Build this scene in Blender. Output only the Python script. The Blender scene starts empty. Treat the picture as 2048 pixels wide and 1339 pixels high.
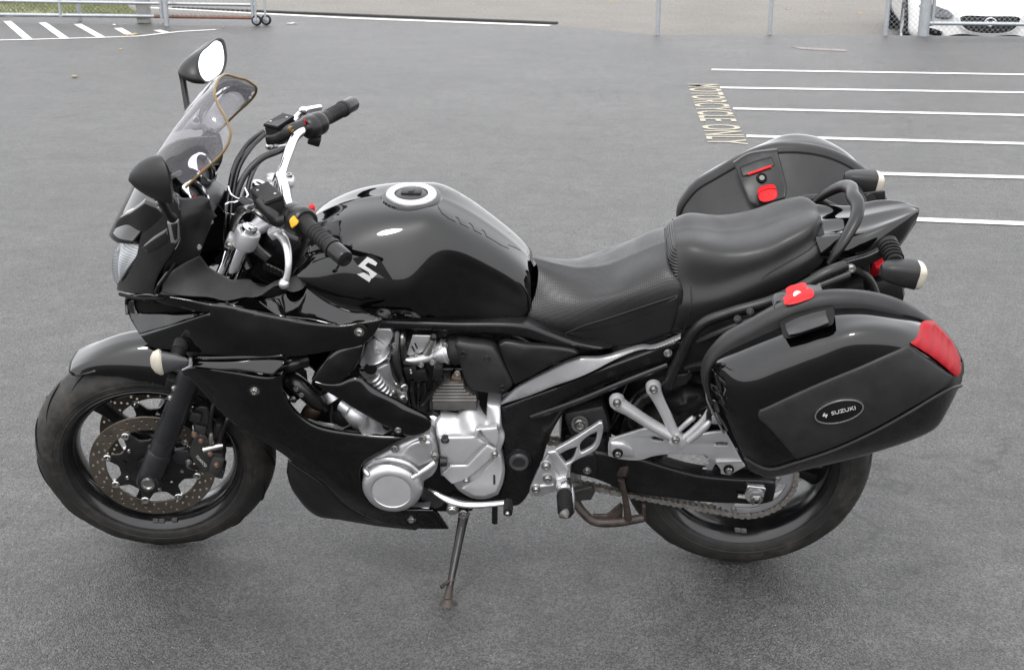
import bpy, bmesh, math, random
import numpy as np
from mathutils import Vector, Matrix
from mathutils.geometry import delaunay_2d_cdt
from mathutils.bvhtree import BVHTree
random.seed(7)
R = math.radians
C = bpy.context.scene.collection
SC = bpy.context.scene

# ------------------------------------------------------------------ camera
CAM_POS=(-0.465437,-3.167318,1.693427)
CAM_R=(0.999323,0.036768,-0.001267)
CAM_U=(-0.010889,0.328497,0.944442)
CAM_B=(0.035141,-0.943789,0.328675)
CAM_LENS=47.288
LEAN=0.20988
STEER=0.09853

cam_d = bpy.data.cameras.new('camera'); cam = bpy.data.objects.new('camera', cam_d); C.objects.link(cam)
cam.matrix_world = Matrix(((CAM_R[0], CAM_U[0], CAM_B[0], CAM_POS[0]), (CAM_R[1], CAM_U[1], CAM_B[1], CAM_POS[1]),
                           (CAM_R[2], CAM_U[2], CAM_B[2], CAM_POS[2]), (0, 0, 0, 1)))
cam_d.sensor_fit = 'HORIZONTAL'; cam_d.sensor_width = 36; cam_d.lens = CAM_LENS
cam_d.clip_start = .05; cam_d.clip_end = 2000
cam_d.dof.use_dof = True; cam_d.dof.focus_distance = 3.35; cam_d.dof.aperture_fstop = 20
SC.camera = cam

# ------------------------------------------------------------------ sky, sun, exposure
SUN_EL, SUN_AZ = R(58), R(200)      # azimuth of the sun, clockwise from +Y
wd = bpy.data.worlds.new('World'); SC.world = wd; wd.use_nodes = True
wn = wd.node_tree; wn.nodes.clear()
sky = wn.nodes.new('ShaderNodeTexSky'); sky.sky_type = 'NISHITA'; sky.sun_disc = False
sky.sun_elevation = SUN_EL; sky.sun_rotation = SUN_AZ; sky.air_density = 1.0; sky.dust_density = 6.0; sky.ozone_density = 1.0
hs = wn.nodes.new('ShaderNodeHueSaturation'); hs.inputs['Saturation'].default_value = .12
bg = wn.nodes.new('ShaderNodeBackground'); bg.inputs['Strength'].default_value = .12
wo = wn.nodes.new('ShaderNodeOutputWorld')
wn.links.new(sky.outputs[0], hs.inputs['Color']); cl = wn.nodes.new('ShaderNodeMix'); cl.data_type = 'RGBA'; cl.inputs[0].default_value = .72; cl.inputs[7].default_value = (12.5, 12.6, 12.9, 1)   # even cloud deck over the clear sky
wn.links.new(hs.outputs[0], cl.inputs[6]); wn.links.new(cl.outputs[2], bg.inputs['Color']); wn.links.new(bg.outputs[0], wo.inputs['Surface'])
sl = bpy.data.lights.new('sun', 'SUN'); sl.energy = .8; sl.angle = R(10); sl.color = (1, .97, .93)
so = bpy.data.objects.new('sun', sl); C.objects.link(so)
sd = Vector((math.sin(SUN_AZ) * math.cos(SUN_EL), math.cos(SUN_AZ) * math.cos(SUN_EL), math.sin(SUN_EL)))
so.rotation_euler = sd.to_track_quat('Z', 'Y').to_euler()
so.location = sd * 60
SC.view_settings.view_transform = 'Standard'; SC.view_settings.look = 'None'
SC.view_settings.gamma = 1; SC.view_settings.use_curve_mapping = False
SC.view_settings.exposure = 1.25
SC.render.engine = 'CYCLES'
SC.cycles.max_bounces = 8; SC.cycles.transparent_max_bounces = 16

# ------------------------------------------------------------------ materials
def mat(name):
    m = bpy.data.materials.new(name); m.use_nodes = True
    nt = m.node_tree; b = nt.nodes['Principled BSDF']
    return m, nt, b
def nd(nt, t, **kw):
    n = nt.nodes.new(t)
    for k, v in kw.items():
        if k in n.inputs: n.inputs[k].default_value = v
        else: setattr(n, k, v)
    return n
def coords(nt, scale=1):
    tc = nd(nt, 'ShaderNodeTexCoord'); mp = nd(nt, 'ShaderNodeMapping')
    mp.inputs['Scale'].default_value = (scale,) * 3 if not hasattr(scale, '__len__') else scale
    nt.links.new(tc.outputs['Object'], mp.inputs['Vector']); return mp.outputs[0]
def noise(nt, vec, scale, detail=4, rough=.6):
    n = nd(nt, 'ShaderNodeTexNoise'); n.inputs['Scale'].default_value = scale
    n.inputs['Detail'].default_value = detail; n.inputs['Roughness'].default_value = rough
    nt.links.new(vec, n.inputs['Vector']); return n.outputs[0]
def ramp(nt, fac, stops):
    r = nd(nt, 'ShaderNodeValToRGB'); e = r.color_ramp.elements
    while len(e) < len(stops): e.new(.5)
    for k, (p, col) in enumerate(stops):
        e[k].position = p; e[k].color = (*col, 1) if hasattr(col, '__len__') else (col, col, col, 1)
    nt.links.new(fac, r.inputs[0]); return r.outputs[0]
def bump(nt, b, h, strength, dist):
    n = nd(nt, 'ShaderNodeBump'); n.inputs['Strength'].default_value = strength; n.inputs['Distance'].default_value = dist
    nt.links.new(h, n.inputs['Height']); nt.links.new(n.outputs[0], b.inputs['Normal']); return n
def plain(name, col, rough=.5, metal=0, ior=1.5, spec=.5, var=.25, vscale=30, bscale=0, bdist=.0003, bstr=.5, coat=0, rvar=.1, dust=0):
    """worn surface: colour and gloss broken up by noise, optional fine relief and dust"""
    m, nt, b = mat(name)
    v = coords(nt)
    n1 = noise(nt, v, vscale, 5, .65)
    c0 = tuple(max(0, x * (1 - var)) for x in col); c1 = tuple(min(1, x * (1 + var)) for x in col)
    cc = ramp(nt, n1, [(.3, c0), (.7, c1)])
    if dust:
        n2 = noise(nt, v, 9, 6, .7)
        f = ramp(nt, n2, [(.45, 0.0), (.75, 1.0)])
        mx = nd(nt, 'ShaderNodeMix', data_type='RGBA'); mx.inputs[7].default_value = (.09, .08, .07, 1)
        ml = nd(nt, 'ShaderNodeMath', operation='MULTIPLY'); ml.inputs[1].default_value = dust
        nt.links.new(f, ml.inputs[0]); nt.links.new(ml.outputs[0], mx.inputs[0]); nt.links.new(cc, mx.inputs[6]); cc = mx.outputs[2]
    nt.links.new(cc, b.inputs['Base Color'])
    n3 = noise(nt, v, vscale * .6, 4, .6)
    rr = ramp(nt, n3, [(.3, max(.02, rough - rvar)), (.7, min(1, rough + rvar))])
    nt.links.new(rr, b.inputs['Roughness'])
    b.inputs['Metallic'].default_value = metal; b.inputs['IOR'].default_value = ior
    b.inputs['Specular IOR Level'].default_value = spec
    b.inputs['Coat Weight'].default_value = coat; b.inputs['Coat Roughness'].default_value = .03
    if bscale:
        bump(nt, b, noise(nt, v, bscale, 3, .6), bstr, bdist)
    return m
MT = {}
MT['gloss'] = plain('gloss_black_paint', (.0008, .0008, .0009), .035, ior=1.5, spec=.44, var=.2, rvar=.015, coat=0, dust=.03, vscale=14)
MT['silverline'] = plain('silver_trim_paint', (.075, .075, .078), .34, metal=.1, var=.1, rvar=.05, coat=.3)
MT['matte'] = plain('black_textured_plastic', (.012, .012, .0124), .5, spec=.3, var=.25, bscale=900, bdist=.0004, bstr=.35, rvar=.06)
MT['satin'] = plain('black_satin_plastic', (.006, .006, .0063), .36, spec=.28, var=.25, rvar=.07, bscale=300, bdist=.0002, bstr=.25)
MT['greyplastic'] = plain('charcoal_plastic', (.012, .012, .0125), .46, spec=.24, var=.15, bscale=700, bdist=.0004, bstr=.3)
MT['frame'] = plain('black_frame_paint', (.004, .004, .0045), .26, spec=.3, var=.3, rvar=.08, dust=.04)
MT['rim'] = plain('black_rim_paint', (.005, .005, .0055), .19, spec=.42, var=.3, rvar=.08, dust=.08)
MT['core'] = plain('black_engine_casting', (.006, .006, .006), .6, spec=.25, var=.4)
MT['blackmetal'] = plain('black_coated_metal', (.006, .006, .0065), .32, spec=.3, var=.3, rvar=.1, dust=.07, bscale=160, bdist=.0003)
MT['dirtymetal'] = plain('grimy_dark_metal', (.012, .0115, .011), .5, var=.4, rvar=.12, dust=.12, bscale=120, bdist=.0006)
MT['fork'] = plain('fork_slider_coating', (.010, .0105, .013), .34, metal=.2, var=.25, rvar=.08, dust=.08)
MT['alu'] = plain('cast_aluminium', (.43, .43, .44), .40, metal=.85, var=.14, rvar=.08, bscale=420, bdist=.00025, bstr=.35, vscale=18)
MT['alupaint'] = plain('silver_engine_paint', (.36, .36, .37), .42, metal=.55, var=.08, rvar=.07, bscale=520, bdist=.0002, bstr=.3, vscale=12)
MT['polished'] = plain('polished_aluminium', (.56, .56, .57), .2, metal=1, var=.1, rvar=.08, vscale=25)
MT['chrome'] = plain('chrome', (.62, .62, .64), .07, metal=1, var=.05, rvar=.04)
MT['bolt'] = plain('zinc_bolt', (.38, .375, .36), .28, metal=1, var=.2, rvar=.1)
MT['disc'] = plain('worn_brake_steel', (.13, .112, .092), .42, metal=.9, var=.25, rvar=.1, vscale=22, dust=.1)
MT['fins'] = plain('dull_grey_fins', (.09, .085, .08), .55, metal=.5, var=.2)
MT['chain'] = plain('grimy_chain', (.22, .205, .19), .5, metal=.7, var=.4, vscale=120, dust=.15)
MT['rust'] = plain('rusty_black_steel', (.022, .015, .012), .6, metal=.2, var=.9, vscale=45, bscale=150, bdist=.0006, dust=.06)
MT['hot'] = plain('heat_tinted_steel', (.07, .048, .034), .4, metal=.8, var=.6, vscale=20)
MT['rubber'] = plain('black_rubber', (.006, .006, .006), .6, spec=.22, var=.3, bscale=300, bdist=.0003)
MT['hose'] = plain('black_hose', (.004, .004, .0045), .3, var=.2)
MT['podgrey'] = plain('sky_grey_signal_plastic', (.03, .03, .032), .35, var=.1)  # base colour lifted to stand in for sky reflection on the front signals
MT['red'] = plain('red_plastic', (.46, .004, .007), .5, spec=.2, var=.1)
MT['yellow'] = plain('yellow_plastic', (.50, .26, .003), .4, var=.1)
MT['white'] = plain('white_decal', (.30, .30, .30), .35, var=.05)
MT['offwhite'] = plain('white_plastic', (.34, .34, .33), .4, var=.05)
MT['gold'] = plain('amber_rubber_trim', (.10, .06, .012), .4, var=.25)
MT['dial'] = plain('gauge_face', (.03, .03, .034), .3, var=.1)
MT['seal'] = plain('dark_gap', (.004, .004, .004), .7, spec=.12, var=.1)
def tyre_mat():
    m, nt, b = mat('tyre_rubber'); v = coords(nt)
    a = noise(nt, v, 7, 6, .7); f = noise(nt, v, 60, 4, .6)
    mx = nd(nt, 'ShaderNodeMath', operation='ADD'); nt.links.new(a, mx.inputs[0])
    ml = nd(nt, 'ShaderNodeMath', operation='MULTIPLY'); ml.inputs[1].default_value = .35; nt.links.new(f, ml.inputs[0]); nt.links.new(ml.outputs[0], mx.inputs[1])
    nt.links.new(ramp(nt, mx.outputs[0], [(.45, (.005, .0049, .0048)), (.70, (.012, .0113, .0105)), (.92, (.036, .031, .026))]), b.inputs['Base Color'])
    nt.links.new(ramp(nt, f, [(.3, .5), (.7, .75)]), b.inputs['Roughness'])
    b.inputs['Specular IOR Level'].default_value = .3; bump(nt, b, noise(nt, v, 260, 3, .6), .3, .0004); return m
MT['tyre'] = tyre_mat()
def vinyl(name, grain):
    m, nt, b = mat(name); v = coords(nt)
    if grain == 'dots':
        vo = nd(nt, 'ShaderNodeTexVoronoi', feature='F1'); vo.inputs['Scale'].default_value = 230; vo.inputs['Randomness'].default_value = .1
        nt.links.new(v, vo.inputs['Vector']); bump(nt, b, vo.outputs['Distance'], .5, .0010)
    elif grain == 'ribs':
        mp = coords(nt, (1, 1, 1)); w = nd(nt, 'ShaderNodeTexWave', bands_direction='Z'); w.inputs['Scale'].default_value = 52; w.inputs['Distortion'].default_value = 0
        nt.links.new(mp, w.inputs['Vector']); bump(nt, b, w.outputs[1], .8, .0018)
    else:
        bump(nt, b, noise(nt, v, 420, 4, .7), .35, .0006)
    nt.links.new(ramp(nt, noise(nt, v, 8, 5, .6), [(.3, (.0065, .0065, .0068)), (.75, (.011, .011, .0113))]), b.inputs['Base Color'])
    nt.links.new(ramp(nt, noise(nt, v, 14, 5, .6), [(.3, .34), (.7, .48)]), b.inputs['Roughness'])
    b.inputs['Specular IOR Level'].default_value = .30
    return m
MT['seatdot'] = vinyl('seat_vinyl_dotted', 'dots'); MT['seatrib'] = vinyl('seat_vinyl_ribbed', 'ribs'); MT['seat'] = vinyl('seat_vinyl_plain', 'grain')
def lens(name, tint, refl=.06, fac=.8):
    """thin clear plastic: see-through tint with a Fresnel gloss"""
    m, nt, b = mat(name); nt.nodes.remove(b)
    t = nd(nt, 'ShaderNodeBsdfTransparent'); t.inputs[0].default_value = (*tint, 1)
    gl = nd(nt, 'ShaderNodeBsdfGlossy'); gl.inputs['Roughness'].default_value = .03
    fr = nd(nt, 'ShaderNodeFresnel'); fr.inputs[0].default_value = 1.5
    ms = nd(nt, 'ShaderNodeMixShader'); nt.links.new(fr.outputs[0], ms.inputs[0]); nt.links.new(t.outputs[0], ms.inputs[1]); nt.links.new(gl.outputs[0], ms.inputs[2])
    nt.links.new(ms.outputs[0], nt.nodes['Material Output'].inputs[0]); return m
MT['screen'] = lens('smoked_screen', (.93, .92, .95))
def haze_screen(m):
    nt = m.node_tree; out = nt.nodes['Material Output']; src = out.inputs[0].links[0].from_socket
    df = nd(nt, 'ShaderNodeBsdfTranslucent'); df.inputs[0].default_value = (.34, .335, .36, 1); d2 = nd(nt, 'ShaderNodeBsdfDiffuse'); d2.inputs[0].default_value = (.30, .295, .32, 1)
    a = nd(nt, 'ShaderNodeMixShader'); a.inputs[0].default_value = .5; nt.links.new(df.outputs[0], a.inputs[1]); nt.links.new(d2.outputs[0], a.inputs[2])
    k = nd(nt, 'ShaderNodeMixShader'); k.inputs[0].default_value = .20; nt.links.new(src, k.inputs[1]); nt.links.new(a.outputs[0], k.inputs[2]); nt.links.new(k.outputs[0], out.inputs[0])
haze_screen(MT['screen'])
MT['clear'] = lens('clear_lens', (.93, .94, .95))
def mirror_mat():
    m, nt, b = mat('mirror_glass'); b.inputs['Base Color'].default_value = (.86, .87, .88, 1); b.inputs['Metallic'].default_value = 1; b.inputs['Roughness'].default_value = .02; return m
MT['mirror'] = mirror_mat()
def fluted(name, col, scale, rough=.2, trans=0, direction='Z'):
    m, nt, b = mat(name); v = coords(nt)
    w = nd(nt, 'ShaderNodeTexWave', bands_direction=direction); w.inputs['Scale'].default_value = scale; nt.links.new(v, w.inputs['Vector'])
    bump(nt, b, w.outputs[1], .35, .0006)
    nt.links.new(ramp(nt, w.outputs[1], [(.2, tuple(x * .6 for x in col)), (.8, col)]), b.inputs['Base Color'])
    b.inputs['Roughness'].default_value = rough; b.inputs['Specular IOR Level'].default_value = .5 if rough < .4 else .2; return m
MT['fluted'] = fluted('fluted_lamp_lens', (.72, .73, .74), 46, .15)
MT['signal'] = fluted('pale_signal_lens', (.40, .37, .31), 120, .25, direction='X')
MT['redlens'] = fluted('red_reflector_lens', (.25, .002, .007), 190, .5, direction='X')

# ------------------------------------------------------------------ geometry helpers (every mesh is a (verts, faces) pair)
def crv(pts, n, closed=False):
    """Catmull-Rom through pts, resampled evenly to n points"""
    P = np.array(pts, float); k = len(P)
    if k == 2: return [tuple(P[0] + (P[1] - P[0]) * t) for t in np.linspace(0, 1, n)]
    if closed: Q = np.vstack([P[-1], P, P[0], P[1]]); seg = k
    else: Q = np.vstack([2 * P[0] - P[1], P, 2 * P[-1] - P[-2]]); seg = k - 1
    D = []
    for i in range(seg):
        p0, p1, p2, p3 = Q[i:i + 4]
        t0 = 0; t1 = t0 + max(np.linalg.norm(p1 - p0), 1e-6) ** .5; t2 = t1 + max(np.linalg.norm(p2 - p1), 1e-6) ** .5; t3 = t2 + max(np.linalg.norm(p3 - p2), 1e-6) ** .5
        for t in np.linspace(t1, t2, 13)[:-1]:
            a1 = (t1 - t) / (t1 - t0) * p0 + (t - t0) / (t1 - t0) * p1; a2 = (t2 - t) / (t2 - t1) * p1 + (t - t1) / (t2 - t1) * p2; a3 = (t3 - t) / (t3 - t2) * p2 + (t - t2) / (t3 - t2) * p3
            b1 = (t2 - t) / (t2 - t0) * a1 + (t - t0) / (t2 - t0) * a2; b2 = (t3 - t) / (t3 - t1) * a2 + (t - t1) / (t3 - t1) * a3
            D.append((t2 - t) / (t2 - t1) * b1 + (t - t1) / (t2 - t1) * b2)
    D.append(P[0] if closed else P[-1]); D = np.array(D)
    L = np.concatenate([[0], np.cumsum(np.linalg.norm(np.diff(D, axis=0), axis=1))])
    tt = np.linspace(0, L[-1], n + 1)[:-1] if closed else np.linspace(0, L[-1], n)
    return [tuple(np.array([np.interp(t, L, D[:, j]) for j in range(D.shape[1])])) for t in tt]
def outline(pts, step, corner=38):
    """closed outline: smooth between corners sharper than `corner` degrees, evenly resampled"""
    P = [np.array(p, float) for p in pts]; k = len(P); cs = []
    for i in range(k):
        a = P[i] - P[i - 1]; b = P[(i + 1) % k] - P[i]
        d = np.dot(a, b) / max(1e-9, np.linalg.norm(a) * np.linalg.norm(b))
        if math.degrees(math.acos(max(-1, min(1, d)))) > corner: cs.append(i)
    if not cs:
        per = sum(np.linalg.norm(P[i] - P[i - 1]) for i in range(k)); return crv(P, max(8, int(per / step)), True)
    out = []
    for a, i in enumerate(cs):
        j = cs[(a + 1) % len(cs)]
        idx = [i]
        while True:
            idx.append((idx[-1] + 1) % k)
            if idx[-1] == j: break
        seg = [P[q] for q in idx]; ln = sum(np.linalg.norm(seg[q + 1] - seg[q]) for q in range(len(seg) - 1))
        out += crv(seg, max(2, int(ln / step) + 1))[:-1]
    return out
def join(*ms):
    V, F = [], []
    for v, f in ms:
        o = len(V); V += list(v); F += [tuple(i + o for i in q) for q in f]
    return V, F
def flipy(m): return [(x, -y, z) for x, y, z in m[0]], [tuple(reversed(f)) for f in m[1]]
class Pair(tuple): pass
def both(m): return Pair((m, flipy(m)))     # left and right piece, each its own object
def xf(m, M): return [tuple(M @ Vector(v)) for v in m[0]], m[1]
def frame_of(d):
    d = Vector(d).normalized(); a = Vector((0, 0, 1)) if abs(d.z) < .9 else Vector((1, 0, 0))
    u = d.cross(a).normalized(); return u, d.cross(u).normalized(), d
def tube(pts, r, n=12, caps=True, smooth=True, seg=0, flat=(1, 1)):
    P = [Vector(p) for p in pts]
    rs = list(r) if hasattr(r, '__len__') else [r] * len(P)
    if smooth and len(P) > 2:
        seg = seg or max(12, len(P) * 6)
        Q = crv([(*p, q) for p, q in zip(P, rs)], seg); P = [Vector(q[:3]) for q in Q]; rs = [q[3] for q in Q]
    V, F = [], []; u = None
    for i, p in enumerate(P):
        d = (P[min(i + 1, len(P) - 1)] - P[max(i - 1, 0)]).normalized()
        if u is None: u, v, _ = frame_of(d)
        else:
            u = (u - d * u.dot(d)).normalized(); v = d.cross(u)
        for k in range(n):
            a = 2 * math.pi * k / n; V.append(tuple(p + (u * math.cos(a) * flat[0] + v * math.sin(a) * flat[1]) * rs[i]))
    for i in range(len(P) - 1):
        for k in range(n): F.append((i * n + k, i * n + (k + 1) % n, (i + 1) * n + (k + 1) % n, (i + 1) * n + k))
    if caps: F.append(tuple(reversed(range(n)))); F.append(tuple(range(len(V) - n, len(V))))
    return V, F
def lathe(prof, c, axis, n=32, a0=0, a1=2 * math.pi):
    """profile [(radius, height along axis)] turned round the axis through c"""
    u, v, d = frame_of(axis); c = Vector(c); V, F = [], []; full = abs(a1 - a0 - 2 * math.pi) < 1e-6
    m = n if full else n + 1
    for k in range(m):
        a = a0 + (a1 - a0) * k / n; e = u * math.cos(a) + v * math.sin(a)
        for r, h in prof: V.append(tuple(c + e * r + d * h))
    p = len(prof)
    for k in range(n):
        for i in range(p - 1): F.append((k * p + i, ((k + 1) % m) * p + i, ((k + 1) % m) * p + i + 1, k * p + i + 1))
    return V, F
def lathe_y(prof, c, n=64): return lathe(prof, c, (0, 1, 0), n)
def bolt(c, d, r, h=None, n=14):
    h = h or r * .8
    return lathe([(0, h * .75), (r * .42, h * .75), (r * .5, h), (r * .8, h), (r, h * .6), (r, 0), (r * 1.35, 0), (r * 1.35, -h * .4)], c, d, n)
def rbox(c, s, rot=None, bev=.004, seg=2, taper=None):
    bm = bmesh.new(); bmesh.ops.create_cube(bm, size=1)
    for v in bm.verts:
        f = 1 if not taper else (taper if v.co.z > 0 else 1)
        v.co = Vector((v.co.x * s[0] * f, v.co.y * s[1] * f, v.co.z * s[2]))
    if bev: bmesh.ops.bevel(bm, geom=list(bm.edges), offset=bev, segments=seg, affect='EDGES', profile=.5)
    M = (rot.to_4x4() if rot is not None else Matrix.Identity(4)); M = Matrix.Translation(c) @ M
    bm.verts.ensure_lookup_table(); V = [tuple(M @ v.co) for v in bm.verts]; F = [tuple(v.index for v in f.verts) for f in bm.faces]
    bm.free(); return V, F
def ang(y, deg): return Matrix.Rotation(R(deg), 3, y)
def plate(loops, y0, y1, bev=.0015, bres=2):
    """flat slab between the planes Y=y0 and Y=y1; loops of (x, z), the first the outline, the others holes"""
    cu = bpy.data.curves.new('tmp', 'CURVE'); cu.dimensions = '2D'; cu.fill_mode = 'BOTH'
    t = abs(y1 - y0) / 2; bev = min(bev, t * .9)
    cu.extrude = t - bev; cu.bevel_depth = bev; cu.bevel_resolution = bres; cu.offset = -bev
    for lp in loops:
        s = cu.splines.new('POLY'); s.points.add(len(lp) - 1); s.use_cyclic_u = True
        for q, p in zip(s.points, lp): q.co = (p[0], p[-1], 0, 1)
    o = bpy.data.objects.new('tmp', cu); me = bpy.data.meshes.new_from_object(o)
    ym = (y0 + y1) / 2
    V = [(v.co.x, ym - v.co.z, v.co.y) for v in me.vertices]; F = [tuple(p.vertices) for p in me.polygons]
    bpy.data.objects.remove(o); bpy.data.curves.remove(cu); bpy.data.meshes.remove(me)
    return V, F
def circ2(x, z, r, n=10, a0=0): return [(x + r * math.cos(a0 + 2 * math.pi * k / n), z + r * math.sin(a0 + 2 * math.pi * k / n)) for k in range(n)]
def tps(P, y):
    P = np.array(P, float); y = np.array(y, float); n = len(P)
    def U(r2): return np.where(r2 > 1e-12, r2 * np.log(np.maximum(r2, 1e-12)), 0)
    K = U(((P[:, None] - P[None]) ** 2).sum(-1)) + np.eye(n) * 2e-5
    A = np.zeros((n + 3, n + 3)); A[:n, :n] = K; A[:n, n] = 1; A[:n, n + 1:] = P; A[n, :n] = 1; A[n + 1:, :n] = P.T
    s = np.linalg.solve(A, np.concatenate([y, [0, 0, 0]]))
    def f(Q):
        Q = np.array(Q, float); return U(((Q[:, None] - P[None]) ** 2).sum(-1)) @ s[:n] + s[n] + Q @ s[n + 1:]
    return f
def panel(out, ctrl=(), thick=.004, rnd=.004, step=.008, corner=38, back=None, yfun=None):
    """curved body panel: an outline of (x, y, z), extra surface points `ctrl`, edges rolled by `rnd`, wall `thick`"""
    O = outline(out, step, corner)
    pts = [(p[0], p[2]) for p in out] + [(p[0], p[2]) for p in ctrl]
    ys = [p[1] for p in out] + [p[1] for p in ctrl]
    # merge nearly equal points
    keep = [];
    for i, p in enumerate(pts):
        if all((p[0] - pts[j][0]) ** 2 + (p[1] - pts[j][1]) ** 2 > 1e-6 for j in keep): keep.append(i)
    f = yfun or tps([pts[i] for i in keep], [ys[i] for i in keep])
    o2 = np.array([(p[0], p[2]) for p in O]); no = len(o2)
    lo, hi = o2.min(0), o2.max(0)
    A = o2; B = np.roll(o2, -1, 0); AB = B - A; ab2 = np.maximum((AB ** 2).sum(1), 1e-12)
    def dist(Q):
        t = np.clip(((Q[:, None] - A[None]) * AB[None]).sum(-1) / ab2[None], 0, 1)
        return np.sqrt(((A[None] + t[..., None] * AB[None] - Q[:, None]) ** 2).sum(-1)).min(1)
    gx = np.arange(lo[0] + step * .37, hi[0], step); gz = np.arange(lo[1] + step * .41, hi[1], step)
    Q = np.array([(x + (step * .5 if k % 2 else 0), z) for k, z in enumerate(gz) for x in gx])
    inner = []
    if len(Q):
        d = dist(Q); Q = Q[d > rnd + step * .4]
    if rnd > 0:
        # rings that carry the rolled edge
        area = (A[:, 0] * B[:, 1] - B[:, 0] * A[:, 1]).sum(); sgn_ = 1 if area > 0 else -1
        nrm = np.stack([-AB[:, 1], AB[:, 0]], 1) / np.sqrt(ab2)[:, None] * sgn_
        vn = nrm + np.roll(nrm, 1, 0); vn /= np.maximum(np.linalg.norm(vn, axis=1), 1e-6)[:, None]
        mit = 1 / np.clip((vn * nrm).sum(1), .55, 1)
        rings = []
        for off in (rnd * .12, rnd * .42, rnd):
            r_ = A + vn * (off * mit)[:, None]; rings.append(r_[dist(r_) > off * .93])
        rings = np.vstack(rings); Q = np.vstack([Q, rings]) if len(Q) else rings
    allp = [Vector(p) for p in o2] + [Vector(q) for q in Q]
    vo, _, fo, _, _, _ = delaunay_2d_cdt(allp, [], [list(range(no))], 1, 1e-7)
    V2 = np.array([tuple(v) for v in vo]); F = [tuple(t) for t in fo]
    y = f(V2); d = dist(V2); d[d < 1e-7] = 0
    if rnd > 0:
        e = np.clip(d, 0, rnd); y = y + (rnd - np.sqrt(np.maximum(rnd ** 2 - (rnd - e) ** 2, 0))) * np.sign(-y.mean()) * 1.0
    # orientation: outer side faces -Y when the panel is on the left
    left = y.mean() < 0
    n = len(V2); V = [(p[0], yy, p[1]) for p, yy in zip(V2, y)]
    F2 = []
    for t in F:
        a = sum(V2[t[i]][0] * V2[t[(i + 1) % 3]][1] - V2[t[(i + 1) % 3]][0] * V2[t[i]][1] for i in range(3))
        F2.append(t if (a > 0) == left else tuple(reversed(t)))
    sgn = 1 if left else -1
    V += [(p[0], back if back is not None else yy + sgn * thick, p[1]) for p, yy in zip(V2, y)]
    G = list(F2) + [tuple(i + n for i in reversed(t)) for t in F2]
    cnt = {}
    for t in F2:
        for i in range(3):
            a, b = t[i], t[(i + 1) % 3]; cnt[(a, b)] = cnt.get((a, b), 0) + 1
    for (a, b) in cnt:
        if (b, a) not in cnt: G.append((b, a, a + n, b + n))
    return V, G
def loft(rows, nu=30, nv=24, mirror=True, thick=0, closed=False):
    """smooth skin through rows of points; rows run front to back, the first on the centre line when mirrored"""
    if len({len(r) for r in rows}) == 1:
        k = len(rows[0]); t = np.linspace(0, k - 1, nu)
        def by_index(r):
            P = np.array(r, float); Q = np.vstack([2 * P[0] - P[1], P, 2 * P[-1] - P[-2]]); out = []
            for u in t:
                i = min(int(u), k - 2); f = u - i; p0, p1, p2, p3 = Q[i:i + 4]
                out.append(tuple(.5 * (2 * p1 + (p2 - p0) * f + (2 * p0 - 5 * p1 + 4 * p2 - p3) * f * f + (3 * p1 - p0 - 3 * p2 + p3) * f ** 3)))
            return out
        Rr = [by_index(r) for r in rows]
    else: Rr = [crv(r, nu) for r in rows]
    cols = [crv([Rr[j][i] for j in range(len(Rr))], nv, closed) for i in range(nu)]
    m = len(cols[0]); V = [p for col in cols for p in col]; F = []
    for i in range(nu - 1):
        for j in range(m if closed else m - 1): F.append((i * m + j, i * m + (j + 1) % m, (i + 1) * m + (j + 1) % m, (i + 1) * m + j))
    if mirror:
        V2 = [(x, -y, z) for x, y, z in V]; o = len(V); F += [tuple(q + o for q in reversed(f)) for f in F]; V = V + V2
    return V, F
STM = None
def steer_matrix():
    ax = Vector((math.sin(R(25.3)), 0, math.cos(R(25.3)))); p = Vector((-1.485 - .104, 0, 0))
    return Matrix.Translation(p) @ Matrix.Rotation(STEER, 4, ax) @ Matrix.Translation(-p)
STM = steer_matrix()
XOFF = .74
def link(name, m, material, parent=None, sharp=35, steer=False, weld=True, subsurf=0, solid=0):
    V, F = m
    if steer: V = [tuple(STM @ Vector(v)) for v in V]
    me = bpy.data.meshes.new(name); me.from_pydata([tuple(map(float, v)) for v in V], [], F)
    if weld:
        bm = bmesh.new(); bm.from_mesh(me); bmesh.ops.remove_doubles(bm, verts=bm.verts, dist=2e-5)
        bmesh.ops.recalc_face_normals(bm, faces=bm.faces); bm.to_mesh(me); bm.free()
    me.validate(); me.shade_smooth(); me.set_sharp_from_angle(angle=R(sharp)); me.update()
    o = bpy.data.objects.new(name, me); C.objects.link(o)
    me.materials.append(MT[material] if isinstance(material, str) else material)
    if parent is not None: o.parent = parent
    if solid:
        md = o.modifiers.new('wall', 'SOLIDIFY'); md.thickness = solid; md.offset = 0
    if subsurf:
        md = o.modifiers.new('smooth', 'SUBSURF'); md.levels = subsurf; md.render_levels = subsurf
    return o
def empty(name, loc=(0, 0, 0), rot=(0, 0, 0)):
    o = bpy.data.objects.new(name, None); o.empty_display_size = .2; C.objects.link(o); o.location = loc; o.rotation_euler = rot; return o
def tag(o, label, cat, group=None, kind=None):
    if label: o['label'] = label
    if cat: o['category'] = cat
    if group: o['group'] = group
    if kind: o['kind'] = kind
    return o
BIKE = tag(empty('motorcycle', (-XOFF, 0, .0015), (LEAN, 0, 0)), 'black sport touring motorcycle with hard side cases leaning on its side stand', 'motorcycle')
def part(name, m, material, parent=None, **kw):
    """a part of the motorcycle (or a sub-part when parent is given), in the frame of the upright bike"""
    if isinstance(m, Pair):
        o = part(name, m[0], material, parent, **kw); part(name, m[1], material, parent, **kw); return o
    label = kw.pop('label', None)
    o = link(name, m, material, parent or BIKE, **kw)
    if parent is None: o.location = (XOFF, 0, 0)
    if label: o['label'] = label
    return o

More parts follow.
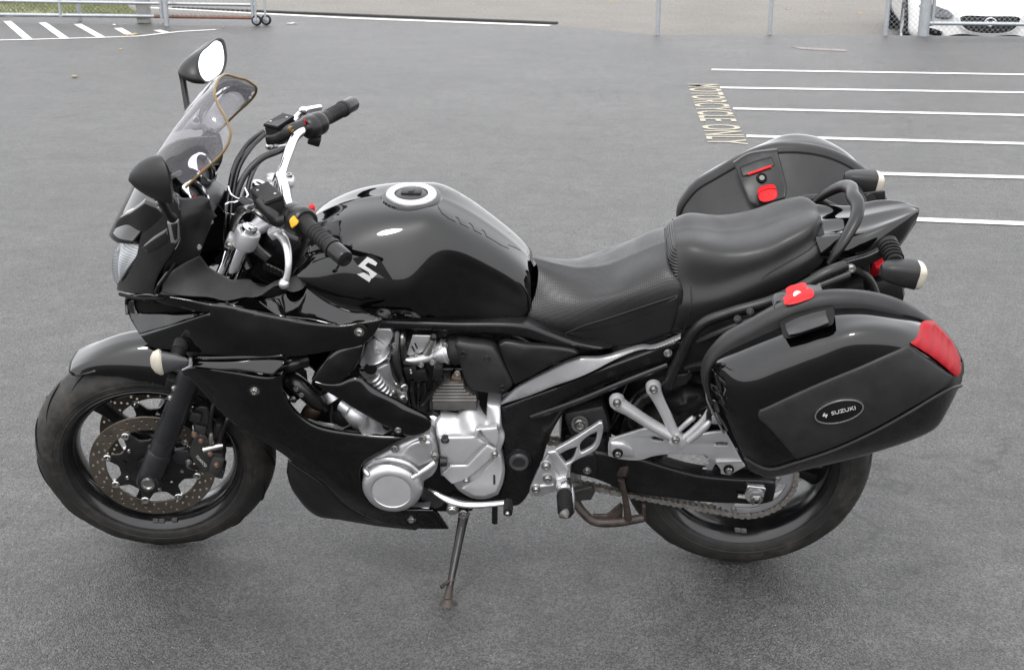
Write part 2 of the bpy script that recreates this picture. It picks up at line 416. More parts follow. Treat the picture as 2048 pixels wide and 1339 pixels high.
# ================================================================== MOTORCYCLE: front end (built straight ahead, turned with the steering)
FC = Vector((-1.485, 0, .300)); RC = Vector((0, 0, .315))
def tyre_mesh(c, Rr, hw, rb, grooves, seed):
    prof = [(rb, .78 * hw), (rb + .006, .88 * hw), (rb + .022, .985 * hw), (rb + .040, hw), (Rr - .040, .96 * hw), (Rr - .026, .84 * hw), (Rr - .013, .62 * hw), (Rr - .004, .33 * hw), (Rr, 0)]
    prof = [tuple(p) for p in crv(prof, 18)]
    full = prof + [(r, -h) for r, h in reversed(prof[:-1])]
    rib = lambda r, w: lathe_y([(r - .0025, w - .0004), (r, w + .0012), (r + .0025, w - .0004)], c, 96)
    return join(lathe_y(full, c, 96), *[rib(r, s * w) if s > 0 else lathe_y([(r - .0025, -w + .0004), (r, -w - .0012), (r + .0025, -w + .0004)], c, 96) for r, w in ((rb + .016, .958 * hw), (rb + .032, .997 * hw)) for s in (1, -1)])
def rim_mesh(c, rf, hw, well):
    h = [(rf - .008, hw - .003), (rf, hw + .002), (rf + .003, hw), (rf + .003, hw - .004), (rf - .010, hw - .006)]
    a = [(rf + .003, hw - .005), (rf + .003, hw + .001), (rf, hw + .003), (rf - .004, hw + .001), (rf - .010, hw - .005), (rf - .018, hw - .012), (well, hw - .026), (well - .004, hw * .25), (well - .004, 0)]
    b = a + [(r, -y) for r, y in reversed(a[:-1])]
    outer = [(rf + .003, -(hw - .005)), (rf - .004, -hw * .6), (rf - .004, hw * .6), (rf + .003, hw - .005)]
    return lathe_y(b + outer, c, 96)
def spoke(c, a, r0, r1, w0, w1, t0, t1):
    """one hollow cast spoke seen from the side: two ribs that meet near the rim"""
    u = Vector((math.cos(a), 0, math.sin(a))); v = Vector((-math.sin(a), 0, math.cos(a)))
    V, F = [], []
    st = [(r0, w0, t0), (r0 + (r1 - r0) * .25, w0 * .72, t0 * .92), (r0 + (r1 - r0) * .7, w1 * .8, t1), (r1, w1 * 1.35, t1 * 1.25)]
    st = crv(st, 10)
    for r, w, t in st:
        for k in range(12):
            b = 2 * math.pi * k / 12; ca, sa = math.cos(b), math.sin(b)
            p = c + u * r + v * (w * math.copysign(abs(ca) ** .6, ca)) + Vector((0, 1, 0)) * (t * math.copysign(abs(sa) ** .6, sa)); V.append(tuple(p))
    for i in range(len(st) - 1):
        for k in range(12): F.append((i * 12 + k, i * 12 + (k + 1) % 12, (i + 1) * 12 + (k + 1) % 12, (i + 1) * 12 + k))
    return V, F
def disc_mesh(c, y, ro, ri, n_holes, th=.0045):
    loops = [circ2(c.x, c.z, ro, 96), list(reversed(circ2(c.x, c.z, ri, 72)))]
    for k in range(n_holes):
        for j in range(3):
            r = ri + (ro - ri) * (.22 + .28 * j); a = 2 * math.pi * (k + .33 * j) / n_holes
            loops.append(list(reversed(circ2(c.x + r * math.cos(a), c.z + r * math.sin(a), .0034, 7))))
    return plate(loops, y - th / 2, y + th / 2, .0004, 0)
MT['rustbolt'] = plain('rusty_bolt', (.20, .13, .10), .45, metal=.6, var=.4, vscale=90)
# ---- front wheel
FW = part('front_wheel', rim_mesh(FC, .220, .0525, .197), 'rim', steer=True)
part('rim_lip', lathe_y([(.2215, -.0545), (.2245, -.0555), (.2255, -.054), (.2245, -.0525)], FC, 96), 'fork', FW, steer=True)
part('tyre', tyre_mesh(FC, .300, .0605, .214, 0, 1), 'tyre', FW, steer=True)
for a in (R(128), R(8), R(248)):
    part('spoke', spoke(FC, a, .035, .199, .030, .017, .022, .016), 'frame', FW, steer=True)
part('hub', lathe_y([(.018, .075), (.034, .075), (.040, .06), (.042, .03), (.045, 0), (.042, -.03), (.040, -.06), (.034, -.075), (.018, -.075)], FC, 40), 'blackmetal', FW, steer=True)
for sg in (-1, 1):
    y = sg * .066
    D = part('brake_disc', disc_mesh(FC, y, .155, .1145, 26), 'disc', FW, steer=True)
    # black carrier: inner ring with eight forked arms
    car = []
    for k in range(64):
        a = 2 * math.pi * k / 64 + R(27)
        ph = (k % 8) / 8
        r = .111 if ph == 0 else (.105 if ph in (.125, .875) else (.086 if ph in (.25, .75) else .082))
        car.append((FC.x + r * math.cos(a), FC.z + r * math.sin(a)))
    loops = [car, list(reversed(circ2(FC.x, FC.z, .036, 24)))]
    for k in range(5):
        a = 2 * math.pi * k / 5 + .3; loops.append(list(reversed(circ2(FC.x + .066 * math.cos(a), FC.z + .066 * math.sin(a), .0085, 3, a))))
    part('disc_carrier', plate(loops, y - .004, y + .004, .001, 1), 'blackmetal', FW, steer=True)
    for k in range(8):
        a = 2 * math.pi * k / 8 + R(27)
        part('disc_bobbin', lathe([(.0046, -.006), (.0046, .006), (.0085, .007), (.0105, .005), (.0105, -.005)], (FC.x + .1115 * math.cos(a), y, FC.z + .1115 * math.sin(a)), (0, -1, 0), 14), 'bolt', FW, steer=True)
    for k in range(5):
        a = 2 * math.pi * k / 5 + R(60)
        part('disc_bolt', bolt((FC.x + .073 * math.cos(a), y + sg * .003, FC.z + .073 * math.sin(a)), (0, sg, 0), .0058), 'bolt', FW, steer=True)
part('axle_plug', lathe([(0, .003), (.010, .003), (.0115, .006), (.0165, .006), (.0175, .002), (.0175, -.03)], (FC.x, -.134, FC.z), (0, -1, 0), 28), 'bolt', FW, steer=True, label='dull gold axle end')
for k, a in enumerate((R(262), R(266.5), R(276))):
    part('balance_weight', rbox((FC.x + .2005 * math.cos(a), -.043, FC.z + .2005 * math.sin(a)), (.014, .012, .006), Matrix.Rotation(-(a + math.pi / 2), 3, 'Y'), .0015), 'fins', FW, steer=True)
# tread grooves: curved sipes cut across the shoulder of the tyre
def sipe(c, Rr, hw, a0, side, ln=.30, dr=1):
    pts = []
    for t in np.linspace(0, 1, 7):
        w = hw * (.10 + .72 * t); a = a0 + ln * (t ** 1.5) * dr
        r = Rr - .040 * (w / hw) ** 2.6 * 1.05 - .0002
        pts.append((c.x + r * math.cos(a), side * w, c.z + r * math.sin(a)))
    return tube(pts, [.0005, .0016, .0021, .0021, .0019, .0014, .0005], 6, True, True, 12, (1, 1))
for k in range(30):
    part('tread_groove', sipe(FC, .300, .0605, 2 * math.pi * k / 30, -1 if k % 2 else 1, .34), 'seal', FW, steer=True)
# ---- fork
SA = Vector((math.sin(R(25.3)), 0, math.cos(R(25.3))))
for sg in (-1, 1):
    b0 = Vector((FC.x, sg * .104, FC.z))
    FK = part('fork_leg', join(lathe([(0, -.036), (.02, -.036), (.0285, -.026), (.0305, 0), (.0305, .082), (.0295, .086), (.0275, .087), (.0270, .128), (.0290, .130), (.0295, .133), (.0285, .30), (.0300, .31), (.0310, .335), (.0300, .345), (.0205, .347)], b0, SA, 32),
                               lathe([(.014, -.03), (.026, -.028), (.028, -.01), (.028, .025), (.02, .029)], b0, (0, -sg, 0), 26)), 'fork', steer=True)
    part('stanchion', lathe([(.0195, .34), (.0195, .752), (.017, .758), (.017, .764), (.010, .766), (0, .766)], b0, SA, 28), 'chrome', FK, steer=True)
    part('dust_seal', lathe([(.0235, .345), (.0305, .347), (.0305, .357), (.0235, .362)], b0, SA, 28), 'rubber', FK, steer=True)
    part('fork_bracket', rbox(b0 + SA * .285 + Vector((-.02, sg * -.012, .012)), (.05, .03, .03), ang('Y', 25), .006), 'blackmetal', FK, steer=True)
    for q in (.27, .30): part('fork_bolt', bolt(b0 + SA * q + Vector((-.028, sg * .012, 0)), (-.4, sg, 0), .006), 'bolt', FK, steer=True)
    # caliper behind the leg
    cal = [(-1.3662,.4048),(-1.3605,.4154),(-1.3461,.4211),(-1.3335,.414),(-1.3243,.3929),(-1.3059,.3865),(-1.2972,.3773),(-1.3009,.3311),(-1.3072,.2989),(-1.3221,.2941),(-1.3399,.3006),(-1.3583,.2993),(-1.3666,.3177),(-1.3751,.3349),(-1.3815,.3657),(-1.3738,.3899)]
    CA = part('brake_caliper', join(plate([cal], sg * .066 - sg * .022, sg * .066 + sg * .036, .006, 3)), 'dirtymetal', steer=True)
    up = [(-1.3522,.4898),(-1.3365,.4969),(-1.3184,.4908),(-1.3155,.4588),(-1.3156,.4157),(-1.3224,.3861),(-1.3446,.4063),(-1.3632,.41),(-1.3626,.445)]
    part('caliper_bracket', plate([up], sg * .060, sg * .090, .004, 2), 'dirtymetal', CA, steer=True)
    for (px_, pz_) in [(-1.3595,.4215),(-1.3474,.4019),(-1.3178,.3278),(-1.3865,.3957),(-1.3865,.3353)]:
        part('caliper_bolt', bolt((px_, sg * .1, pz_), (0, sg, 0), .006), 'bolt', CA, steer=True)
    bp = [(-1.34,-.115,.3833),(-1.3224,-.115,.3878),(-1.3048,-.115,.3924),(-1.2917,-.115,.395)]
    part('banjo_fitting', tube([(x, sg * abs(y), z) for x, y, z in bp], [.0095, .0085, .0085, .006], 12), 'bolt', CA, steer=True)
    part('bleed_nipple', tube([(x, sg * abs(y), z) for x, y, z in [(-1.3195,-.115,.4029),(-1.3167,-.115,.4244),(-1.3145,-.115,.435)]], [.0065, .0065, .004], 10), 'bolt', CA, steer=True)
    part('brake_hose', tube([(x, sg * abs(y), z) for x, y, z in [(-1.3163,-.11,.4259),(-1.3147,-.11,.4579),(-1.3069,-.11,.4946),(-1.2975,-.1,.5286),(-1.3006,-.09,.5784),(-1.3162,-.085,.6214)]], .0065, 10), 'hose', CA, steer=True)
    part('brake_hose', tube([(x, sg * abs(y), z) for x, y, z in [(-1.3025,-.11,.3981),(-1.2921,-.11,.43),(-1.2748,-.11,.4666),(-1.2674,-.1,.4852),(-1.2804,-.09,.5413)]], .006, 10), 'hose', CA, steer=True)
    for q, sz in (((-1.3157,-.095,.3342), (.030, .05, .055)), ((-1.3133,-.09,.3023), (.022, .045, .03)), ((-1.3219,-.1,.3637), (.05, .03, .022)), ((-1.3478,-.085,.4232), (.03, .03, .045)), ((-1.3052,-.085,.4255), (.02, .03, .05)), ((-1.351,-.09,.4715), (.028, .026, .03))):
        part('caliper_block', rbox((q[0], sg * abs(q[1]), q[2]), sz, ang('Y', 20), .005), 'dirtymetal', CA, steer=True)
    for q in ((-1.3144,-.122,.34), (-1.3447,-.11,.4076), (-1.3586,-.11,.4261), (-1.3257,-.12,.3744)):
        part('caliper_bolt', bolt((q[0], sg * abs(q[1]), q[2]), (0, sg, 0), .0055), 'rustbolt', CA, steer=True)
    part('caliper_arm', plate([[(-1.419,.3636),(-1.3845,.3646),(-1.3742,.3308),(-1.3828,.3156),(-1.4204,.3249),(-1.4303,.3449)]], sg * .074, sg * .092, .003), 'fork', FK, steer=True)
# caliper lettering
def text_mesh(s, size, extrude=.0004, sx=1, sy=1, bold=0, space=1):
    cu = bpy.data.curves.new('t', 'FONT'); cu.body = s; cu.size = size; cu.extrude = extrude; cu.offset = bold; cu.space_word = space; cu.align_x = 'CENTER'; cu.align_y = 'CENTER'
    o = bpy.data.objects.new('t', cu); me = bpy.data.meshes.new_from_object(o)
    V = [(v.co.x * sx, v.co.y * sy, v.co.z) for v in me.vertices]; F = [tuple(p.vertices) for p in me.polygons]
    bpy.data.objects.remove(o); bpy.data.curves.remove(cu); bpy.data.meshes.remove(me); return V, F
def on_side(m, c, deg, out=(0, -1, 0), shear=0):
    """lay a flat XY drawing on the left side of the bike: x along the bike, y up, turned by deg"""
    a = R(deg); V = []
    for x, y, z in m[0]:
        x = x + shear * y
        X = x * math.cos(a) - y * math.sin(a); Z = x * math.sin(a) + y * math.cos(a); V.append((c[0] + X, c[1] - z, c[2] + Z))
    return V, m[1]
cc = (-1.3545,-.1035,.3394)
part('caliper_lettering', on_side(text_mesh('TOKICO', .0105, .0005), (cc[0], -.1035, cc[2]), -60), 'offwhite', CA, steer=True)
# ---- front fender
def fender():
    rows = []
    for w, r, a0, a1 in ((0, .352, 121, 38), (.022, .351, 120.5, 38), (.042, .341, 120, 38), (.057, .322, 119.5, 40), (.069, .300, 118, 43), (.0725, .282, 115, 47), (.073, .258, 108, 52)):
        row = []
        for t in np.linspace(0, 1, 12):
            a = R(a0 + (a1 - a0) * t); front = math.exp(-((t) / .30) ** 2)
            rr = r - (r - .322) * front * .95 if w < .06 else r + (.312 - r) * front * (.9 if t < .08 else .5)
            ww = w * (1 - .22 * front)
            row.append((FC.x + rr * math.cos(a), -ww, FC.z + rr * math.sin(a)))
        rows.append(row)
    return loft(rows, 44, 26, True)
FEN = part('front_fender', fender(), 'gloss', steer=True, solid=.003, sharp=50)
# ---- handlebar, clamps, controls
hbL = [(-1.1081,-.03,1.0414),(-1.0983,-.06,1.0665),(-1.0814,-.1,1.1107),(-1.0701,-.14,1.1031),(-1.0574,-.19,1.0811),(-1.0338,-.23,1.0755),(-1.0187,-.245,1.0689)]
hbR = [(-1.1102,.02,1.0334),(-1.105,.06,1.0204),(-1.1002,.085,1.0332),(-1.0879,.13,1.0554),(-1.0728,.18,1.0734),(-1.0456,.225,1.0735),(-1.0185,.262,1.0725)]
HB = part('handlebar', tube(hbR, .0112, 16, True, True, 60), 'chrome', steer=True)
part('left_bar', tube(hbL, .0112, 16, True, True, 50), 'chrome', HB, steer=True)
gL = [(-1.0246,-.235,1.0696),(-1.0072,-.262,1.0672),(-.9561,-.335,1.0592)]; gR = [(-1.0214,.255,1.0745),(-1.005,.28,1.0743),(-.9692,.345,1.0663)]
for nm, g in (('grip', gL), ('grip', gR)):
    a, b = Vector(g[0]), Vector(g[-1]); d = (b - a); L = d.length; d.normalize()
    prof = [(.010, 0), (.0215, 0), (.0215, .008), (.0178, .012), (.0172, L * .3), (.0168, L * .6), (.0175, L - .01), (.0205, L - .008), (.0205, L), (.010, L)]
    G_ = part(nm, lathe(prof, a, d, 26), 'rubber', HB, steer=True)
    part('bar_end_weight', lathe([(.0, L + .044), (.008, L + .044), (.0085, L + .046), (.0165, L + .044), (.0185, L + .039), (.0185, L + .002), (.012, L)], a, d, 24), 'blackmetal', HB, steer=True)
    for k in range(14): part('grip_rib', lathe([(.0176, 0), (.0186, .0012), (.0186, .0026), (.0176, .0038)], a + d * (L * .30 + k * L * .045), d, 20), 'rubber', HB, steer=True) if k % 2 else None
def hexa(top, dn, bev=.003):
    bm = bmesh.new(); a = [bm.verts.new(p) for p in top]; f = bm.faces.new(a)
    r = bmesh.ops.extrude_face_region(bm, geom=[f]); vs = [e for e in r['geom'] if isinstance(e, bmesh.types.BMVert)]
    for v in vs: v.co += Vector(dn)
    bmesh.ops.recalc_face_normals(bm, faces=bm.faces); bmesh.ops.bevel(bm, geom=list(bm.edges), offset=bev, segments=2, affect='EDGES')
    bm.verts.ensure_lookup_table(); V = [tuple(v.co) for v in bm.verts]; F = [tuple(v.index for v in f.verts) for f in bm.faces]; bm.free(); return V, F
topL = [(-1.139,-.165,1.109),(-1.1007,-.155,1.1215),(-1.0646,-.205,1.1118),(-1.1022,-.215,1.102)]
topR = [(-1.1524,.225,1.0809),(-1.1076,.255,1.0942),(-1.0787,.235,1.0945),(-1.115,.195,1.0858)]
RL = part('clutch_reservoir', hexa(topL, (.004, .004, -.042), .0035), 'matte', HB, steer=True)
RR_ = part('brake_reservoir', hexa(topR, (.004, 0, -.045), .0035), 'matte', HB, steer=True)
for tp in (topL, topR):
    cen = sum((Vector(p) for p in tp), Vector()) / 4
    lid = [tuple(Vector(p) + (Vector(p) - cen) * .04 + Vector((0, 0, .006))) for p in tp]
    part('reservoir_lid', hexa(lid, (0, 0, -.008), .002), 'satin', HB, steer=True)
    for k in (0, 2):
        part('lid_screw', lathe([(0, .0005), (.003, .001), (.0032, 0), (.0032, -.003)], Vector(lid[k]) * .75 + Vector(lid[(k + 2) % 4]) * .25 + Vector((0, 0, .0005)), (0, 0, 1), 10), 'bolt', HB, steer=True)
eye = (-1.0836,.178,1.0926)
part('sight_glass', lathe([(0, .002), (.0045, .003), (.006, .005), (.007, .003), (.007, -.004)], eye, (.75, -.65, .1), 16), 'gold', HB, steer=True)
mcl = [(-1.1204,-.195,1.1063),(-1.0955,-.21,1.0813),(-1.08,-.215,1.0655),(-1.0585,-.225,1.0725)]; mcr = [(-1.1456,.2,1.0561),(-1.1181,.2,1.0604),(-1.0881,.2,1.0774),(-1.0586,.22,1.0827)]
part('clutch_master_cylinder', tube(mcl, [.012, .015, .016, .013], 14), 'blackmetal', HB, steer=True)
part('brake_master_cylinder', tube(mcr, [.011, .014, .016, .014], 14), 'blackmetal', HB, steer=True)
part('brake_banjo', lathe([(0, .012), (.006, .012), (.008, .009), (.008, -.009), (.006, -.012), (0, -.012)], (-1.1379,.19,1.0424), (.5, -.8, .3), 14), 'bolt', HB, steer=True)
part('brake_pipe', tube([(-1.1381,.19,1.0398),(-1.1163,.17,1.0513),(-1.0865,.16,1.0602)], .005, 10), 'bolt', HB, steer=True)
part('clutch_banjo', lathe([(0, .012), (.006, .012), (.008, .009), (.008, -.009), (.006, -.012), (0, -.012)], (-1.1477,-.16,1.0659), (.7, -.5, .3), 14), 'bolt', HB, steer=True)
part('clutch_pipe', tube([(-1.1273,-.18,1.0867),(-1.1457,-.165,1.0698),(-1.1771,-.12,1.0271),(-1.1999,-.08,.9683)], .005, 10), 'bolt', HB, steer=True)
# switch housings
def housing(a, b, r0, r1):
    a, b = Vector(a), Vector(b); L = (b - a).length
    return lathe([(.010, 0), (r0 * .86, 0), (r0, .004), (r1, .010), (r1, L * .45), (r1 * .97, L * .5), (r1, L * .55), (r1, L - .010), (r0, L - .004), (r0 * .88, L), (.010, L)], a, b - a, 26)
SWL = part('switch_housing', housing((-1.0574,-.19,1.0606), (-1.018,-.24,1.0685), .031, .033), 'satin', HB, steer=True)
SWR = part('switch_housing', housing((-1.052,.215,1.0731), (-1.0158,.258,1.0729), .026, .028), 'satin', HB, steer=True)
part('turn_switch', hexa([(-1.0515,-.262,1.0901),(-1.0452,-.26,1.0935),(-1.0355,-.268,1.081),(-1.0477,-.268,1.0721)], (.010, .030, -.002), .002), 'yellow', HB, steer=True, label='yellow turn signal switch')
part('pass_switch', hexa([(-1.0349,-.215,1.0865),(-1.0216,-.21,1.088),(-1.0125,-.225,1.0839),(-1.0247,-.23,1.0835)], (0, 0, -.016), .002), 'rubber', HB, steer=True)
part('hazard_switch', hexa([(-1.0153,-.205,1.0923),(-1.0068,-.2,1.0964),(-1.0005,-.205,1.0929),(-1.0089,-.21,1.0888)], (0, 0, -.028), .0015), 'red', HB, steer=True, label='small red switch')
part('kill_switch', hexa([(-1.0569,.217,1.0981),(-1.048,.226,1.1002),(-1.0249,.226,1.0943),(-1.0245,.214,1.0894),(-1.0381,.208,1.0914)], (0, 0, -.014), .002), 'red', HB, steer=True, label='red engine stop switch')
part('throttle_lever_block', rbox((-1.0354,.225,1.0419), (.03, .03, .022), ang('Y', 20), .004), 'satin', HB, steer=True)
# levers
lv = [(-1.101,-.185,1.0231),(-1.0784,-.21,1.024),(-1.0622,-.255,1.021),(-1.0591,-.28,.999),(-1.0641,-.29,.9722),(-1.0719,-.292,.9553)]
LVL = part('clutch_lever', join(tube(lv, [.011, .0105, .0085, .0075, .0070, .0085], 14, True, True, 40, (1, .75)), lathe([(0, .0125), (.006, .011), (.0105, .006), (.0115, 0), (.0105, -.006), (.006, -.011), (0, -.0125)], lv[-1], (0, -1, 0), 18)), 'alu', HB, steer=True)
part('lever_pivot', rbox((-1.0896,-.19,1.0254), (.034, .03, .022), ang('Y', -30), .005), 'alu', HB, steer=True)
part('lever_pivot_bolt', bolt((-1.0741,-.2,1.0438), (0, -.3, 1), .007), 'bolt', HB, steer=True)
lr = [(-1.085,.24,1.0821),(-1.0703,.28,1.083),(-1.0645,.32,1.074),(-1.0301,.37,1.0598)]
part('brake_lever', join(tube(lr, [.009, .0085, .0085, .008], 12, True, True, 24), lathe([(0, .0115), (.008, .008), (.0115, 0), (.008, -.008), (0, -.0115)], (-1.0599,.27,1.0962), (0, -1, 0), 16)), 'polished', HB, steer=True)
# top yoke
yl = Vector((FC.x, -.104, FC.z)) + SA * .735; yr = Vector((yl.x, -yl.y, yl.z))
YK = part('top_yoke', join(lathe([(.0196, -.022), (.027, -.022), (.0285, -.018), (.0285, .014), (.027, .018), (.0196, .018)], yl, SA, 28), lathe([(.0196, -.022), (.027, -.022), (.0285, -.018), (.0285, .014), (.027, .018), (.0196, .018)], yr, SA, 28),
        rbox(yl + Vector((-.032, .004, -.010)), (.026, .030, .032), ang('Y', 25), .005),
        tube([yl + Vector((.004, .02, 0)), (yl.x + .055, 0, yl.z + .005), yr + Vector((.004, -.02, 0))], [.016, .024, .016], 14, True, True, 24)), 'alupaint', steer=True)
part('yoke_bolt', bolt(yl + Vector((-.036, -.013, -.012)), (-.3, -1, 0), .008), 'bolt', YK, steer=True)
part('stem_nut', lathe([(0, .016), (.008, .016), (.016, .014), (.017, 0), (.02, -.004), (.02, -.01)], (yl.x + .055, 0, yl.z + .026), SA, 18), 'chrome', YK, steer=True)
for sg, (q) in ((1, (-1.1037,.045,1.0203)), (-1, (-1.1041,-.055,1.0468))):
    part('bar_clamp', join(rbox(Vector(q) + Vector((.002, 0, -.028)), (.046, .038, .060), ang('Y', 8), .010), rbox(Vector(q) + Vector((.002, 0, .006)), (.066, .040, .026), ang('Y', 8), .011)), 'alupaint', YK, steer=True)
    for dx in (-.02, .022): part('clamp_screw', lathe([(0, .001), (.004, .001), (.0045, .004), (.0075, .004), (.0075, -.004)], Vector(q) + Vector((dx, 0, .018)), (0, 0, 1), 12), 'bolt', YK, steer=True)
part('ignition_barrel', lathe([(0, .03), (.012, .03), (.020, .026), (.021, -.04)], (yl.x - .015, 0, yl.z + .01), SA, 20), 'satin', YK, steer=True)
# cables and hoses between bars and headstock
for k, pts in enumerate((
    [(-1.1474,.19,1.0841),(-1.1821,.16,1.0686),(-1.2096,.1,1.0424),(-1.2248,.06,.9925),(-1.2349,.03,.9373),(-1.2429,.02,.8636)],
    [(-1.1444,.18,1.081),(-1.1722,.15,1.0654),(-1.2013,.1,1.0357),(-1.2164,.06,.9858),(-1.2235,.03,.9369),(-1.2222,.02,.8628)],
    [(-1.0814,.16,1.0523),(-1.1143,.14,1.0554),(-1.1523,.11,1.0508),(-1.1864,.08,1.026),(-1.207,.05,.9881),(-1.2144,.03,.9365)],
    [(-1.1101,.15,1.0491),(-1.1519,.12,1.0433),(-1.1702,.09,1.0268),(-1.1818,.06,.9974),(-1.1871,.04,.9628),(-1.2061,.03,.9098)],
    [(-1.0626,-.19,1.0608),(-1.1004,-.16,1.03),(-1.1447,-.13,1.0461),(-1.1782,-.09,1.0283),(-1.2043,-.05,.9607),(-1.2233,-.04,.8709)])):
    part('control_cable', tube(pts, .0056 if k != 2 else .0075, 10, True, True, 40), 'hose', steer=True)
part('cable_guide', tube([(-1.1986,-.06,.9978),(-1.2135,-.07,1.0101),(-1.2109,-.07,1.0313),(-1.1942,-.05,1.025),(-1.1862,-.03,1.0192)], .0022, 8, True, True, 24), 'chrome', steer=True)
part('cable_guide', tube([(-1.2194,.03,1.0246),(-1.2134,.02,1.0091),(-1.1947,.02,.9957),(-1.1786,.03,.9975),(-1.1852,.05,1.0079)], .0022, 8, True, True, 24), 'chrome', steer=True)
part('headstock_block', join(rbox((yl.x + .06, 0, yl.z - .09), (.09, .11, .14), ang('Y', 25), .012), tube([(yl.x + .03, 0, yl.z - .03), (yl.x - .06, 0, yl.z - .25)], .032, 18, True, False)), 'frame')
part('wiring_bundle', join(tube([(-1.1859,-.06,.9745),(-1.1631,-.07,.9408),(-1.1479,-.08,.9175),(-1.1213,-.09,.8962)], .012, 10), tube([(-1.2099,-.02,.9248),(-1.2015,-.03,.8908),(-1.1815,-.05,.8485)], .014, 10)), 'hose')
part('lower_yoke', join(*[lathe([(.0218, .40), (.036, .40), (.036, .44), (.0218, .44)], Vector((FC.x, sg * .104, FC.z)), SA, 24) for sg in (-1, 1)], rbox(Vector((FC.x, 0, FC.z)) + SA * .42 + Vector((.03, 0, .01)), (.06, .2, .04), ang('Y', 25), .008)), 'blackmetal', steer=True)

# ================================================================== MOTORCYCLE: fairing
side_up = [(-1.3919,-.15,.9587),(-1.4018,-.145,.9324),(-1.4243,-.13,.9016),(-1.4544,-.105,.8635),(-1.4849,-.075,.8141),(-1.49,-.07,.7993),(-1.4302,-.14,.8316),(-1.3594,-.198,.8601),(-1.3491,-.203,.8907),(-1.3303,-.208,.9272),(-1.2931,-.213,.9803),(-1.2775,-.212,1.0088),(-1.271,-.206,1.0509),(-1.2742,-.195,1.0866),(-1.2868,-.182,1.1036),(-1.35,-.152,1.057),(-1.4089,-.118,1.0062),(-1.4804,-.06,.9454),(-1.4387,-.108,.9564)]
UF = part('upper_fairing', both(panel(side_up, [(-1.3556,-.182,.9659),(-1.3124,-.197,1.0104),(-1.3932,-.165,.8944),(-1.3379,-.17,1.0325)], .004, .005, .008)), 'gloss')
cowl = [[(-1.372,0,1.105),(-1.357,-.06,1.108),(-1.325,-.12,1.100),(-1.275,-.165,1.085)],
        [(-1.412,0,1.062),(-1.397,-.06,1.064),(-1.360,-.12,1.060),(-1.285,-.183,1.062)],
        [(-1.455,0,.998),(-1.440,-.06,1.004),(-1.405,-.115,1.012),(-1.345,-.160,1.025)],
        [(-1.502,0,.922),(-1.484,-.06,.938),(-1.452,-.108,.946),(-1.405,-.148,.962)]]
part('nose_cowl', loft(cowl, 26, 16, True), 'gloss', UF, solid=.004, sharp=60)
lens_rows = [[(-1.487,0,.925),(-1.474,-.06,.936),(-1.450,-.105,.945),(-1.402,-.147,.955)],
             [(-1.497,0,.880),(-1.482,-.055,.892),(-1.472,-.105,.905),(-1.422,-.138,.920)],
             [(-1.499,0,.825),(-1.486,-.05,.838),(-1.485,-.095,.852),(-1.450,-.120,.865)],
             [(-1.490,0,.785),(-1.484,-.035,.792),(-1.490,-.06,.800),(-1.476,-.085,.818)]]
HL = part('headlight', loft([[(x + .016, y * .97, z) for x, y, z in r] for r in lens_rows], 24, 18, True), 'fluted', sharp=60, label='headlight with fluted reflector behind clear lens')
part('headlight_lens', loft([[(x + .010 * (1 - abs(y) / .15), y, z) for x, y, z in r] for r in lens_rows], 26, 20, True), 'clear', HL, sharp=60)
part('headlight_bowl', join(*[lathe([(0, 0), (.02, .003), (.035, .012), (.042, .026)], (-1.425, sg * .05, .865), (-1, 0, .05), 24) for sg in (-1, 1)]), 'chrome', HL)
part('fairing_lip_trim', tube([(-1.4705,-.1,.8086),(-1.4079,-.165,.8357),(-1.3574,-.203,.8567),(-1.3314,-.207,.8605)], .004, 8), 'seal', UF)
# cockpit sides (matt)
insp = [(-1.3315,-.207,.9056),(-1.3074,-.2,.9256),(-1.2717,-.18,.9411),(-1.2531,-.172,.9469),(-1.2499,-.165,.9333),(-1.2402,-.155,.9056),(-1.2101,-.145,.8778),(-1.1557,-.142,.8691),(-1.1056,-.142,.8646),(-1.0717,-.14,.8715),(-1.053,-.132,.8825),(-1.0202,-.135,.8667),(-1.012,-.15,.8687),(-1.0287,-.165,.8668),(-1.0651,-.18,.8647),(-1.1463,-.195,.8558),(-1.1955,-.205,.8533),(-1.2629,-.212,.8666),(-1.3364,-.213,.8764)]
IF = part('inner_fairing', both(panel(insp, [(-1.2753,-.19,.8968),(-1.2043,-.178,.8658),(-1.1175,-.168,.8637)], .004, .003, .009)), 'matte')
cock = [(-1.2805,-.185,1.0899),(-1.2729,-.2,1.0479),(-1.2787,-.205,1.0052),(-1.2961,-.205,.9736),(-1.3301,-.2,.9204),(-1.3317,-.2,.9017),(-1.2727,-.178,.9376),(-1.2537,-.17,.9458),(-1.2384,-.15,.981),(-1.2208,-.13,1.0174),(-1.2177,-.12,1.0161),(-1.2241,-.125,1.0355),(-1.2262,-.13,1.0618),(-1.2429,-.13,1.0676),(-1.2613,-.15,1.0734)]
part('cockpit_panel', panel(cock, [(-1.2602,-.168,1.0082)], .004, .003, .009), 'satin', IF)
part('brow', both(panel([(-1.4777,-.062,.9474),(-1.4572,-.082,.9826),(-1.4333,-.102,1.0077),(-1.4004,-.127,1.0332),(-1.3594,-.153,1.07),(-1.3245,-.174,1.0643),(-1.3073,-.184,1.0448),(-1.3424,-.172,1.012),(-1.3878,-.147,.9614),(-1.4312,-.106,.9514)], [(-1.3814,-.148,1.0169),(-1.3497,-.166,1.039),(-1.4179,-.118,.9886)], .012, .006, .006, 40)), 'gloss', UF)
part('air_duct', both(panel([(-1.3027,-.203,1.0432),(-1.2745,-.208,1.0519),(-1.2783,-.214,1.0082),(-1.286,-.214,.997),(-1.2988,-.212,.9976),(-1.2989,-.21,1.0167)], (), .012, .004, .005, 40)), 'silverline', UF)
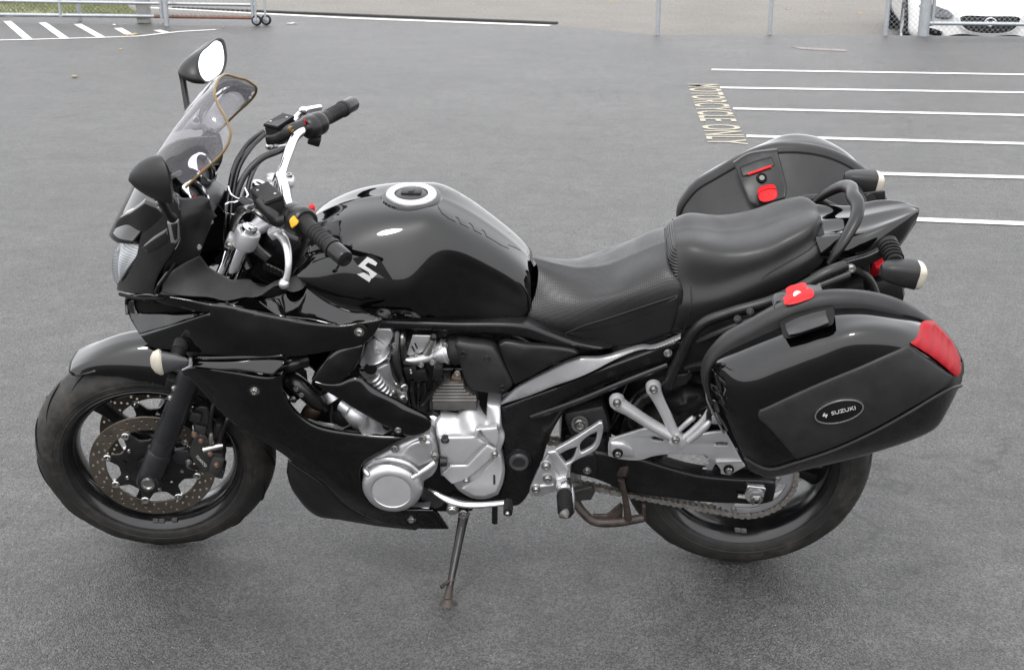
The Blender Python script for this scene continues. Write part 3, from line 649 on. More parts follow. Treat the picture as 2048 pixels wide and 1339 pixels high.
part('duct_hole', both(panel([(-1.2924,-.21,1.0409),(-1.2779,-.213,1.0459),(-1.2814,-.218,1.0124),(-1.2873,-.218,1.0081),(-1.289,-.216,1.0219)], (), .010, .001, .006, 40)), 'seal', UF)
part('cheek_facet', both(panel([(-1.381,-.165,.9638),(-1.3379,-.187,1.0024),(-1.3059,-.2,1.0264),(-1.3028,-.207,1.0001),(-1.3315,-.198,.9736),(-1.3619,-.182,.9553)], (), .006, .006, .006, 40)), 'gloss', UF)
part('duct_cable', tube([(-1.3497,-.206,.8736),(-1.3389,-.21,.8947),(-1.3243,-.205,.9133),(-1.3024,-.19,.94)], .005, 8), 'gloss', IF)
part('dash_panel', join(rbox((-1.285, 0, .985), (.06, .17, .08), ang('Y', 40), .015)), 'satin', IF)
part('fairing_liner', both(panel([(-1.3889,-.14,.8488),(-1.3676,-.13,.8882),(-1.3274,-.12,.9275),(-1.2746,-.12,.928),(-1.2495,-.12,.8777),(-1.0956,-.12,.837),(-1.0061,-.12,.8225),(-.9391,-.14,.7696),(-1.3861,-.15,.8197)], (), .004, 0, .03, 30)), 'seal', IF)
for x, y in ((398, 496), (421, 441), (410, 460)): pass
part('panel_screw', bolt((-1.2525,-.168,.9669), (.4, -1, .2), .005), 'bolt', IF)
part('panel_screw', bolt((-1.2289,-.132,1.011), (.4, -1, .2), .005), 'bolt', IF)
# instruments
GA = None
for q in ((-1.2865,-.052,1.0291), (-1.2916,.052,1.0489)):
    d = Vector((.86, -.12, .50))
    g = part('gauge', lathe([(0, 0), (.030, 0), (.031, .006), (.029, .012), (.032, .018), (.036, .016), (.037, .008), (.037, -.05), (.03, -.06)], q, d, 36), 'satin')
    part('gauge_ring', lathe([(.0295, .012), (.0315, .0195), (.0365, .0195), (.0385, .013), (.0385, -.002)], q, d, 36), 'chrome', g)
    part('gauge_face', lathe([(0, .0035), (.029, .0035)], q, d, 32), 'dial', g)
    part('gauge_needle', rbox(Vector(q) + d * .006, (.003, .022, .003), None, .0005), 'red', g)
# windscreen
near = [(-1.267,-.15,1.1005),(-1.2179,-.157,1.1458),(-1.1882,-.157,1.1713),(-1.171,-.152,1.1897),(-1.1634,-.146,1.2027),(-1.1601,-.139,1.2138),(-1.16,-.133,1.2213)]
n2 = [(-1.3083,-.115,1.1247),(-1.28,-.122,1.1649),(-1.254,-.125,1.1979),(-1.2304,-.124,1.2227),(-1.2104,-.118,1.2405),(-1.1953,-.108,1.2505),(-1.187,-.092,1.2565)]
n1 = [(-1.3503,-.06,1.1325),(-1.3214,-.068,1.1701),(-1.2929,-.072,1.2055),(-1.2648,-.072,1.2356),(-1.2415,-.07,1.2584),(-1.2215,-.066,1.2709),(-1.2046,-.055,1.2776)]
n0 = [(-1.3636,0,1.1177),(-1.3336,0,1.1543),(-1.3041,0,1.1887),(-1.275,0,1.2227),(-1.2469,0,1.2515),(-1.226,0,1.2737),(-1.2054,0,1.2888)]
WS = part('windscreen', loft([n0, n1, n2, near], 40, 30, True), 'screen', sharp=80, label='smoked clear windscreen with amber edge trim')
edge = list(near) + [tuple(p) for p in crv([near[-1], (-1.1739,-.108,1.246), n2[-1], n1[-1], n0[-1]], 9)][1:]
edge = edge + [(x, -y, z) for x, y, z in reversed(edge[:-1])]
part('edge_trim', tube(edge, .0029, 10, True, True, 90), 'gold', WS)
part('screen_mount', tube([(-1.3124,-.14,1.1131),(-1.3076,-.1,1.1042),(-1.3025,-.06,1.0945)], .006, 8), 'satin', WS)
# mirrors
def mirror(rim, tip, base, axis_pts, far):
    rim = crv(rim, 36, True); cen = Vector([sum(p[i] for p in rim) / len(rim) for i in range(3)]); tip = Vector(tip)
    rings = []; K = 9
    for k in range(K):
        t = k / (K - 1); s = (1 - t ** 1.5) ** .72 if k < K - 1 else .03
        c = cen.lerp(tip, t); rings.append([tuple(c + (Vector(p) - cen) * (s * 1.06 if k else 1.05)) for p in rim])
    V = [p for r in rings for p in r]; F = []
    for i in range(K - 1):
        for j in range(36): F.append((i * 36 + j, i * 36 + (j + 1) % 36, (i + 1) * 36 + (j + 1) % 36, (i + 1) * 36 + j))
    F.append(tuple(range((K - 1) * 36, K * 36)))
    out = (cen - tip).normalized()
    lip = [tuple(cen + (Vector(p) - cen) * 1.05 + out * .004) for p in rim]; li2 = [tuple(cen + (Vector(p) - cen) * .965 + out * .004) for p in rim]; li3 = [tuple(cen + (Vector(p) - cen) * .96 - out * .002) for p in rim]
    o = len(V); V += lip + li2 + li3
    for a, b in ((0, o), (o, o + 36), (o + 36, o + 72)):
        for j in range(36): F.append((a + j, a + (j + 1) % 36, b + (j + 1) % 36, b + j))
    m = part('mirror', (V, F), 'satin', sharp=50, label='wing mirror')
    part('mirror_glass', ([tuple(cen + (Vector(p) - cen) * .968 - out * .001) for p in rim], [tuple(range(36))]), 'mirror', m)
    part('mirror_stalk', tube(axis_pts, [.0095] + [.0078] * (len(axis_pts) - 2) + [.011], 14, True, True, 30), 'satin', m)
    return m
mR = mirror([(-1.3277,.298,1.236),(-1.3163,.345,1.2419),(-1.3064,.392,1.2414),(-1.2968,.405,1.2338),(-1.2861,.378,1.2016),(-1.2864,.335,1.1817),(-1.2963,.292,1.18),(-1.308,.252,1.1849),(-1.3167,.245,1.1974),(-1.3263,.262,1.2182)], (-1.3769,.285,1.2034), 0,
    [(-1.3738,.3,1.1917),(-1.3725,.295,1.1748),(-1.3675,.28,1.149),(-1.3606,.26,1.1189),(-1.3507,.235,1.0845)] + [(-1.305, .19, 1.095), (-1.30, .172, 1.065)], True)
mR['label'] = 'far mirror with bright glass'
# near mirror: teardrop shell seen from its back, glass on the rear edge
mL = mirror([(-1.2647,-.325,1.2499),(-1.2467,-.352,1.2566),(-1.2339,-.372,1.2413),(-1.2306,-.378,1.2122),(-1.235,-.364,1.1787),(-1.2438,-.338,1.1564),(-1.2486,-.312,1.1551),(-1.2504,-.3,1.1781),(-1.2534,-.3,1.2142),(-1.2609,-.308,1.2382)], (-1.3212,-.338,1.2028), 0, [(-1.2744,-.31,1.1561),(-1.276,-.29,1.1321),(-1.2791,-.265,1.1053),(-1.281,-.245,1.084),(-1.2814,-.225,1.0649)], False)
mL['label'] = 'near mirror seen from its grey back'; mL.data.materials[0] = MT['greyplastic']
# side fairing and its facets
sf = [(-1.3554,-.205,.8655),(-1.2617,-.216,.8581),(-1.1888,-.222,.8507),(-1.0745,-.23,.828),(-.9508,-.232,.8098),(-.8953,-.226,.8153),(-.8533,-.218,.8206),(-.8571,-.22,.8084),(-.8961,-.224,.7584),(-.9658,-.232,.7437),(-1.076,-.238,.7304),(-1.17,-.236,.7302),(-1.256,-.228,.7272),(-1.3363,-.205,.7244),(-1.3947,-.18,.7188),(-1.4181,-.165,.7384),(-1.3301,-.196,.7844),(-1.2313,-.225,.8346),(-1.2656,-.215,.831),(-1.3431,-.195,.8356),(-1.432,-.14,.8254)]
SF = part('side_fairing', both(panel(sf, [(-1.1456,-.24,.7919),(-1.0476,-.241,.7784),(-1.2516,-.222,.772),(-.9328,-.232,.7859),(-1.1439,-.232,.8215)], .005, .004, .008, 45)), 'gloss')
shl = [(-1.3389,-.213,.8777),(-1.2651,-.2,.8614),(-1.2003,-.188,.8439),(-1.1527,-.176,.8456),(-1.0613,-.16,.8555),(-1.0228,-.147,.8616),(-1.0145,-.14,.8627),(-.9702,-.15,.8448),(-.9213,-.172,.8311),(-.8534,-.217,.8211),(-.8954,-.2255,.8154),(-.9508,-.2315,.8103),(-1.0745,-.2295,.8285),(-1.1888,-.2215,.8516),(-1.2618,-.2155,.8586),(-1.3536,-.206,.8668)]
part('fairing_shoulder', both(panel(shl, [(-1.1155,-.2,.8374),(-1.0175,-.195,.8318)], .005, .003, .008, 45)), 'gloss', SF)
lip = [(-1.4556,-.1,.7974),(-1.4544,-.115,.7653),(-1.4208,-.16,.7369),(-1.3306,-.194,.784),(-1.2328,-.222,.8336),(-1.2706,-.2,.8203),(-1.3532,-.165,.7965),(-1.4267,-.13,.7744),(-1.4349,-.12,.7835),(-1.435,-.115,.801)]
part('intake_lip', both(panel(lip, (), .004, .003, .007, 50)), 'gloss', SF)
slot = [(-1.4395,-.105,.7965),(-1.4319,-.118,.7669),(-1.2832,-.16,.7968),(-1.3583,-.15,.8115)]
part('intake_recess', both(panel(slot, (), .004, 0, .012, 50)), 'seal', SF)
part('chin_edge', tube([(-1.4394,-.12,.814),(-1.4529,-.105,.8014),(-1.4585,-.1,.7835),(-1.4559,-.115,.7645)], .005, 10), 'gloss', SF)
for q in ((-.903,-.2385,.7987),):
    part('fairing_bolt_cup', lathe([(.011, .0015), (.0165, .0015), (.018, -.002), (.018, -.006)], q, (0, -1, 0), 22), 'seal', SF); part('fairing_bolt', bolt(Vector(q) + Vector((0, -.001, 0)), (0, -1, 0), .0085), 'bolt', SF)
lf = [(-1.3228,-.205,.6688),(-1.2908,-.222,.6896),(-1.1898,-.238,.6893),(-1.1055,-.242,.6797),(-1.081,-.24,.6921),(-1.09,-.236,.6546),(-1.0786,-.232,.6032),(-1.0514,-.228,.5581),(-1.018,-.226,.5335),(-.9164,-.226,.514),(-.8132,-.23,.5115),(-.8707,-.232,.4722),(-.9177,-.23,.4354),(-.9305,-.228,.3884),(-.9199,-.226,.3366),(-.8988,-.222,.3008),(-.8427,-.215,.2872),(-.7645,-.205,.2792),(-.7524,-.2,.2586),(-.7307,-.19,.2074),(-.8073,-.185,.2033),(-.909,-.18,.2191),(-.9616,-.182,.2539),(-1.0267,-.195,.3466),(-1.095,-.198,.4085),(-1.1076,-.198,.4258),(-1.23,-.205,.5351),(-1.287,-.203,.6136)]
LF = part('lower_fairing', both(panel(lf, [(-1.1851,-.24,.6288),(-1.1006,-.235,.5719),(-1.0425,-.225,.467),(-.9749,-.228,.4271),(-.9697,-.222,.349)], .005, .006, .009, 45)), 'gloss')
def vent(a, b): return panel(a, b, .006, .003, .006, 45)
part('fairing_vent', both(vent([(-1.2909,-.216,.7164),(-1.1865,-.232,.7291),(-1.0765,-.24,.7383),(-1.0758,-.242,.7304),(-1.1867,-.236,.7198),(-1.2892,-.222,.7096)], ())), 'gloss', LF)
part('fairing_vent', both(vent([(-1.2896,-.222,.7069),(-1.1866,-.238,.7171),(-1.0755,-.246,.7263),(-1.0737,-.252,.7223),(-1.1006,-.256,.6916),(-1.1868,-.248,.6971),(-1.2878,-.23,.6974)], ())), 'gloss', LF)
for q in ((-1.1502,-.2415,.6424), (-.8308,-.2345,.5381), (-.8187,-.199,.2469)):
    part('fairing_bolt_cup', lathe([(.011, .0015), (.0165, .0015), (.018, -.002), (.018, -.006)], q, (0, -1, 0), 22), 'seal', LF); part('fairing_bolt', bolt(Vector(q) + Vector((0, -.001, 0)), (0, -1, 0), .0085), 'bolt', LF)
arm1 = [(-1.0231,-.226,.6611),(-.993,-.228,.7068),(-.9643,-.229,.742),(-.9279,-.228,.7549),(-.896,-.224,.7581),(-.9033,-.226,.7279),(-.9181,-.23,.6999),(-.9384,-.234,.6743),(-.9609,-.236,.6565),(-.9932,-.233,.654)]
part('fairing_ledge', both(panel([(-1.0523,-.224,.5502),(-1.0374,-.205,.5382),(-1.0201,-.195,.5257),(-.9816,-.19,.5131),(-.9419,-.188,.5104),(-.9252,-.186,.5219),(-.9077,-.184,.5364),(-.8805,-.19,.523),(-.8521,-.2,.5086),(-.8138,-.222,.5093),(-.8692,-.224,.5107),(-.9209,-.2235,.5134),(-.9723,-.223,.52),(-1.0191,-.224,.5296)], (), .004, .002, .007, 45)), 'silverline', LF)
part('fairing_arm', both(panel(arm1, [(-.9577,-.24,.7057)], .006, .008, .006, 50)), 'gloss', LF)
arm2 = [(-1.0227,-.228,.6624),(-.9903,-.235,.6581),(-.9588,-.24,.6618),(-.9319,-.24,.6756),(-.9138,-.24,.6772),(-.8881,-.242,.6548),(-.8227,-.243,.6119),(-.759,-.242,.5697),(-.7541,-.24,.5531),(-.7583,-.238,.5378),(-.78,-.235,.5199),(-.8129,-.232,.513),(-.8399,-.232,.5266),(-.904,-.232,.5687),(-.9639,-.23,.6132),(-1.0086,-.227,.6431)]
part('fairing_arm', both(panel(arm2, [(-.889,-.249,.6258),(-.8238,-.249,.579)], .006, .008, .006, 50)), 'gloss', LF)
# belly pan: wraps under the engine between the two lower fairings
bel = [[(-1.1042,-.19,.4141),(-1.0955,-.196,.407),(-1.0271,-.193,.345),(-.962,-.18,.2523),(-.9092,-.178,.219),(-.8074,-.183,.2048)],
       [(-1.1134,-.165,.3776),(-1.1062,-.165,.3508),(-1.0459,-.16,.2688),(-.9898,-.15,.2152),(-.9294,-.15,.1895),(-.8168,-.16,.1826)],
       [(-1.1278,-.12,.324),(-1.1152,-.12,.261),(-1.0746,-.11,.1861),(-1.0133,-.1,.1648),(-.9379,-.1,.1551),(-.8358,-.11,.1508)]]
z0 = [(p[0], 0, p[2] - .008) for p in bel[2]]
part('belly_pan', loft([z0] + list(reversed(bel)), 30, 18, True), 'satin', LF, solid=.004, sharp=60)
part('belly_scoop', panel([(-1.1131,-.165,.3552),(-1.0961,-.185,.3958),(-1.0886,-.18,.3818),(-1.094,-.155,.3177),(-1.1103,-.13,.2673),(-1.1174,-.14,.3057)], (), .01, .004, .006), 'gloss', LF)
# front turn signals
def signal(c, d, s=1, lens_first=True, L=.062):
    d = Vector(d).normalized()
    b = lathe([(0, L), (.006 * s, L), (.012 * s, L * .92), (.022 * s, L * .55), (.030 * s, L * .12), (.0325 * s, 0), (.031 * s, -.004)], c, d, 26)
    l = lathe([(.0315 * s, .003), (.036 * s, -.001), (.0355 * s, -.006), (.029 * s, -.016), (.016 * s, -.023), (0, -.025)], c, d, 26)
    return b, l
for sg in (-1, 1):
    q = (-1.3464,-.255,.7244); c = Vector((q[0], sg * .255, q[2]))
    b, l = signal(c, (1, -sg * .10, .0), .82, True, .060); flat = Matrix.Translation(c) @ Matrix.Diagonal((1, .62, 1.1, 1)) @ Matrix.Translation(-c); b, l = xf(b, flat), xf(l, flat)
    S_ = part('turn_signal', b, 'podgrey', label='front turn signal with pale lens'); part('signal_lens', l, 'signal', S_)
    st = [Vector((c.x + .032, sg * .245, c.z + .008)), Vector((c.x + .034, sg * .230, c.z + .014)), Vector((c.x + .036, sg * .200, c.z + .018))]
    part('signal_stem', tube(st, [.011, .015, .019], 16), 'rubber', S_)
    for k in range(4): part('stem_rib', lathe([(.012, 0), (.0150 + k * .001, .0008), (.0150 + k * .001, .0026), (.012, .0034)], st[0].lerp(st[1], .25 + .28 * k), st[1] - st[0], 18), 'rubber', S_)

# ================================================================== MOTORCYCLE: tank and seat
r0 = [(-1.075,0,.915),(-1.045,0,.948),(-1.00,0,.978),(-.94,0,1.001),(-.87,0,1.013),(-.80,0,1.013),(-.745,0,1.010),(-.69,0,.986),(-.63,0,.945),(-.57,0,.895),(-.535,0,.855),(-.528,0,.82)]
r1 = [(-1.078,-.055,.905),(-1.045,-.065,.935),(-1.00,-.075,.966),(-.94,-.083,.990),(-.87,-.088,1.003),(-.80,-.090,1.006),(-.745,-.09,1.003),(-.69,-.085,.977),(-.63,-.078,.935),(-.57,-.07,.886),(-.535,-.064,.848),(-.528,-.06,.815)]
r2 = [(-1.082,-.095,.885),(-1.05,-.115,.908),(-1.00,-.133,.930),(-.94,-.145,.948),(-.87,-.143,.962),(-.80,-.139,.966),(-.745,-.132,.962),(-.69,-.125,.945),(-.63,-.112,.905),(-.57,-.100,.858),(-.537,-.092,.825),(-.53,-.088,.80)]
r3 = [(-1.085,-.112,.868),(-1.05,-.140,.880),(-1.00,-.160,.886),(-.94,-.174,.886),(-.87,-.182,.880),(-.80,-.182,.880),(-.745,-.150,.912),(-.69,-.130,.902),(-.63,-.116,.868),(-.57,-.104,.826),(-.54,-.106,.80),(-.532,-.102,.785)]
r4 = [(-1.086,-.114,.858),(-1.05,-.142,.862),(-1.00,-.163,.858),(-.94,-.177,.850),(-.87,-.183,.843),(-.80,-.176,.838),(-.745,-.150,.838),(-.69,-.133,.836),(-.63,-.121,.820),(-.57,-.112,.795),(-.545,-.112,.775),(-.54,-.108,.765)]
r5 = [(-1.080,-.108,.852),(-1.04,-.135,.838),(-.99,-.152,.818),(-.93,-.160,.800),(-.87,-.158,.790),(-.80,-.150,.782),(-.745,-.142,.778),(-.69,-.134,.775),(-.63,-.128,.768),(-.575,-.120,.758),(-.553,-.114,.750),(-.55,-.11,.746)]
r6 = [(-1.07,-.08,.845),(-1.03,-.105,.82),(-.98,-.12,.79),(-.925,-.125,.765),(-.87,-.125,.752),(-.80,-.120,.744),(-.745,-.118,.74),(-.69,-.116,.738),(-.63,-.114,.736),(-.58,-.11,.734),(-.556,-.105,.732),(-.553,-.10,.73)]
TK = part('fuel_tank', loft([r0, r1, r2, r3, r4, r5, r6], 64, 64, True), 'gloss', sharp=70)
TKB = BVHTree.FromPolygons([tuple(v.co) for v in TK.data.vertices], [tuple(p.vertices) for p in TK.data.polygons])
# where does the tank skin lie: nearest tank vertex for a point on the left side
TV = np.array([tuple(v.co) for v in TK.data.vertices]); TN = np.array([tuple(v.normal) for v in TK.data.vertices])
def on_tank(p, lift=.0015):
    """drop a point onto the tank's left skin along Y"""
    h = TKB.ray_cast(Vector((p[0], -.6, p[2])), Vector((0, 1, 0)))
    if h[0] is None: h = TKB.find_nearest(Vector(p))
    n = h[1] if h[1].y < 0 else -h[1]
    return tuple(h[0] + n * lift)
cc = Vector((-.802, 0, 1.0145))
part('cap_recess', lathe([(.048, .0005), (.060, .002), (.067, 0), (.070, -.006)], cc, (.02, 0, 1), 48), 'gloss', TK)
CP = part('fuel_cap', lathe([(.0375, .004), (.0385, .007), (.0555, .007), (.0575, .004), (.0575, -.004)], cc, (.02, 0, 1), 48), 'alu', TK)
part('cap_center', lathe([(0, .006), (.028, .0065), (.036, .004), (.038, -.002)], cc, (.02, 0, 1), 40), 'blackmetal', TK)
part('cap_key_flap', rbox(cc + Vector((0, .004, .008)), (.046, .026, .006), None, .002), 'greyplastic', TK)
part('cap_key_flap', rbox(cc + Vector((0, .004, .011)), (.012, .022, .005), None, .0015), 'satin', TK)
for k in range(6):
    a = 2 * math.pi * k / 6 + .4; part('cap_screw', lathe([(0, .0005), (.002, .0015), (.0028, .001), (.003, -.002)], cc + Vector((.0475 * math.cos(a), .0475 * math.sin(a), .0065)), (0, 0, 1), 10), 'bolt', TK)
# tank badge: white S mark and black strip lying on the skin
def decal(quads, lift, material, name):
    V, F = [], []
    for poly in quads:
        o = outline(poly, .006, 20); ctr = np.mean(np.array(o), 0); n = len(o); b = len(V)
        V += [on_tank(p, lift) for p in o] + [on_tank(ctr, lift)]
        F += [(b + i, b + (i + 1) % n, b + n) for i in range(n)]
    return part(name, (V, F), material, TK, sharp=80)
decal([[(-.9192,-.175,.9367),(-.8769,-.175,.9453),(-.8576,-.175,.9353),(-.8308,-.175,.8965),(-.8341,-.175,.8894),(-.8629,-.175,.9086),(-.8956,-.175,.9103)]], .0012, 'seal', 'badge_strip')
decal([[(-.907,-.176,.9222),(-.8862,-.176,.9405),(-.8734,-.176,.9357),(-.864,-.176,.9292),(-.8677,-.176,.9235),(-.8832,-.176,.9307),(-.8916,-.176,.924)], [(-.907,-.176,.9222),(-.8916,-.176,.924),(-.8643,-.176,.9079),(-.8758,-.176,.8978),(-.8795,-.176,.9027),(-.8738,-.176,.9065)], [(-.9089,-.176,.9057),(-.8947,-.176,.91),(-.8795,-.176,.9027),(-.8772,-.176,.8986),(-.8821,-.176,.8903)]], .0022, 'white', 'badge_letter')
# clear pad on the tank's rear ridge
MT['padfilm'] = plain('clear_black_film', (.004, .004, .0042), .16, var=.1, rvar=.03)
def tank_z(x, y):
    h = TKB.ray_cast(Vector((x, y, 1.4)), Vector((0, 0, -1))); return h[0].z if h[0] is not None else .9
def pad_mesh():
    half = [(-.742, .012), (-.738, .045), (-.728, .066), (-.712, .074), (-.697, .073), (-.700, .055), (-.693, .054), (-.686, .070), (-.668, .067), (-.671, .049), (-.664, .048), (-.657, .064), (-.640, .060), (-.643, .043), (-.636, .042), (-.630, .056), (-.612, .052), (-.598, .050), (-.580, .040), (-.585, .028), (-.572, .018), (-.555, .006)]
    lp = half + [(x, -y) for x, y in reversed(half)]
    Q = [(x, y) for x in np.arange(-.735, -.556, .006) for y in np.arange(-.07, .071, .007)]
    pts = [Vector(p) for p in lp] + [Vector(q) for q in Q]
    vo, _, fo, _, _, _ = delaunay_2d_cdt(pts, [], [list(range(len(lp)))], 1, 1e-7)
    return [(v.x, v.y, tank_z(v.x, v.y) + .0012) for v in vo], [tuple(t) for t in fo]
part('tank_pad', pad_mesh(), 'gloss', TK, sharp=80)
# seats
s1_ = [(-.5159,-.03,.8475),(-.4775,-.045,.8333),(-.4186,-.065,.822),(-.3571,-.085,.8307),(-.2987,-.095,.858),(-.2293,-.1,.889)]
s0_ = [(x - .014 * (i == 0), 0, z + .012) for i, (x, y, z) in enumerate(s1_)]
s2_ = [(-.5218,-.075,.8025),(-.4908,-.09,.7983),(-.4308,-.105,.7997),(-.3528,-.118,.8223),(-.276,-.125,.8489),(-.2085,-.128,.8666)]
s3_ = [(-.5418,-.1,.7693),(-.4983,-.112,.7611),(-.4471,-.122,.7544),(-.3518,-.13,.7774),(-.2747,-.136,.8039),(-.2049,-.138,.829)]
s4_ = [(-.5487,-.1,.7481),(-.5039,-.11,.7346),(-.4525,-.118,.7268),(-.3506,-.126,.7395),(-.2731,-.131,.7724),(-.2022,-.134,.8036)]
s5_ = [(x, y * .8, z - .035) for x, y, z in s4_]
roll = lambda r: list(r) + [(r[-1][0] + .016, r[-1][1] * .94, r[-1][2] - .018), (r[-1][0] + .022, r[-1][1] * .85, r[-1][2] - .055)]
ST = part('rider_seat', loft([roll(r) for r in (s0_, s1_, s2_, s3_, s4_, s5_)], 44, 40, True), 'seatdot', sharp=70)
sk = [(-.4547,-.12,.7266),(-.3738,-.128,.7589),(-.2965,-.134,.7934),(-.2035,-.14,.8404),(-.1989,-.14,.7981),(-.2134,-.136,.7394),(-.2706,-.132,.7123),(-.3424,-.126,.6929),(-.4009,-.122,.7072)]
part('seat_skirt', both(panel(sk, (), .02, .006, .009, 50)), 'seat', ST)
part('seat_piping', tube([(-.4548,-.122,.7278),(-.4131,-.126,.752),(-.363,-.131,.7739),(-.2861,-.138,.8088),(-.2038,-.142,.844)], .0018, 8), 'seat', ST)
p1_ = [(-.2059,-.075,.9251),(-.1647,-.09,.9322),(-.0939,-.098,.9238),(-.0251,-.1,.9363),(.0298,-.095,.9609),(.0773,-.08,.9812),(.0969,-.062,.9861),(.1121,-.035,.9841)]
p0_ = [(x, 0, z + d) for (x, y, z), d in zip(p1_, (.008, .008, .008, .007, .005, .002, .0, -.002))]
p2_ = [(-.2025,-.115,.8543),(-.154,-.12,.8526),(-.0995,-.12,.8633),(-.0353,-.118,.8894),(.0179,-.113,.9135),(.0662,-.102,.9379),(.0967,-.083,.9556),(.1145,-.05,.9711)]
p3_ = [(-.2005,-.138,.8098),(-.1533,-.138,.8168),(-.0988,-.136,.8316),(-.0344,-.132,.8593),(.0187,-.127,.8848),(.0716,-.118,.9155),(.1047,-.1,.9373),(.1197,-.07,.9541)]
p4_ = [(-.2155,-.134,.7381),(-.1498,-.134,.7679),(-.0955,-.131,.7941),(-.0309,-.127,.8247),(.0226,-.122,.8506),(.0761,-.113,.879),(.114,-.098,.9052),(.1284,-.07,.9256)]
p5_ = [(x - .006, y * .8, z - .02) for x, y, z in p4_]
PS = part('pillion_seat', loft([p0_, p1_, p2_, p3_, p4_, p5_], 50, 44, True), 'seat', sharp=70)
fr = [p0_[0], p1_[0], p2_[0], p3_[0], p4_[0]]
rib = loft([[(x - .012, y, z - .02) for x, y, z in s] if k == 0 else s for k, s in enumerate(([(p[0] - .012, p[1] * .97, p[2] - .035) for p in crv(fr, 9)], [(p[0] - .004, p[1] * .99, p[2] - .006) for p in crv(fr, 9)], [(p[0] + .026, p[1] * .99, p[2] + .0015) for p in crv(fr, 9)]))], 24, 12, True)
part('ribbed_front_panel', rib, 'seatrib', PS, sharp=60)
part('seat_piping', tube([(-.0358,-.131,.8372),(-.0288,-.129,.8615),(-.0117,-.124,.8866),(.0337,-.116,.9153),(.0824,-.101,.9413),(.1054,-.078,.963),(.1146,-.045,.9772)], .0016, 8, True, True, 30), 'seat', PS)
part('seat_piping', tube([(x + .028, y, z + .002) for x, y, z in crv(fr, 10)], .002, 8, True, True, 24), 'seat', PS)

# ================================================================== MOTORCYCLE: frame and engine
def smoothloop(lp, step=.006, corner=35): return [(p[0], p[1]) for p in outline([(a, b) for a, b in lp], step, corner)]
FR = part('frame', both(panel([(-.8919,-.15,.7761),(-.7114,-.152,.7703),(-.5461,-.15,.7659),(-.4864,-.15,.7444),(-.4184,-.152,.72),(-.3449,-.155,.7096),(-.3843,-.155,.7037),(-.4749,-.152,.714),(-.5654,-.15,.7354),(-.7123,-.15,.7468),(-.8936,-.15,.7498)], (), .05, .008, .009, 50)), 'frame')
part('frame_plate', both(panel([(-.5977,-.165,.554),(-.5429,-.168,.582),(-.474,-.17,.6119),(-.3946,-.168,.65),(-.3051,-.165,.6897),(-.2035,-.16,.7343),(-.1801,-.155,.7223),(-.216,-.155,.6792),(-.3029,-.156,.6381),(-.3819,-.158,.5999),(-.4275,-.16,.5728),(-.4594,-.162,.5245),(-.487,-.165,.4618),(-.5044,-.166,.3892),(-.5223,-.166,.3321),(-.5442,-.165,.2823),(-.5613,-.163,.262),(-.5932,-.16,.2559),(-.605,-.16,.2849),(-.5969,-.163,.3405),(-.5902,-.166,.3877),(-.5965,-.166,.4607),(-.597,-.165,.5173)], [(-.5548,-.174,.4958),(-.5617,-.172,.348)], .045, .008, .009, 45)), 'frame', FR)
part('frame_rib', both((tube([(-.5286,-.17,.5301),(-.4296,-.172,.5748),(-.3154,-.168,.6304),(-.2193,-.16,.6721)], .0075, 10))), 'frame', FR)
PC = part('pivot_cap', lathe([(0, .004), (.0145, .004), (.0155, .008), (.0215, .008), (.024, .003), (.0245, -.006)], (-.5576,-.176,.4075), (0, -1, 0), 32), 'podgrey', FR)
part('pivot_boss', lathe([(.0245, .002), (.031, 0), (.033, -.008)], (-.5576,-.176,.4075), (0, -1, 0), 32), 'frame', FR)
part('pivot_face', lathe([(0, .0052), (.014, .0048)], (-.5576,-.176,.4075), (0, -1, 0), 24), 'matte', FR)
SCV = part('side_cover', both(panel([(-.7035,-.158,.7187),(-.6942,-.158,.7254),(-.6174,-.158,.7131),(-.604,-.159,.7006),(-.5682,-.162,.619),(-.5753,-.162,.6024),(-.601,-.16,.5827),(-.6646,-.158,.5915),(-.677,-.158,.6066),(-.6917,-.158,.657)], [(-.6394,-.168,.6641),(-.617,-.169,.6379),(-.6619,-.167,.6834)], .02, .010, .006, 40)), 'matte')
for q in ((-.6831,-.166,.6986), (-.6289,-.166,.6859), (-.5946,-.167,.6082)):
    part('cover_screw', lathe([(0, -.003), (.004, -.003), (.0055, .0008), (.0072, .0008), (.008, -.001)], q, (0, -1, 0), 14), 'greyplastic', SCV)
part('frame_cover', both(panel([(-.6023,-.164,.7224),(-.5898,-.163,.7298),(-.5087,-.163,.7203),(-.4273,-.164,.7074),(-.4216,-.165,.7014),(-.4971,-.17,.6633),(-.5657,-.168,.6175),(-.5826,-.166,.6569)], [(-.5535,-.176,.6972)], .01, .005, .007, 45)), 'satin')
part('silver_trim', both(panel([(-.6031,-.171,.5622),(-.5545,-.162,.611),(-.4858,-.156,.6518),(-.4291,-.152,.6798),(-.3611,-.15,.6862),(-.2715,-.148,.7142),(-.1918,-.146,.7431),(-.1921,-.154,.7374),(-.2609,-.163,.713),(-.3836,-.172,.6622),(-.474,-.175,.6207),(-.5543,-.174,.5831)], (), .006, .003, .007, 40)), 'silverline', label='pale grey trim strip along the frame')
part('trim_bolt', bolt((-.2211,-.17,.7103), (0, -1, .2), .007), 'bolt', FR)
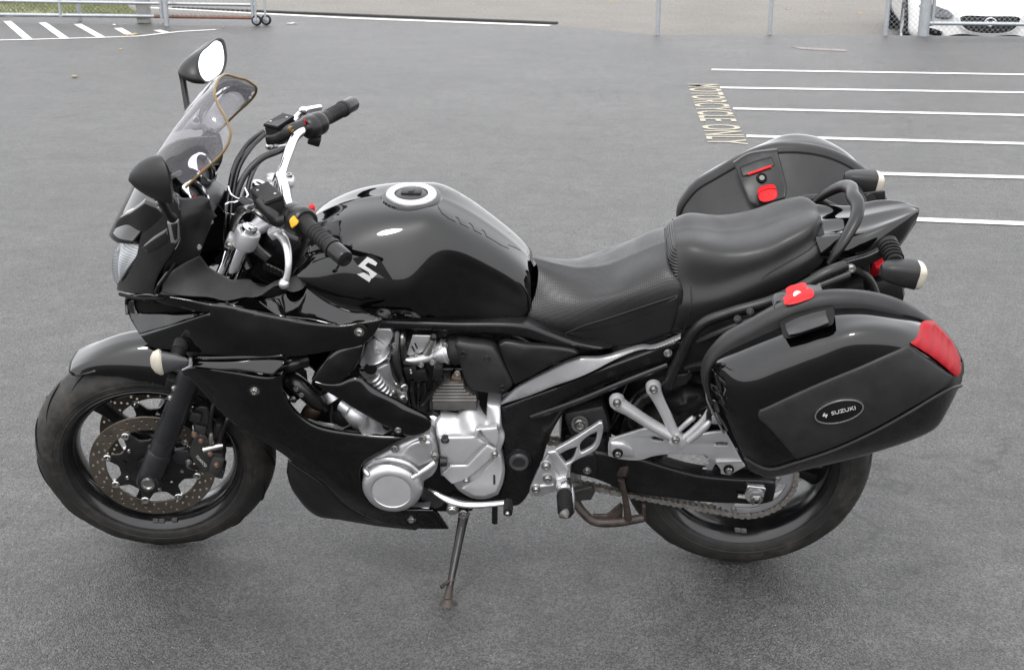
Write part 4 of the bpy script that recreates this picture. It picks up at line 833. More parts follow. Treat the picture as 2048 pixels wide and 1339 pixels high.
# ---- engine
EN = part('engine_block', join(rbox((-.80, 0, .40), (.42, .30, .26), None, .03), rbox((-.86, 0, .60), (.22, .30, .26), ang('Y', 12), .03), rbox((-.66, 0, .36), (.22, .26, .28), None, .03)), 'core')
part('cylinder_head_cover', panel([(-.9131,-.165,.6938),(-.9011,-.155,.7173),(-.8915,-.15,.7242),(-.881,-.15,.726),(-.8595,-.166,.7109),(-.8491,-.176,.7029),(-.8516,-.188,.7025),(-.9125,-.192,.6753),(-.9181,-.185,.68)], [(-.8849,-.176,.7109)], .09, .004, .006, 25), 'alu', EN)
part('head_rim', panel([(-.9183,-.192,.6719),(-.8494,-.192,.7044),(-.8461,-.19,.6979),(-.8484,-.188,.6901),(-.9058,-.19,.6621),(-.9183,-.19,.6593)], (), .08, .004, .005, 25), 'polished', EN)
part('cylinder_head', panel([(-.921,-.178,.6509),(-.8503,-.172,.6792),(-.8447,-.168,.6568),(-.8397,-.164,.6316),(-.816,-.158,.607),(-.8146,-.155,.5674),(-.8298,-.155,.5499),(-.8685,-.165,.5836),(-.905,-.172,.6234)], [(-.8696,-.176,.6383)], .06, .006, .006, 25), 'alu', EN)
part('head_tower', panel([(-.8852,-.15,.7568),(-.8464,-.15,.7541),(-.8417,-.15,.7379),(-.845,-.15,.7183),(-.8563,-.15,.7017),(-.8761,-.15,.7228),(-.8894,-.15,.734)], (), .06, .005, .006, 25), 'alu', EN)
part('cam_cap', lathe([(0, .002), (.0125, .002), (.0145, 0), (.015, -.02)], (-.8925,-.192,.6722), (0, -1, 0), 24), 'seal', EN)
for k in range(6):
    q = Vector((-.8896,-.178,.6399)).lerp(Vector((-.8639,-.172,.5897)), k / 5)
    part('boot_rib', lathe([(.010, -.004), (.0165, -.003), (.0185, 0), (.0165, .003), (.010, .004)], q, Vector((-.8896,-.178,.6399)) - Vector((-.8639,-.172,.5897)), 18), 'alu', EN)
part('head_bolt', bolt((-.8727,-.182,.7148), (0, -1, .3), .005), 'bolt', EN)
for q, r_ in (((-.8221,-.172,.6111), .010), ((-.8268,-.17,.5773), .012), ((-.8479,-.166,.5914), .009), ((-.8382,-.165,.6147), .007)):
    part('head_fitting', lathe([(0, .012), (r_ * .6, .012), (r_ * .7, .006), (r_, .004), (r_, -.01)], q, (.5, -1, .1), 8), 'bolt', EN)
part('throttle_bracket', plate([smoothloop([(-.797,.7385),(-.7565,.7377),(-.7525,.7201),(-.7693,.7002),(-.7846,.6901),(-.8053,.6819),(-.8134,.6884)], .006, 25), list(reversed(smoothloop([(-.8023,.7083),(-.7989,.7097),(-.7928,.6953),(-.7958,.6919)], .003, 30))), list(reversed(smoothloop([(-.7952,.717),(-.7918,.7183),(-.7863,.7033),(-.7892,.7006)], .003, 30)))], -.152, -.148, .0008), 'alu', EN)
TB = part('throttle_body', tube([(-.7898,-.12,.6505),(-.7535,-.132,.677),(-.7251,-.13,.6844),(-.7156,-.125,.6831)], [.016, .024, .0275, .028], 22, True, False), 'alu')
part('fuel_rail', tube([(-.8136,-.16,.6748),(-.7904,-.16,.6784),(-.762,-.16,.6861),(-.7505,-.16,.6929)], [.008, .010, .010, .008], 14), 'alu', TB)
for a, b, r_ in (((-.728,-.13,.6827), (-.724,-.13,.6841), .031), ((-.7503,-.13,.6767), (-.7474,-.13,.6778), .027)):
    part('throttle_flange', tube([a, b], r_, 24, True, False), 'alu', TB)
part('intake_rubber', tube([(-.7176,-.125,.6827),(-.7085,-.125,.6848),(-.6914,-.125,.6877)], [.033, .037, .034], 22, True, False), 'rubber', TB)
part('injector', tube([(-.7665,-.165,.6997),(-.7559,-.165,.7205),(-.7487,-.165,.7401)], [.010, .0085, .007], 12), 'bolt', TB)
part('injector_cap', lathe([(0, .006), (.006, .006), (.008, 0), (.008, -.008)], (-.7486,-.166,.7423), (.2, -.5, 1), 12), 'satin', TB)
for q in ((-.7529,-.166,.6751), (-.7796,-.168,.6694), (-.7242,-.162,.719), (-.6987,-.155,.6398), (-.756,-.166,.7162), (-.7914,-.16,.6857), (-.8389,-.16,.7163)):
    part('throttle_screw', bolt(q, (0, -1, .2), .005), 'bolt', TB)
part('throttle_sensor', join(rbox((-.8028,-.162,.6502), (.030, .024, .034), ang('Y', -12), .003), rbox((-.7835,-.16,.6425), (.034, .026, .030), ang('Y', -12), .004)), 'satin', TB)
part('sensor_cap', rbox((-.8026,-.166,.6744), (.034, .016, .008), ang('Y', 8), .002), 'matte', TB)
for q in ((-.8032,-.1755,.6602), (-.8024,-.1755,.6529)): part('sensor_pin', rbox(q, (.0035, .002, .0035), None, .0004), 'offwhite', TB)
part('sensor_plug', rbox((-.7424,-.168,.6516), (.022, .022, .036), ang('Y', 8), .004), 'satin', TB, label='blue-black connector')
part('plug_boot', tube([(-.741,-.165,.6363),(-.7386,-.165,.6229),(-.7536,-.165,.6024)], [.011, .009, .006], 12), 'hose', TB)
part('vacuum_hose', tube([(-.8356,-.13,.7357),(-.8375,-.15,.7118),(-.8392,-.16,.6851),(-.834,-.162,.6465),(-.8278,-.158,.6102)], [.012, .013, .014, .015, .012], 12), 'hose', TB)
part('breather_hose', tube([(-.8215,-.13,.7359),(-.8217,-.15,.7186),(-.8211,-.155,.6921),(-.8181,-.155,.6689)], .009, 10), 'hose', TB)
for k, pts in enumerate(([(-.8123,-.152,.6201),(-.8151,-.152,.5929),(-.8144,-.152,.5481)], [(-.8018,-.156,.6228),(-.8049,-.156,.5888),(-.8025,-.156,.5476)], [(-.7883,-.152,.6171),(-.7912,-.152,.583),(-.7944,-.152,.545)], [(-.7423,-.158,.6149),(-.7635,-.158,.5839),(-.7847,-.158,.5561)], [(-.7765,-.156,.6165),(-.7749,-.156,.5893),(-.7851,-.156,.5513)], [(-.7695,-.15,.5231),(-.7578,-.15,.5268),(-.7438,-.15,.5165)])):
    part('wiring_loom', tube(pts, .0045 + .002 * (k % 2), 8), 'hose', TB)
part('hot_cover', tube([(-.7169,-.12,.6109),(-.7028,-.12,.6042),(-.6913,-.12,.6044)], [.018, .02, .018], 14), 'hot', TB)
# regulator with fins
RG = part('regulator', join(panel([(-.7681,-.145,.5278),(-.767,-.145,.5545),(-.7551,-.145,.6027),(-.7509,-.145,.6075),(-.6871,-.145,.6085),(-.6797,-.145,.5847),(-.658,-.145,.5706),(-.6558,-.145,.5271)], (), .05, .003, .01, 30)), 'fins')
for k in range(6):
    y = 428 + k * 17
    pass
for pts in ([(-.7508,-.148,.6038),(-.6858,-.148,.6048)], [(-.753,-.149,.5959),(-.6851,-.149,.5968)], [(-.7544,-.15,.5879),(-.6813,-.15,.589)], [(-.7563,-.151,.5799),(-.6734,-.151,.5811)], [(-.7577,-.152,.5719),(-.6568,-.152,.5734)], [(-.7586,-.154,.5646),(-.656,-.154,.5661)]):
    part('regulator_fin', tube(pts, .0042, 6, True, False), 'fins', RG)
part('regulator_base', panel([(-.7601,-.156,.563),(-.6567,-.156,.5646),(-.6561,-.156,.5385),(-.7595,-.156,.5369)], (), .02, .003, .01, 30), 'fins', RG)
# sprocket cover
sc_o = [(-.7528,-.175,.5146),(-.7404,-.165,.5239),(-.7026,-.16,.5196),(-.683,-.158,.5356),(-.6629,-.158,.5368),(-.6481,-.16,.5268),(-.6342,-.162,.5147),(-.6316,-.158,.5548),(-.6,-.158,.5533),(-.5974,-.178,.5021),(-.5904,-.18,.4766),(-.6002,-.182,.4357),(-.5914,-.182,.388),(-.5952,-.18,.3481),(-.6074,-.178,.3075),(-.6375,-.178,.2928),(-.6707,-.178,.2942),(-.7052,-.18,.3202),(-.7244,-.184,.3565),(-.7441,-.188,.3694),(-.745,-.194,.442),(-.7486,-.195,.4847)]
SPC = part('sprocket_cover', panel(sc_o, [(-.7448,-.199,.4911),(-.6606,-.199,.4939),(-.6563,-.196,.5138),(-.6067,-.19,.5153),(-.7139,-.2,.4519),(-.7159,-.198,.3952),(-.6568,-.19,.3288),(-.619,-.19,.3757),(-.6334,-.196,.4602)], .05, .006, .007, 40), 'alupaint')
part('cover_facet', panel([(-.7423,-.204,.4927),(-.6611,-.204,.496),(-.6558,-.204,.517),(-.6072,-.204,.5232),(-.6024,-.204,.4985),(-.608,-.204,.4665),(-.6285,-.204,.4858),(-.6459,-.204,.5148),(-.6524,-.204,.4927),(-.6347,-.204,.4783),(-.6823,-.204,.4195),(-.7289,-.204,.4186),(-.7408,-.204,.4244)], (), .012, .004, .006, 30), 'alupaint', SPC)
part('cover_facet', panel([(-.7189,-.205,.413),(-.6783,-.205,.4148),(-.6307,-.205,.4742),(-.6096,-.205,.4622),(-.6172,-.205,.4423),(-.6814,-.205,.3733),(-.7166,-.205,.3573),(-.7401,-.205,.3874)], (), .012, .004, .006, 30), 'alupaint', SPC)
part('cover_facet', panel([(-.6087,-.196,.4458),(-.5996,-.196,.436),(-.5948,-.196,.3959),(-.6006,-.196,.3602),(-.6104,-.196,.3292),(-.6382,-.196,.3142),(-.6671,-.196,.3157),(-.6973,-.196,.3379),(-.6763,-.196,.3563),(-.62,-.196,.4206)], (), .012, .004, .006, 30), 'alupaint', SPC)
part('cover_plug', lathe([(0, -.002), (.007, -.002), (.0085, .001), (.0098, 0), (.0098, -.01)], (-.7284,-.206,.487), (0, -1, 0), 20), 'matte', SPC)
for q in ((-.6815,-.206,.3689), (-.613,-.206,.4491)): part('cover_bolt', bolt(q, (0, -1, 0), .0062), 'bolt', SPC)
part('part_mark', rbox((-.6159,-.1965,.368), (.005, .001, .028), None, .0003), 'matte', SPC)
part('neutral_switch', tube([(-.7396,-.215,.4326),(-.7247,-.215,.4329)], [.013, .011], 14, True, False), 'satin', SPC)
# generator cover
gen = [(-.9245,-.21,.4131),(-.9076,-.214,.4289),(-.8819,-.216,.4483),(-.8398,-.218,.4776),(-.7988,-.218,.4979),(-.7767,-.216,.5056),(-.7628,-.215,.5061),(-.7516,-.215,.4867),(-.7469,-.215,.4225),(-.7576,-.213,.3906),(-.7855,-.21,.3624),(-.7907,-.208,.3222),(-.8158,-.206,.2926),(-.8682,-.205,.2835),(-.9044,-.206,.3003),(-.9224,-.208,.3378),(-.9277,-.21,.3777)]
GC = part('generator_cover', panel(gen, [(-.8407,-.224,.4474),(-.7923,-.224,.4532),(-.8609,-.225,.3726)], .06, .008, .007, 40), 'alu')
gq = Vector((-.8556,-.222,.3653))
part('generator_dome', lathe([(0, .021), (.046, .021), (.0475, .0225), (.050, .0225), (.058, .0205), (.066, .015), (.0715, .004), (.073, -.012)], gq, (0, -1, 0), 48), 'alu', GC)
part('dome_face', lathe([(0, .0216), (.0455, .0214)], gq, (0, -1, 0), 40), 'alupaint', GC)
for pts in ([(-.8051,-.24,.4027),(-.7769,-.232,.4197),(-.7533,-.22,.4336)], [(-.9065,-.235,.4046),(-.9153,-.226,.4102),(-.9187,-.215,.4119)], [(-.89,-.222,.4352),(-.8558,-.232,.4491),(-.8158,-.236,.4394),(-.793,-.234,.4159)]):
    part('cover_rib', tube(pts, .0065, 10), 'alu', GC)
part('upper_boss', panel([(-.8363,-.225,.4532),(-.8065,-.225,.4881),(-.7782,-.225,.4984),(-.7605,-.225,.4938),(-.758,-.225,.4546),(-.7689,-.225,.4345),(-.7938,-.225,.4166),(-.8171,-.225,.4362)], (), .012, .006, .006, 40), 'alu', GC)
for q in ((-.8443,-.226,.4745), (-.7781,-.224,.5016), (-.7513,-.224,.4549)): part('cover_bolt', bolt(q, (0, -1, .1), .0075), 'bolt', GC)
part('oil_filter', tube([(-.7872,-.1,.2619),(-.7651,-.15,.2826)], [.035, .034], 22, True, False), 'blackmetal')
part('sump', join(rbox((-.80, 0, .235), (.26, .22, .09), None, .02)), 'core')
part('lower_cover', panel([(-.9076,-.17,.2532),(-.8708,-.19,.2672),(-.8066,-.2,.2807),(-.7732,-.2,.2834),(-.7745,-.2,.2719),(-.8369,-.195,.2656),(-.8978,-.18,.2561)], (), .02, .003, .006), 'alu')
part('starter_motor', tube([(-.7735,-.14,.5071),(-.7576,-.14,.4975),(-.7567,-.14,.4677)], [.02, .026, .024], 18), 'alu')
# exhaust and radiator plumbing seen through the fairing opening
EX = part('exhaust_header', join(tube([(-1.0007,-.12,.5585),(-1.0212,-.15,.5492),(-1.041,-.16,.5362),(-1.0626,-.13,.4856),(-1.0622,-.1,.4038),(-1.0258,-.08,.3169)], .020, 16)), 'hot')
part('header_flange', tube([(-.986,-.14,.5527),(-.9983,-.13,.57)], [.028, .028], 18, True, False), 'alu', EX)
part('water_pump', tube([(-.9552,-.16,.5473),(-.9349,-.17,.5301),(-.9259,-.16,.5038)], [.024, .028, .026], 18), 'alu', EN)
part('water_pump_rib', tube([(-.9697,-.165,.5601),(-.9489,-.175,.5503)], [.018, .020], 16, True, False), 'alu', EN)
RD = part('radiator', join(rbox((-1.13, 0, .60), (.05, .36, .30), ang('Y', 14), .008)), 'blackmetal')
part('radiator_hose', tube([(-1.1055,-.14,.6182),(-1.072,-.17,.6193),(-1.0394,-.17,.5817),(-1.018,-.15,.5395)], .021, 14), 'hose', RD)
part('radiator_hose', tube([(-1.0998,-.17,.6612),(-1.0751,-.17,.6708),(-1.0471,-.15,.6679)], .018, 14), 'hose', RD)
for q in ((-1.0668,-.19,.616), (-1.0563,-.19,.6005), (-1.0777,-.19,.5849)): part('hose_clamp_screw', bolt(q, (0, -1, 0), .007), 'bolt', RD)
part('radiator_side', panel([(-1.1087,-.15,.6483),(-1.0823,-.16,.655),(-1.0535,-.16,.6225),(-1.0537,-.16,.5747),(-1.0838,-.16,.555),(-1.1072,-.15,.5817)], (), .03, .005, .008), 'blackmetal', RD)
# inner black fill of the frame behind the seat panel and around the steering head
part('inner_frame', join(tube([(-1.06, -.07, .86), (-.9, -.10, .78), (-.6, -.10, .73), (-.45, -.12, .62)], .024, 12), tube([(-1.06, .07, .86), (-.9, .10, .78), (-.6, .10, .73), (-.45, .12, .62)], .024, 12), rbox((-.70, 0, .68), (.34, .22, .14), None, .03), rbox((-.47, 0, .62), (.24, .2, .22), None, .03)), 'frame')
part('air_box', join(rbox((-1.0, 0, .80), (.16, .18, .1), ang('Y', -20), .02)), 'satin')
gr = [(-1.1276,-.1,.8918),(-1.1067,-.1,.8806),(-1.0874,-.1,.8701),(-1.0869,-.1,.8579),(-1.11,-.1,.8653),(-1.1289,-.1,.8785)]
part('heat_sticker', panel(gr, (), .003, .001, .008), 'fins')
for k in range(5):
    a = np.array(gr[0]) * (1 - k / 5) + np.array(gr[2]) * (k / 5); b = np.array(gr[5]) * (1 - k / 5) + np.array(gr[3]) * (k / 5)
    part('grille_bar', tube([tuple(a + [0, -.003, 0]), tuple(b + [0, -.003, 0])], .004, 6, True, False), 'seal')
# ---- gear lever, stands, rests
GL = part('gear_lever', join(tube([(-.7701,-.2,.3396),(-.7572,-.215,.3438),(-.7402,-.225,.338),(-.7155,-.232,.3286),(-.6911,-.234,.3224),(-.6543,-.236,.3221),(-.6134,-.238,.3281),(-.5808,-.24,.3355)], [.006, .007, .008, .0105, .0095, .0085, .0078, .008], 12, True, True, 50, (1, .8))), 'polished')
part('lever_pivot', lathe([(0, .006), (.007, .006), (.0085, .004), (.012, .004), (.0145, 0), (.0145, -.02)], (-.7143,-.24,.3092), (0, -1, 0), 24), 'bolt', GL)
part('lever_boss', tube([(-.7156,-.232,.3255),(-.7151,-.232,.3028)], [.011, .013], 14, True, False), 'polished', GL)
part('lever_rubber', tube([(-.5815,-.24,.3375),(-.5807,-.262,.3355),(-.5808,-.28,.3356)], [.0105, .0115, .011], 14), 'rubber', GL)
part('lever_tip', lathe([(0, .004), (.005, .003), (.006, 0), (.006, -.004)], (-.5815,-.285,.3355), (0, -1, -.2), 12), 'bolt', GL)
part('breather_pipe', tube([(-.6205,-.12,.2271),(-.6213,-.12,.1755)], .0075, 10, True, False), 'hose')
foot = Vector((-.7331,-.2875,.0579)); top = Vector((-.6921,-.165,.2456))
dv = (foot - top)
SS = part('side_stand', join(tube([top, top + dv * .12, top + dv * .5, foot - dv.normalized() * .045], [.0145, .0125, .0105, .0085], 12, True, True, 24, (1, .75))), 'blackmetal')
part('stand_groove', tube([top + dv * .14 + Vector((0, -.0092, 0)), top + dv * .78 + Vector((0, -.0068, 0))], .0028, 8, True, False), 'fins', SS)
part('stand_bracket', join(rbox(top + Vector((-.012, .02, .02)), (.055, .045, .05), ang('Y', 15), .008)), 'blackmetal', SS)
part('stand_pivot', bolt(top + Vector((-.002, -.018, .004)), (0, -1, .1), .010), 'bolt', SS)
dn = dv.normalized()
part('stand_foot', join(tube([foot - dn * .048, foot - dn * .02, foot - dn * .004], [.0085, .0105, .013], 12), lathe([(0, .016), (.010, .015), (.016, .009), (.0215, .003), (.0225, 0), (.020, -.001), (0, -.001)], foot + Vector((.004, -.002, .001)), (0, math.sin(LEAN), math.cos(LEAN)), 22)), 'rust', SS)
part('stand_peg', tube([foot - dn * .062 + Vector((.008, 0, 0)), foot - dn * .058 + Vector((-.012, -.012, 0)), foot - dn * .055 + Vector((-.022, -.022, 0))], [.0048, .0045, .005], 10), 'rust', SS)
CS = part('centre_stand', join(tube([(-.4348,-.09,.2645),(-.4222,-.11,.2414),(-.3972,-.13,.214),(-.3724,-.14,.2005),(-.3258,-.145,.2024),(-.2747,-.145,.2128),(-.2528,-.145,.2179)], [.013, .0115, .0115, .0115, .0115, .011, .010], 14), tube([(-.2922,-.15,.2196),(-.2995,-.16,.2755),(-.3087,-.168,.3271),(-.3145,-.17,.354)], [.010, .0078, .007, .008], 12),
    tube([(-.42, -.10, .22), (-.42, .10, .22)], .014, 12, True, False), tube([(-.42, .10, .22), (-.36, .14, .17), (-.28, .145, .16)], .015, 12)), 'rust')
part('stand_pad', join(hexa([(-.3266,-.165,.3649),(-.3178,-.165,.3888),(-.2997,-.195,.4145),(-.3073,-.2,.3917)], (.003, .004, -.012), .002)), 'rust', CS)
part('stand_plate', panel([(-.2584,-.15,.2576),(-.2511,-.15,.2577),(-.2479,-.15,.2111),(-.2648,-.15,.2045),(-.2749,-.15,.2137),(-.2582,-.15,.2234)], (), .01, .002, .005, 30), 'rust', CS)
part('stand_cross_plate', panel([(-.4401,-.14,.2877),(-.381,-.14,.3087),(-.3745,-.14,.289),(-.3837,-.14,.2658),(-.4227,-.14,.2619)], (), .012, .003, .006, 30), 'dirtymetal', CS)
part('stand_gusset', panel([(-.3778,-.142,.2209),(-.3423,-.142,.2216),(-.3128,-.142,.2563),(-.3052,-.142,.2503),(-.3053,-.142,.2145),(-.3602,-.142,.2024)], (), .006, .002, .006, 30), 'rust', CS)
# rider footrest bracket
br = smoothloop([(-.5318,.3404),(-.5282,.3572),(-.5105,.4071),(-.4966,.4373),(-.4845,.4553),(-.4285,.4973),(-.3714,.544),(-.3649,.5431),(-.3621,.5326),(-.3655,.4984),(-.3726,.4733),(-.3823,.4608),(-.4297,.4292),(-.4394,.4084),(-.4443,.3754),(-.4464,.3632),(-.4661,.3472),(-.4838,.3385),(-.5193,.3284),(-.5291,.3304)], .005, 40)
h1 = smoothloop([(-.4687,.4485),(-.4402,.4668),(-.4212,.4746),(-.4236,.4628),(-.4337,.4346),(-.4501,.4234),(-.4559,.4288)], .004, 40); h2 = smoothloop([(-.4144,.4816),(-.4026,.4993),(-.378,.5177),(-.3753,.5135),(-.3791,.4902),(-.3865,.4752),(-.4105,.4576),(-.4149,.4629)], .004, 40)
RB = part('footrest_bracket', plate([br, list(reversed(h1)), list(reversed(h2))], -.208, -.194, .003), 'alu')
part('bracket_fold', panel([(-.4895,-.215,.4629),(-.4714,-.215,.4675),(-.4395,-.215,.4142),(-.4444,-.215,.3868),(-.462,-.215,.392),(-.4842,-.215,.4458)], (), .012, .004, .006, 40), 'alu', RB)
for q in ((-.4929,-.209,.4196), (-.4892,-.209,.3836), (-.5165,-.209,.3505)):
    part('bracket_boss', lathe([(.010, .001), (.0135, .001), (.0145, -.002), (.0145, -.006)], q, (0, -1, 0), 20), 'alu', RB); part('bracket_bolt', bolt(Vector(q) + Vector((0, -.001, 0)), (0, -1, 0), .0085), 'bolt', RB)
part('bracket_rib', tube([(-.5059,-.209,.3601),(-.475,-.209,.3651)], .0035, 8, True, False), 'alu', RB)
pg = [(-.4508,-.21,.3636),(-.4493,-.235,.3581),(-.4474,-.268,.3537),(-.4456,-.3,.3518)]
FP = part('footpeg', tube(pg, [.012, .0165, .018, .0155], 18), 'rubber')
pa, pb = Vector(pg[1]), Vector(pg[3])
for k in range(7): part('peg_rib', lathe([(.0165, 0), (.0192, .001), (.0192, .003), (.0165, .004)], pa.lerp(pb, (k + .5) / 7.6), pb - pa, 18), 'rubber', FP)
part('peg_mount', join(rbox((-.4503,-.222,.3673), (.036, .036, .03), ang('Y', -8), .005)), 'polished', FP)
part('peg_bar', tube([(-.4319,-.21,.3667),(-.43,-.25,.3536),(-.4309,-.29,.3468)], [.006, .006, .0055], 10), 'polished', FP)
part('peg_tip', tube([(-.4491,-.302,.3534),(-.4465,-.307,.3525),(-.4439,-.314,.3494)], [.0150, .010, .003], 14), 'fins', FP)
# passenger footrest
V1 = [(-.3315,-.185,.5841),(-.2967,-.188,.5619),(-.2526,-.19,.53),(-.2132,-.195,.5079),(-.1936,-.2,.4975)]; V2 = [(-.2493,-.18,.6189),(-.236,-.185,.5917),(-.2174,-.19,.5541),(-.2032,-.195,.5212),(-.1926,-.2,.5012)]
PR = part('passenger_footrest_bracket', join(tube(V1, [.018, .0145, .014, .0135, .013], 14, True, True, 30), tube(V2, [.017, .0135, .0125, .0125, .013], 14, True, True, 30),
     *[lathe([(0, .006), (.010, .006), (.0165, .004), (.018, -.004), (.018, -.014)], q, (0, -1, 0), 22) for q in ((-.3318,-.19,.5875), (-.2497,-.185,.6222))], rbox((-.1873,-.203,.4955), (.036, .03, .032), ang('Y', 35), .005)), 'alupaint')
for q in ((-.3325,-.206,.5968), (-.251,-.201,.6313), (-.1964,-.22,.5076)): part('bracket_bolt', bolt(q, (0, -1, .1), .0075), 'bolt', PR)
for pts, rr in (([(-.1789,-.205,.4971),(-.1554,-.21,.5273),(-.1362,-.213,.5558),(-.1251,-.215,.5892)], .0085), ([(-.1658,-.222,.5069),(-.1446,-.228,.5351),(-.1294,-.23,.5574),(-.1225,-.23,.5678)], .008), ([(-.1879,-.195,.5162),(-.1684,-.2,.5436),(-.1564,-.2,.5568)], .006)):
    part('passenger_peg', tube(pts, [rr, rr * 1.1, rr * 1.05, rr * .6][:len(pts)], 12), 'alupaint', PR)
part('peg_rubber', panel([(-.1309,-.226,.5854),(-.1227,-.226,.6008),(-.1179,-.226,.5548),(-.122,-.226,.547),(-.1271,-.226,.5547)], (), .01, .003, .005, 40), 'rubber', PR)

# ================================================================== MOTORCYCLE: rear end
RW = part('rear_wheel', rim_mesh(RC, .2225, .080, .197), 'rim')
part('rim_lip', lathe_y([(.2240, -.082), (.2270, -.083), (.2280, -.0815), (.2270, -.080)], RC, 96), 'fork', RW)
part('tyre', tyre_mesh(RC, .315, .092, .215, 0, 2), 'tyre', RW)
for a in (R(100), R(220), R(340)): part('spoke', spoke(RC, a, .035, .200, .032, .018, .026, .020), 'frame', RW)
part('hub', lathe_y([(.018, .09), (.04, .09), (.05, .07), (.055, .03), (.06, 0), (.06, -.04), (.07, -.06), (.07, -.09), (.018, -.095)], RC, 40), 'blackmetal', RW)
for k in range(16): part('tread_groove', sipe(RC, .315, .092, 2 * math.pi * k / 16, -1 if k % 2 else 1, .38, -1), 'seal', RW)
for a in (R(262), R(266.5)): part('balance_weight', rbox((RC.x + .2005 * math.cos(a) + .02, -.062, RC.z + .2005 * math.sin(a)), (.015, .014, .006), Matrix.Rotation(-(a + math.pi / 2), 3, 'Y'), .0015), 'fins', RW)
part('rear_brake_disc', disc_mesh(RC, .10, .12, .085, 22), 'disc', RW)
# sprocket with teeth
tl = []
for k in range(45):
    for j, r in enumerate((.1085, .1165, .1175, .1165, .1085)): 
        a = 2 * math.pi * (k + (j - 2) * .17) / 45; tl.append((RC.x + r * math.cos(a), RC.z + r * math.sin(a)))
sl_ = [tl, list(reversed(circ2(RC.x, RC.z, .05, 32)))]
for k in range(6):
    a = 2 * math.pi * (k + .5) / 6; p = []
    for j in range(9): b = a - .36 + .72 * j / 8; p.append((RC.x + .094 * math.cos(b), RC.z + .094 * math.sin(b)))
    for j in range(9): b = a + .30 - .60 * j / 8; p.append((RC.x + .074 * math.cos(b), RC.z + .074 * math.sin(b)))
    sl_.append(list(reversed(p)))
CHW = .104
part('sprocket', plate(sl_, -CHW - .003, -CHW + .003, .0006, 0), 'alu', RW)
for k in range(6):
    a = 2 * math.pi * k / 6; part('sprocket_nut', bolt((RC.x + .068 * math.cos(a), -CHW - .003, RC.z + .068 * math.sin(a)), (0, -1, 0), .007), 'bolt', RW)
# chain: belt path round both sprockets, one link every 15.9 mm
def chain():
    c1, r1, c2, r2 = np.array([RC.x, RC.z]), .1135, np.array([-.655, .385]), .0455
    d = c2 - c1; L = np.linalg.norm(d); th = math.atan2(d[1], d[0]); al = math.acos((r1 - r2) / L); P = []
    def arc(c, r, a0, a1, n): return [(c[0] + r * math.cos(a), c[1] + r * math.sin(a)) for a in np.linspace(a0, a1, n)]
    P += arc(c1, r1, th + al, th + 2 * math.pi - al, 60)
    low0 = P[-1]; a2 = arc(c2, r2, th - al, th + al, 24)
    mid = [(low0[0] * (1 - t) + a2[0][0] * t, low0[1] * (1 - t) + a2[0][1] * t - .018 * math.sin(math.pi * t)) for t in np.linspace(0, 1, 24)[1:-1]]
    P += mid + a2; P.append(P[0]); P = np.array(P)
    S = np.concatenate([[0], np.cumsum(np.linalg.norm(np.diff(P, axis=0), axis=1))]); n = int(round(S[-1] / .0159)); n += n % 2
    q = np.linspace(0, S[-1], n + 1); X = np.interp(q, S, P[:, 0]); Z = np.interp(q, S, P[:, 1]); ms = []
    for i in range(n):
        a = np.array([X[i], Z[i]]); b = np.array([X[i + 1], Z[i + 1]]); u = (b - a) / np.linalg.norm(b - a); v = np.array([-u[1], u[0]])
        lp = []
        for c, s0 in ((b, 0), (a, math.pi)):
            for k in range(7):
                t = s0 - math.pi / 2 + math.pi * k / 6; lp.append(c + (u * math.cos(t) + v * math.sin(t)) * .0072)
        m1 = (a + b) / 2; lp.insert(7, m1 + v * .0048); lp.append(m1 - v * .0048)
        o = .0068 if i % 2 else .0092
        for s in (-1, 1):
            y0 = -CHW + s * o; y1 = y0 + s * .0022; k = len(lp)
            V = [(p[0], y0, p[1]) for p in lp] + [(p[0], y1, p[1]) for p in lp]
            F = [tuple(range(k)), tuple(range(2 * k - 1, k - 1, -1))] + [(j, j + k, (j + 1) % k + k, (j + 1) % k) for j in range(k)]
            ms.append((V, F))
        ms.append(lathe([(0, .0125), (.0026, .0125), (.003, .011), (.003, 0), (.0052, 0), (.0052, -.0)], (a[0], -CHW, a[1]), (0, -1, 0), 8))
        ms.append(tube([(a[0], -CHW - .0065, a[1]), (a[0], -CHW + .0065, a[1])], .0051, 8, False, False))
    return join(*ms)
CHN = part('drive_chain', chain(), 'chain', sharp=40, weld=False)
# swing arm
sa = [(-.4349,-.135,.3418),(-.4289,-.135,.3933),(-.3778,-.135,.408),(-.3421,-.135,.4031),(-.2703,-.135,.3894),(-.1976,-.135,.364),(-.1248,-.135,.3429),(-.0301,-.135,.3334),(.0282,-.135,.3317),(.0592,-.135,.3249),(.0629,-.135,.3041),(.0603,-.135,.264),(.0349,-.135,.2549),(-.0331,-.135,.2547),(-.1195,-.135,.2588),(-.1927,-.135,.2689),(-.2658,-.135,.279),(-.3024,-.135,.2875),(-.3668,-.135,.3205)]
SWA = part('swing_arm', both(panel(sa, (), .035, .009, .009, 35)), 'frame')
part('swing_arm_cross', join(rbox((-.40, 0, .40), (.12, .26, .10), ang('Y', 6), .02)), 'frame', SWA)
part('chain_slider', panel([(-.4289,-.142,.3929),(-.378,-.142,.4092),(-.3707,-.142,.3829),(-.3717,-.142,.3325),(-.4215,-.142,.3485)], (), .01, .004, .008, 35), 'satin', SWA)
part('slider_screw', bolt((-.3948,-.144,.3583), (0, -1, 0), .0075), 'bolt', SWA)
AJ = part('axle_adjuster', panel([(-.0154,-.15,.2858),(-.0103,-.15,.3216),(-.0065,-.15,.3251),(.0318,-.15,.3202),(.0359,-.15,.3146),(.0311,-.15,.277),(.0269,-.15,.2735),(-.0097,-.15,.2819)], (), .016, .003, .006, 30), 'polished', SWA)
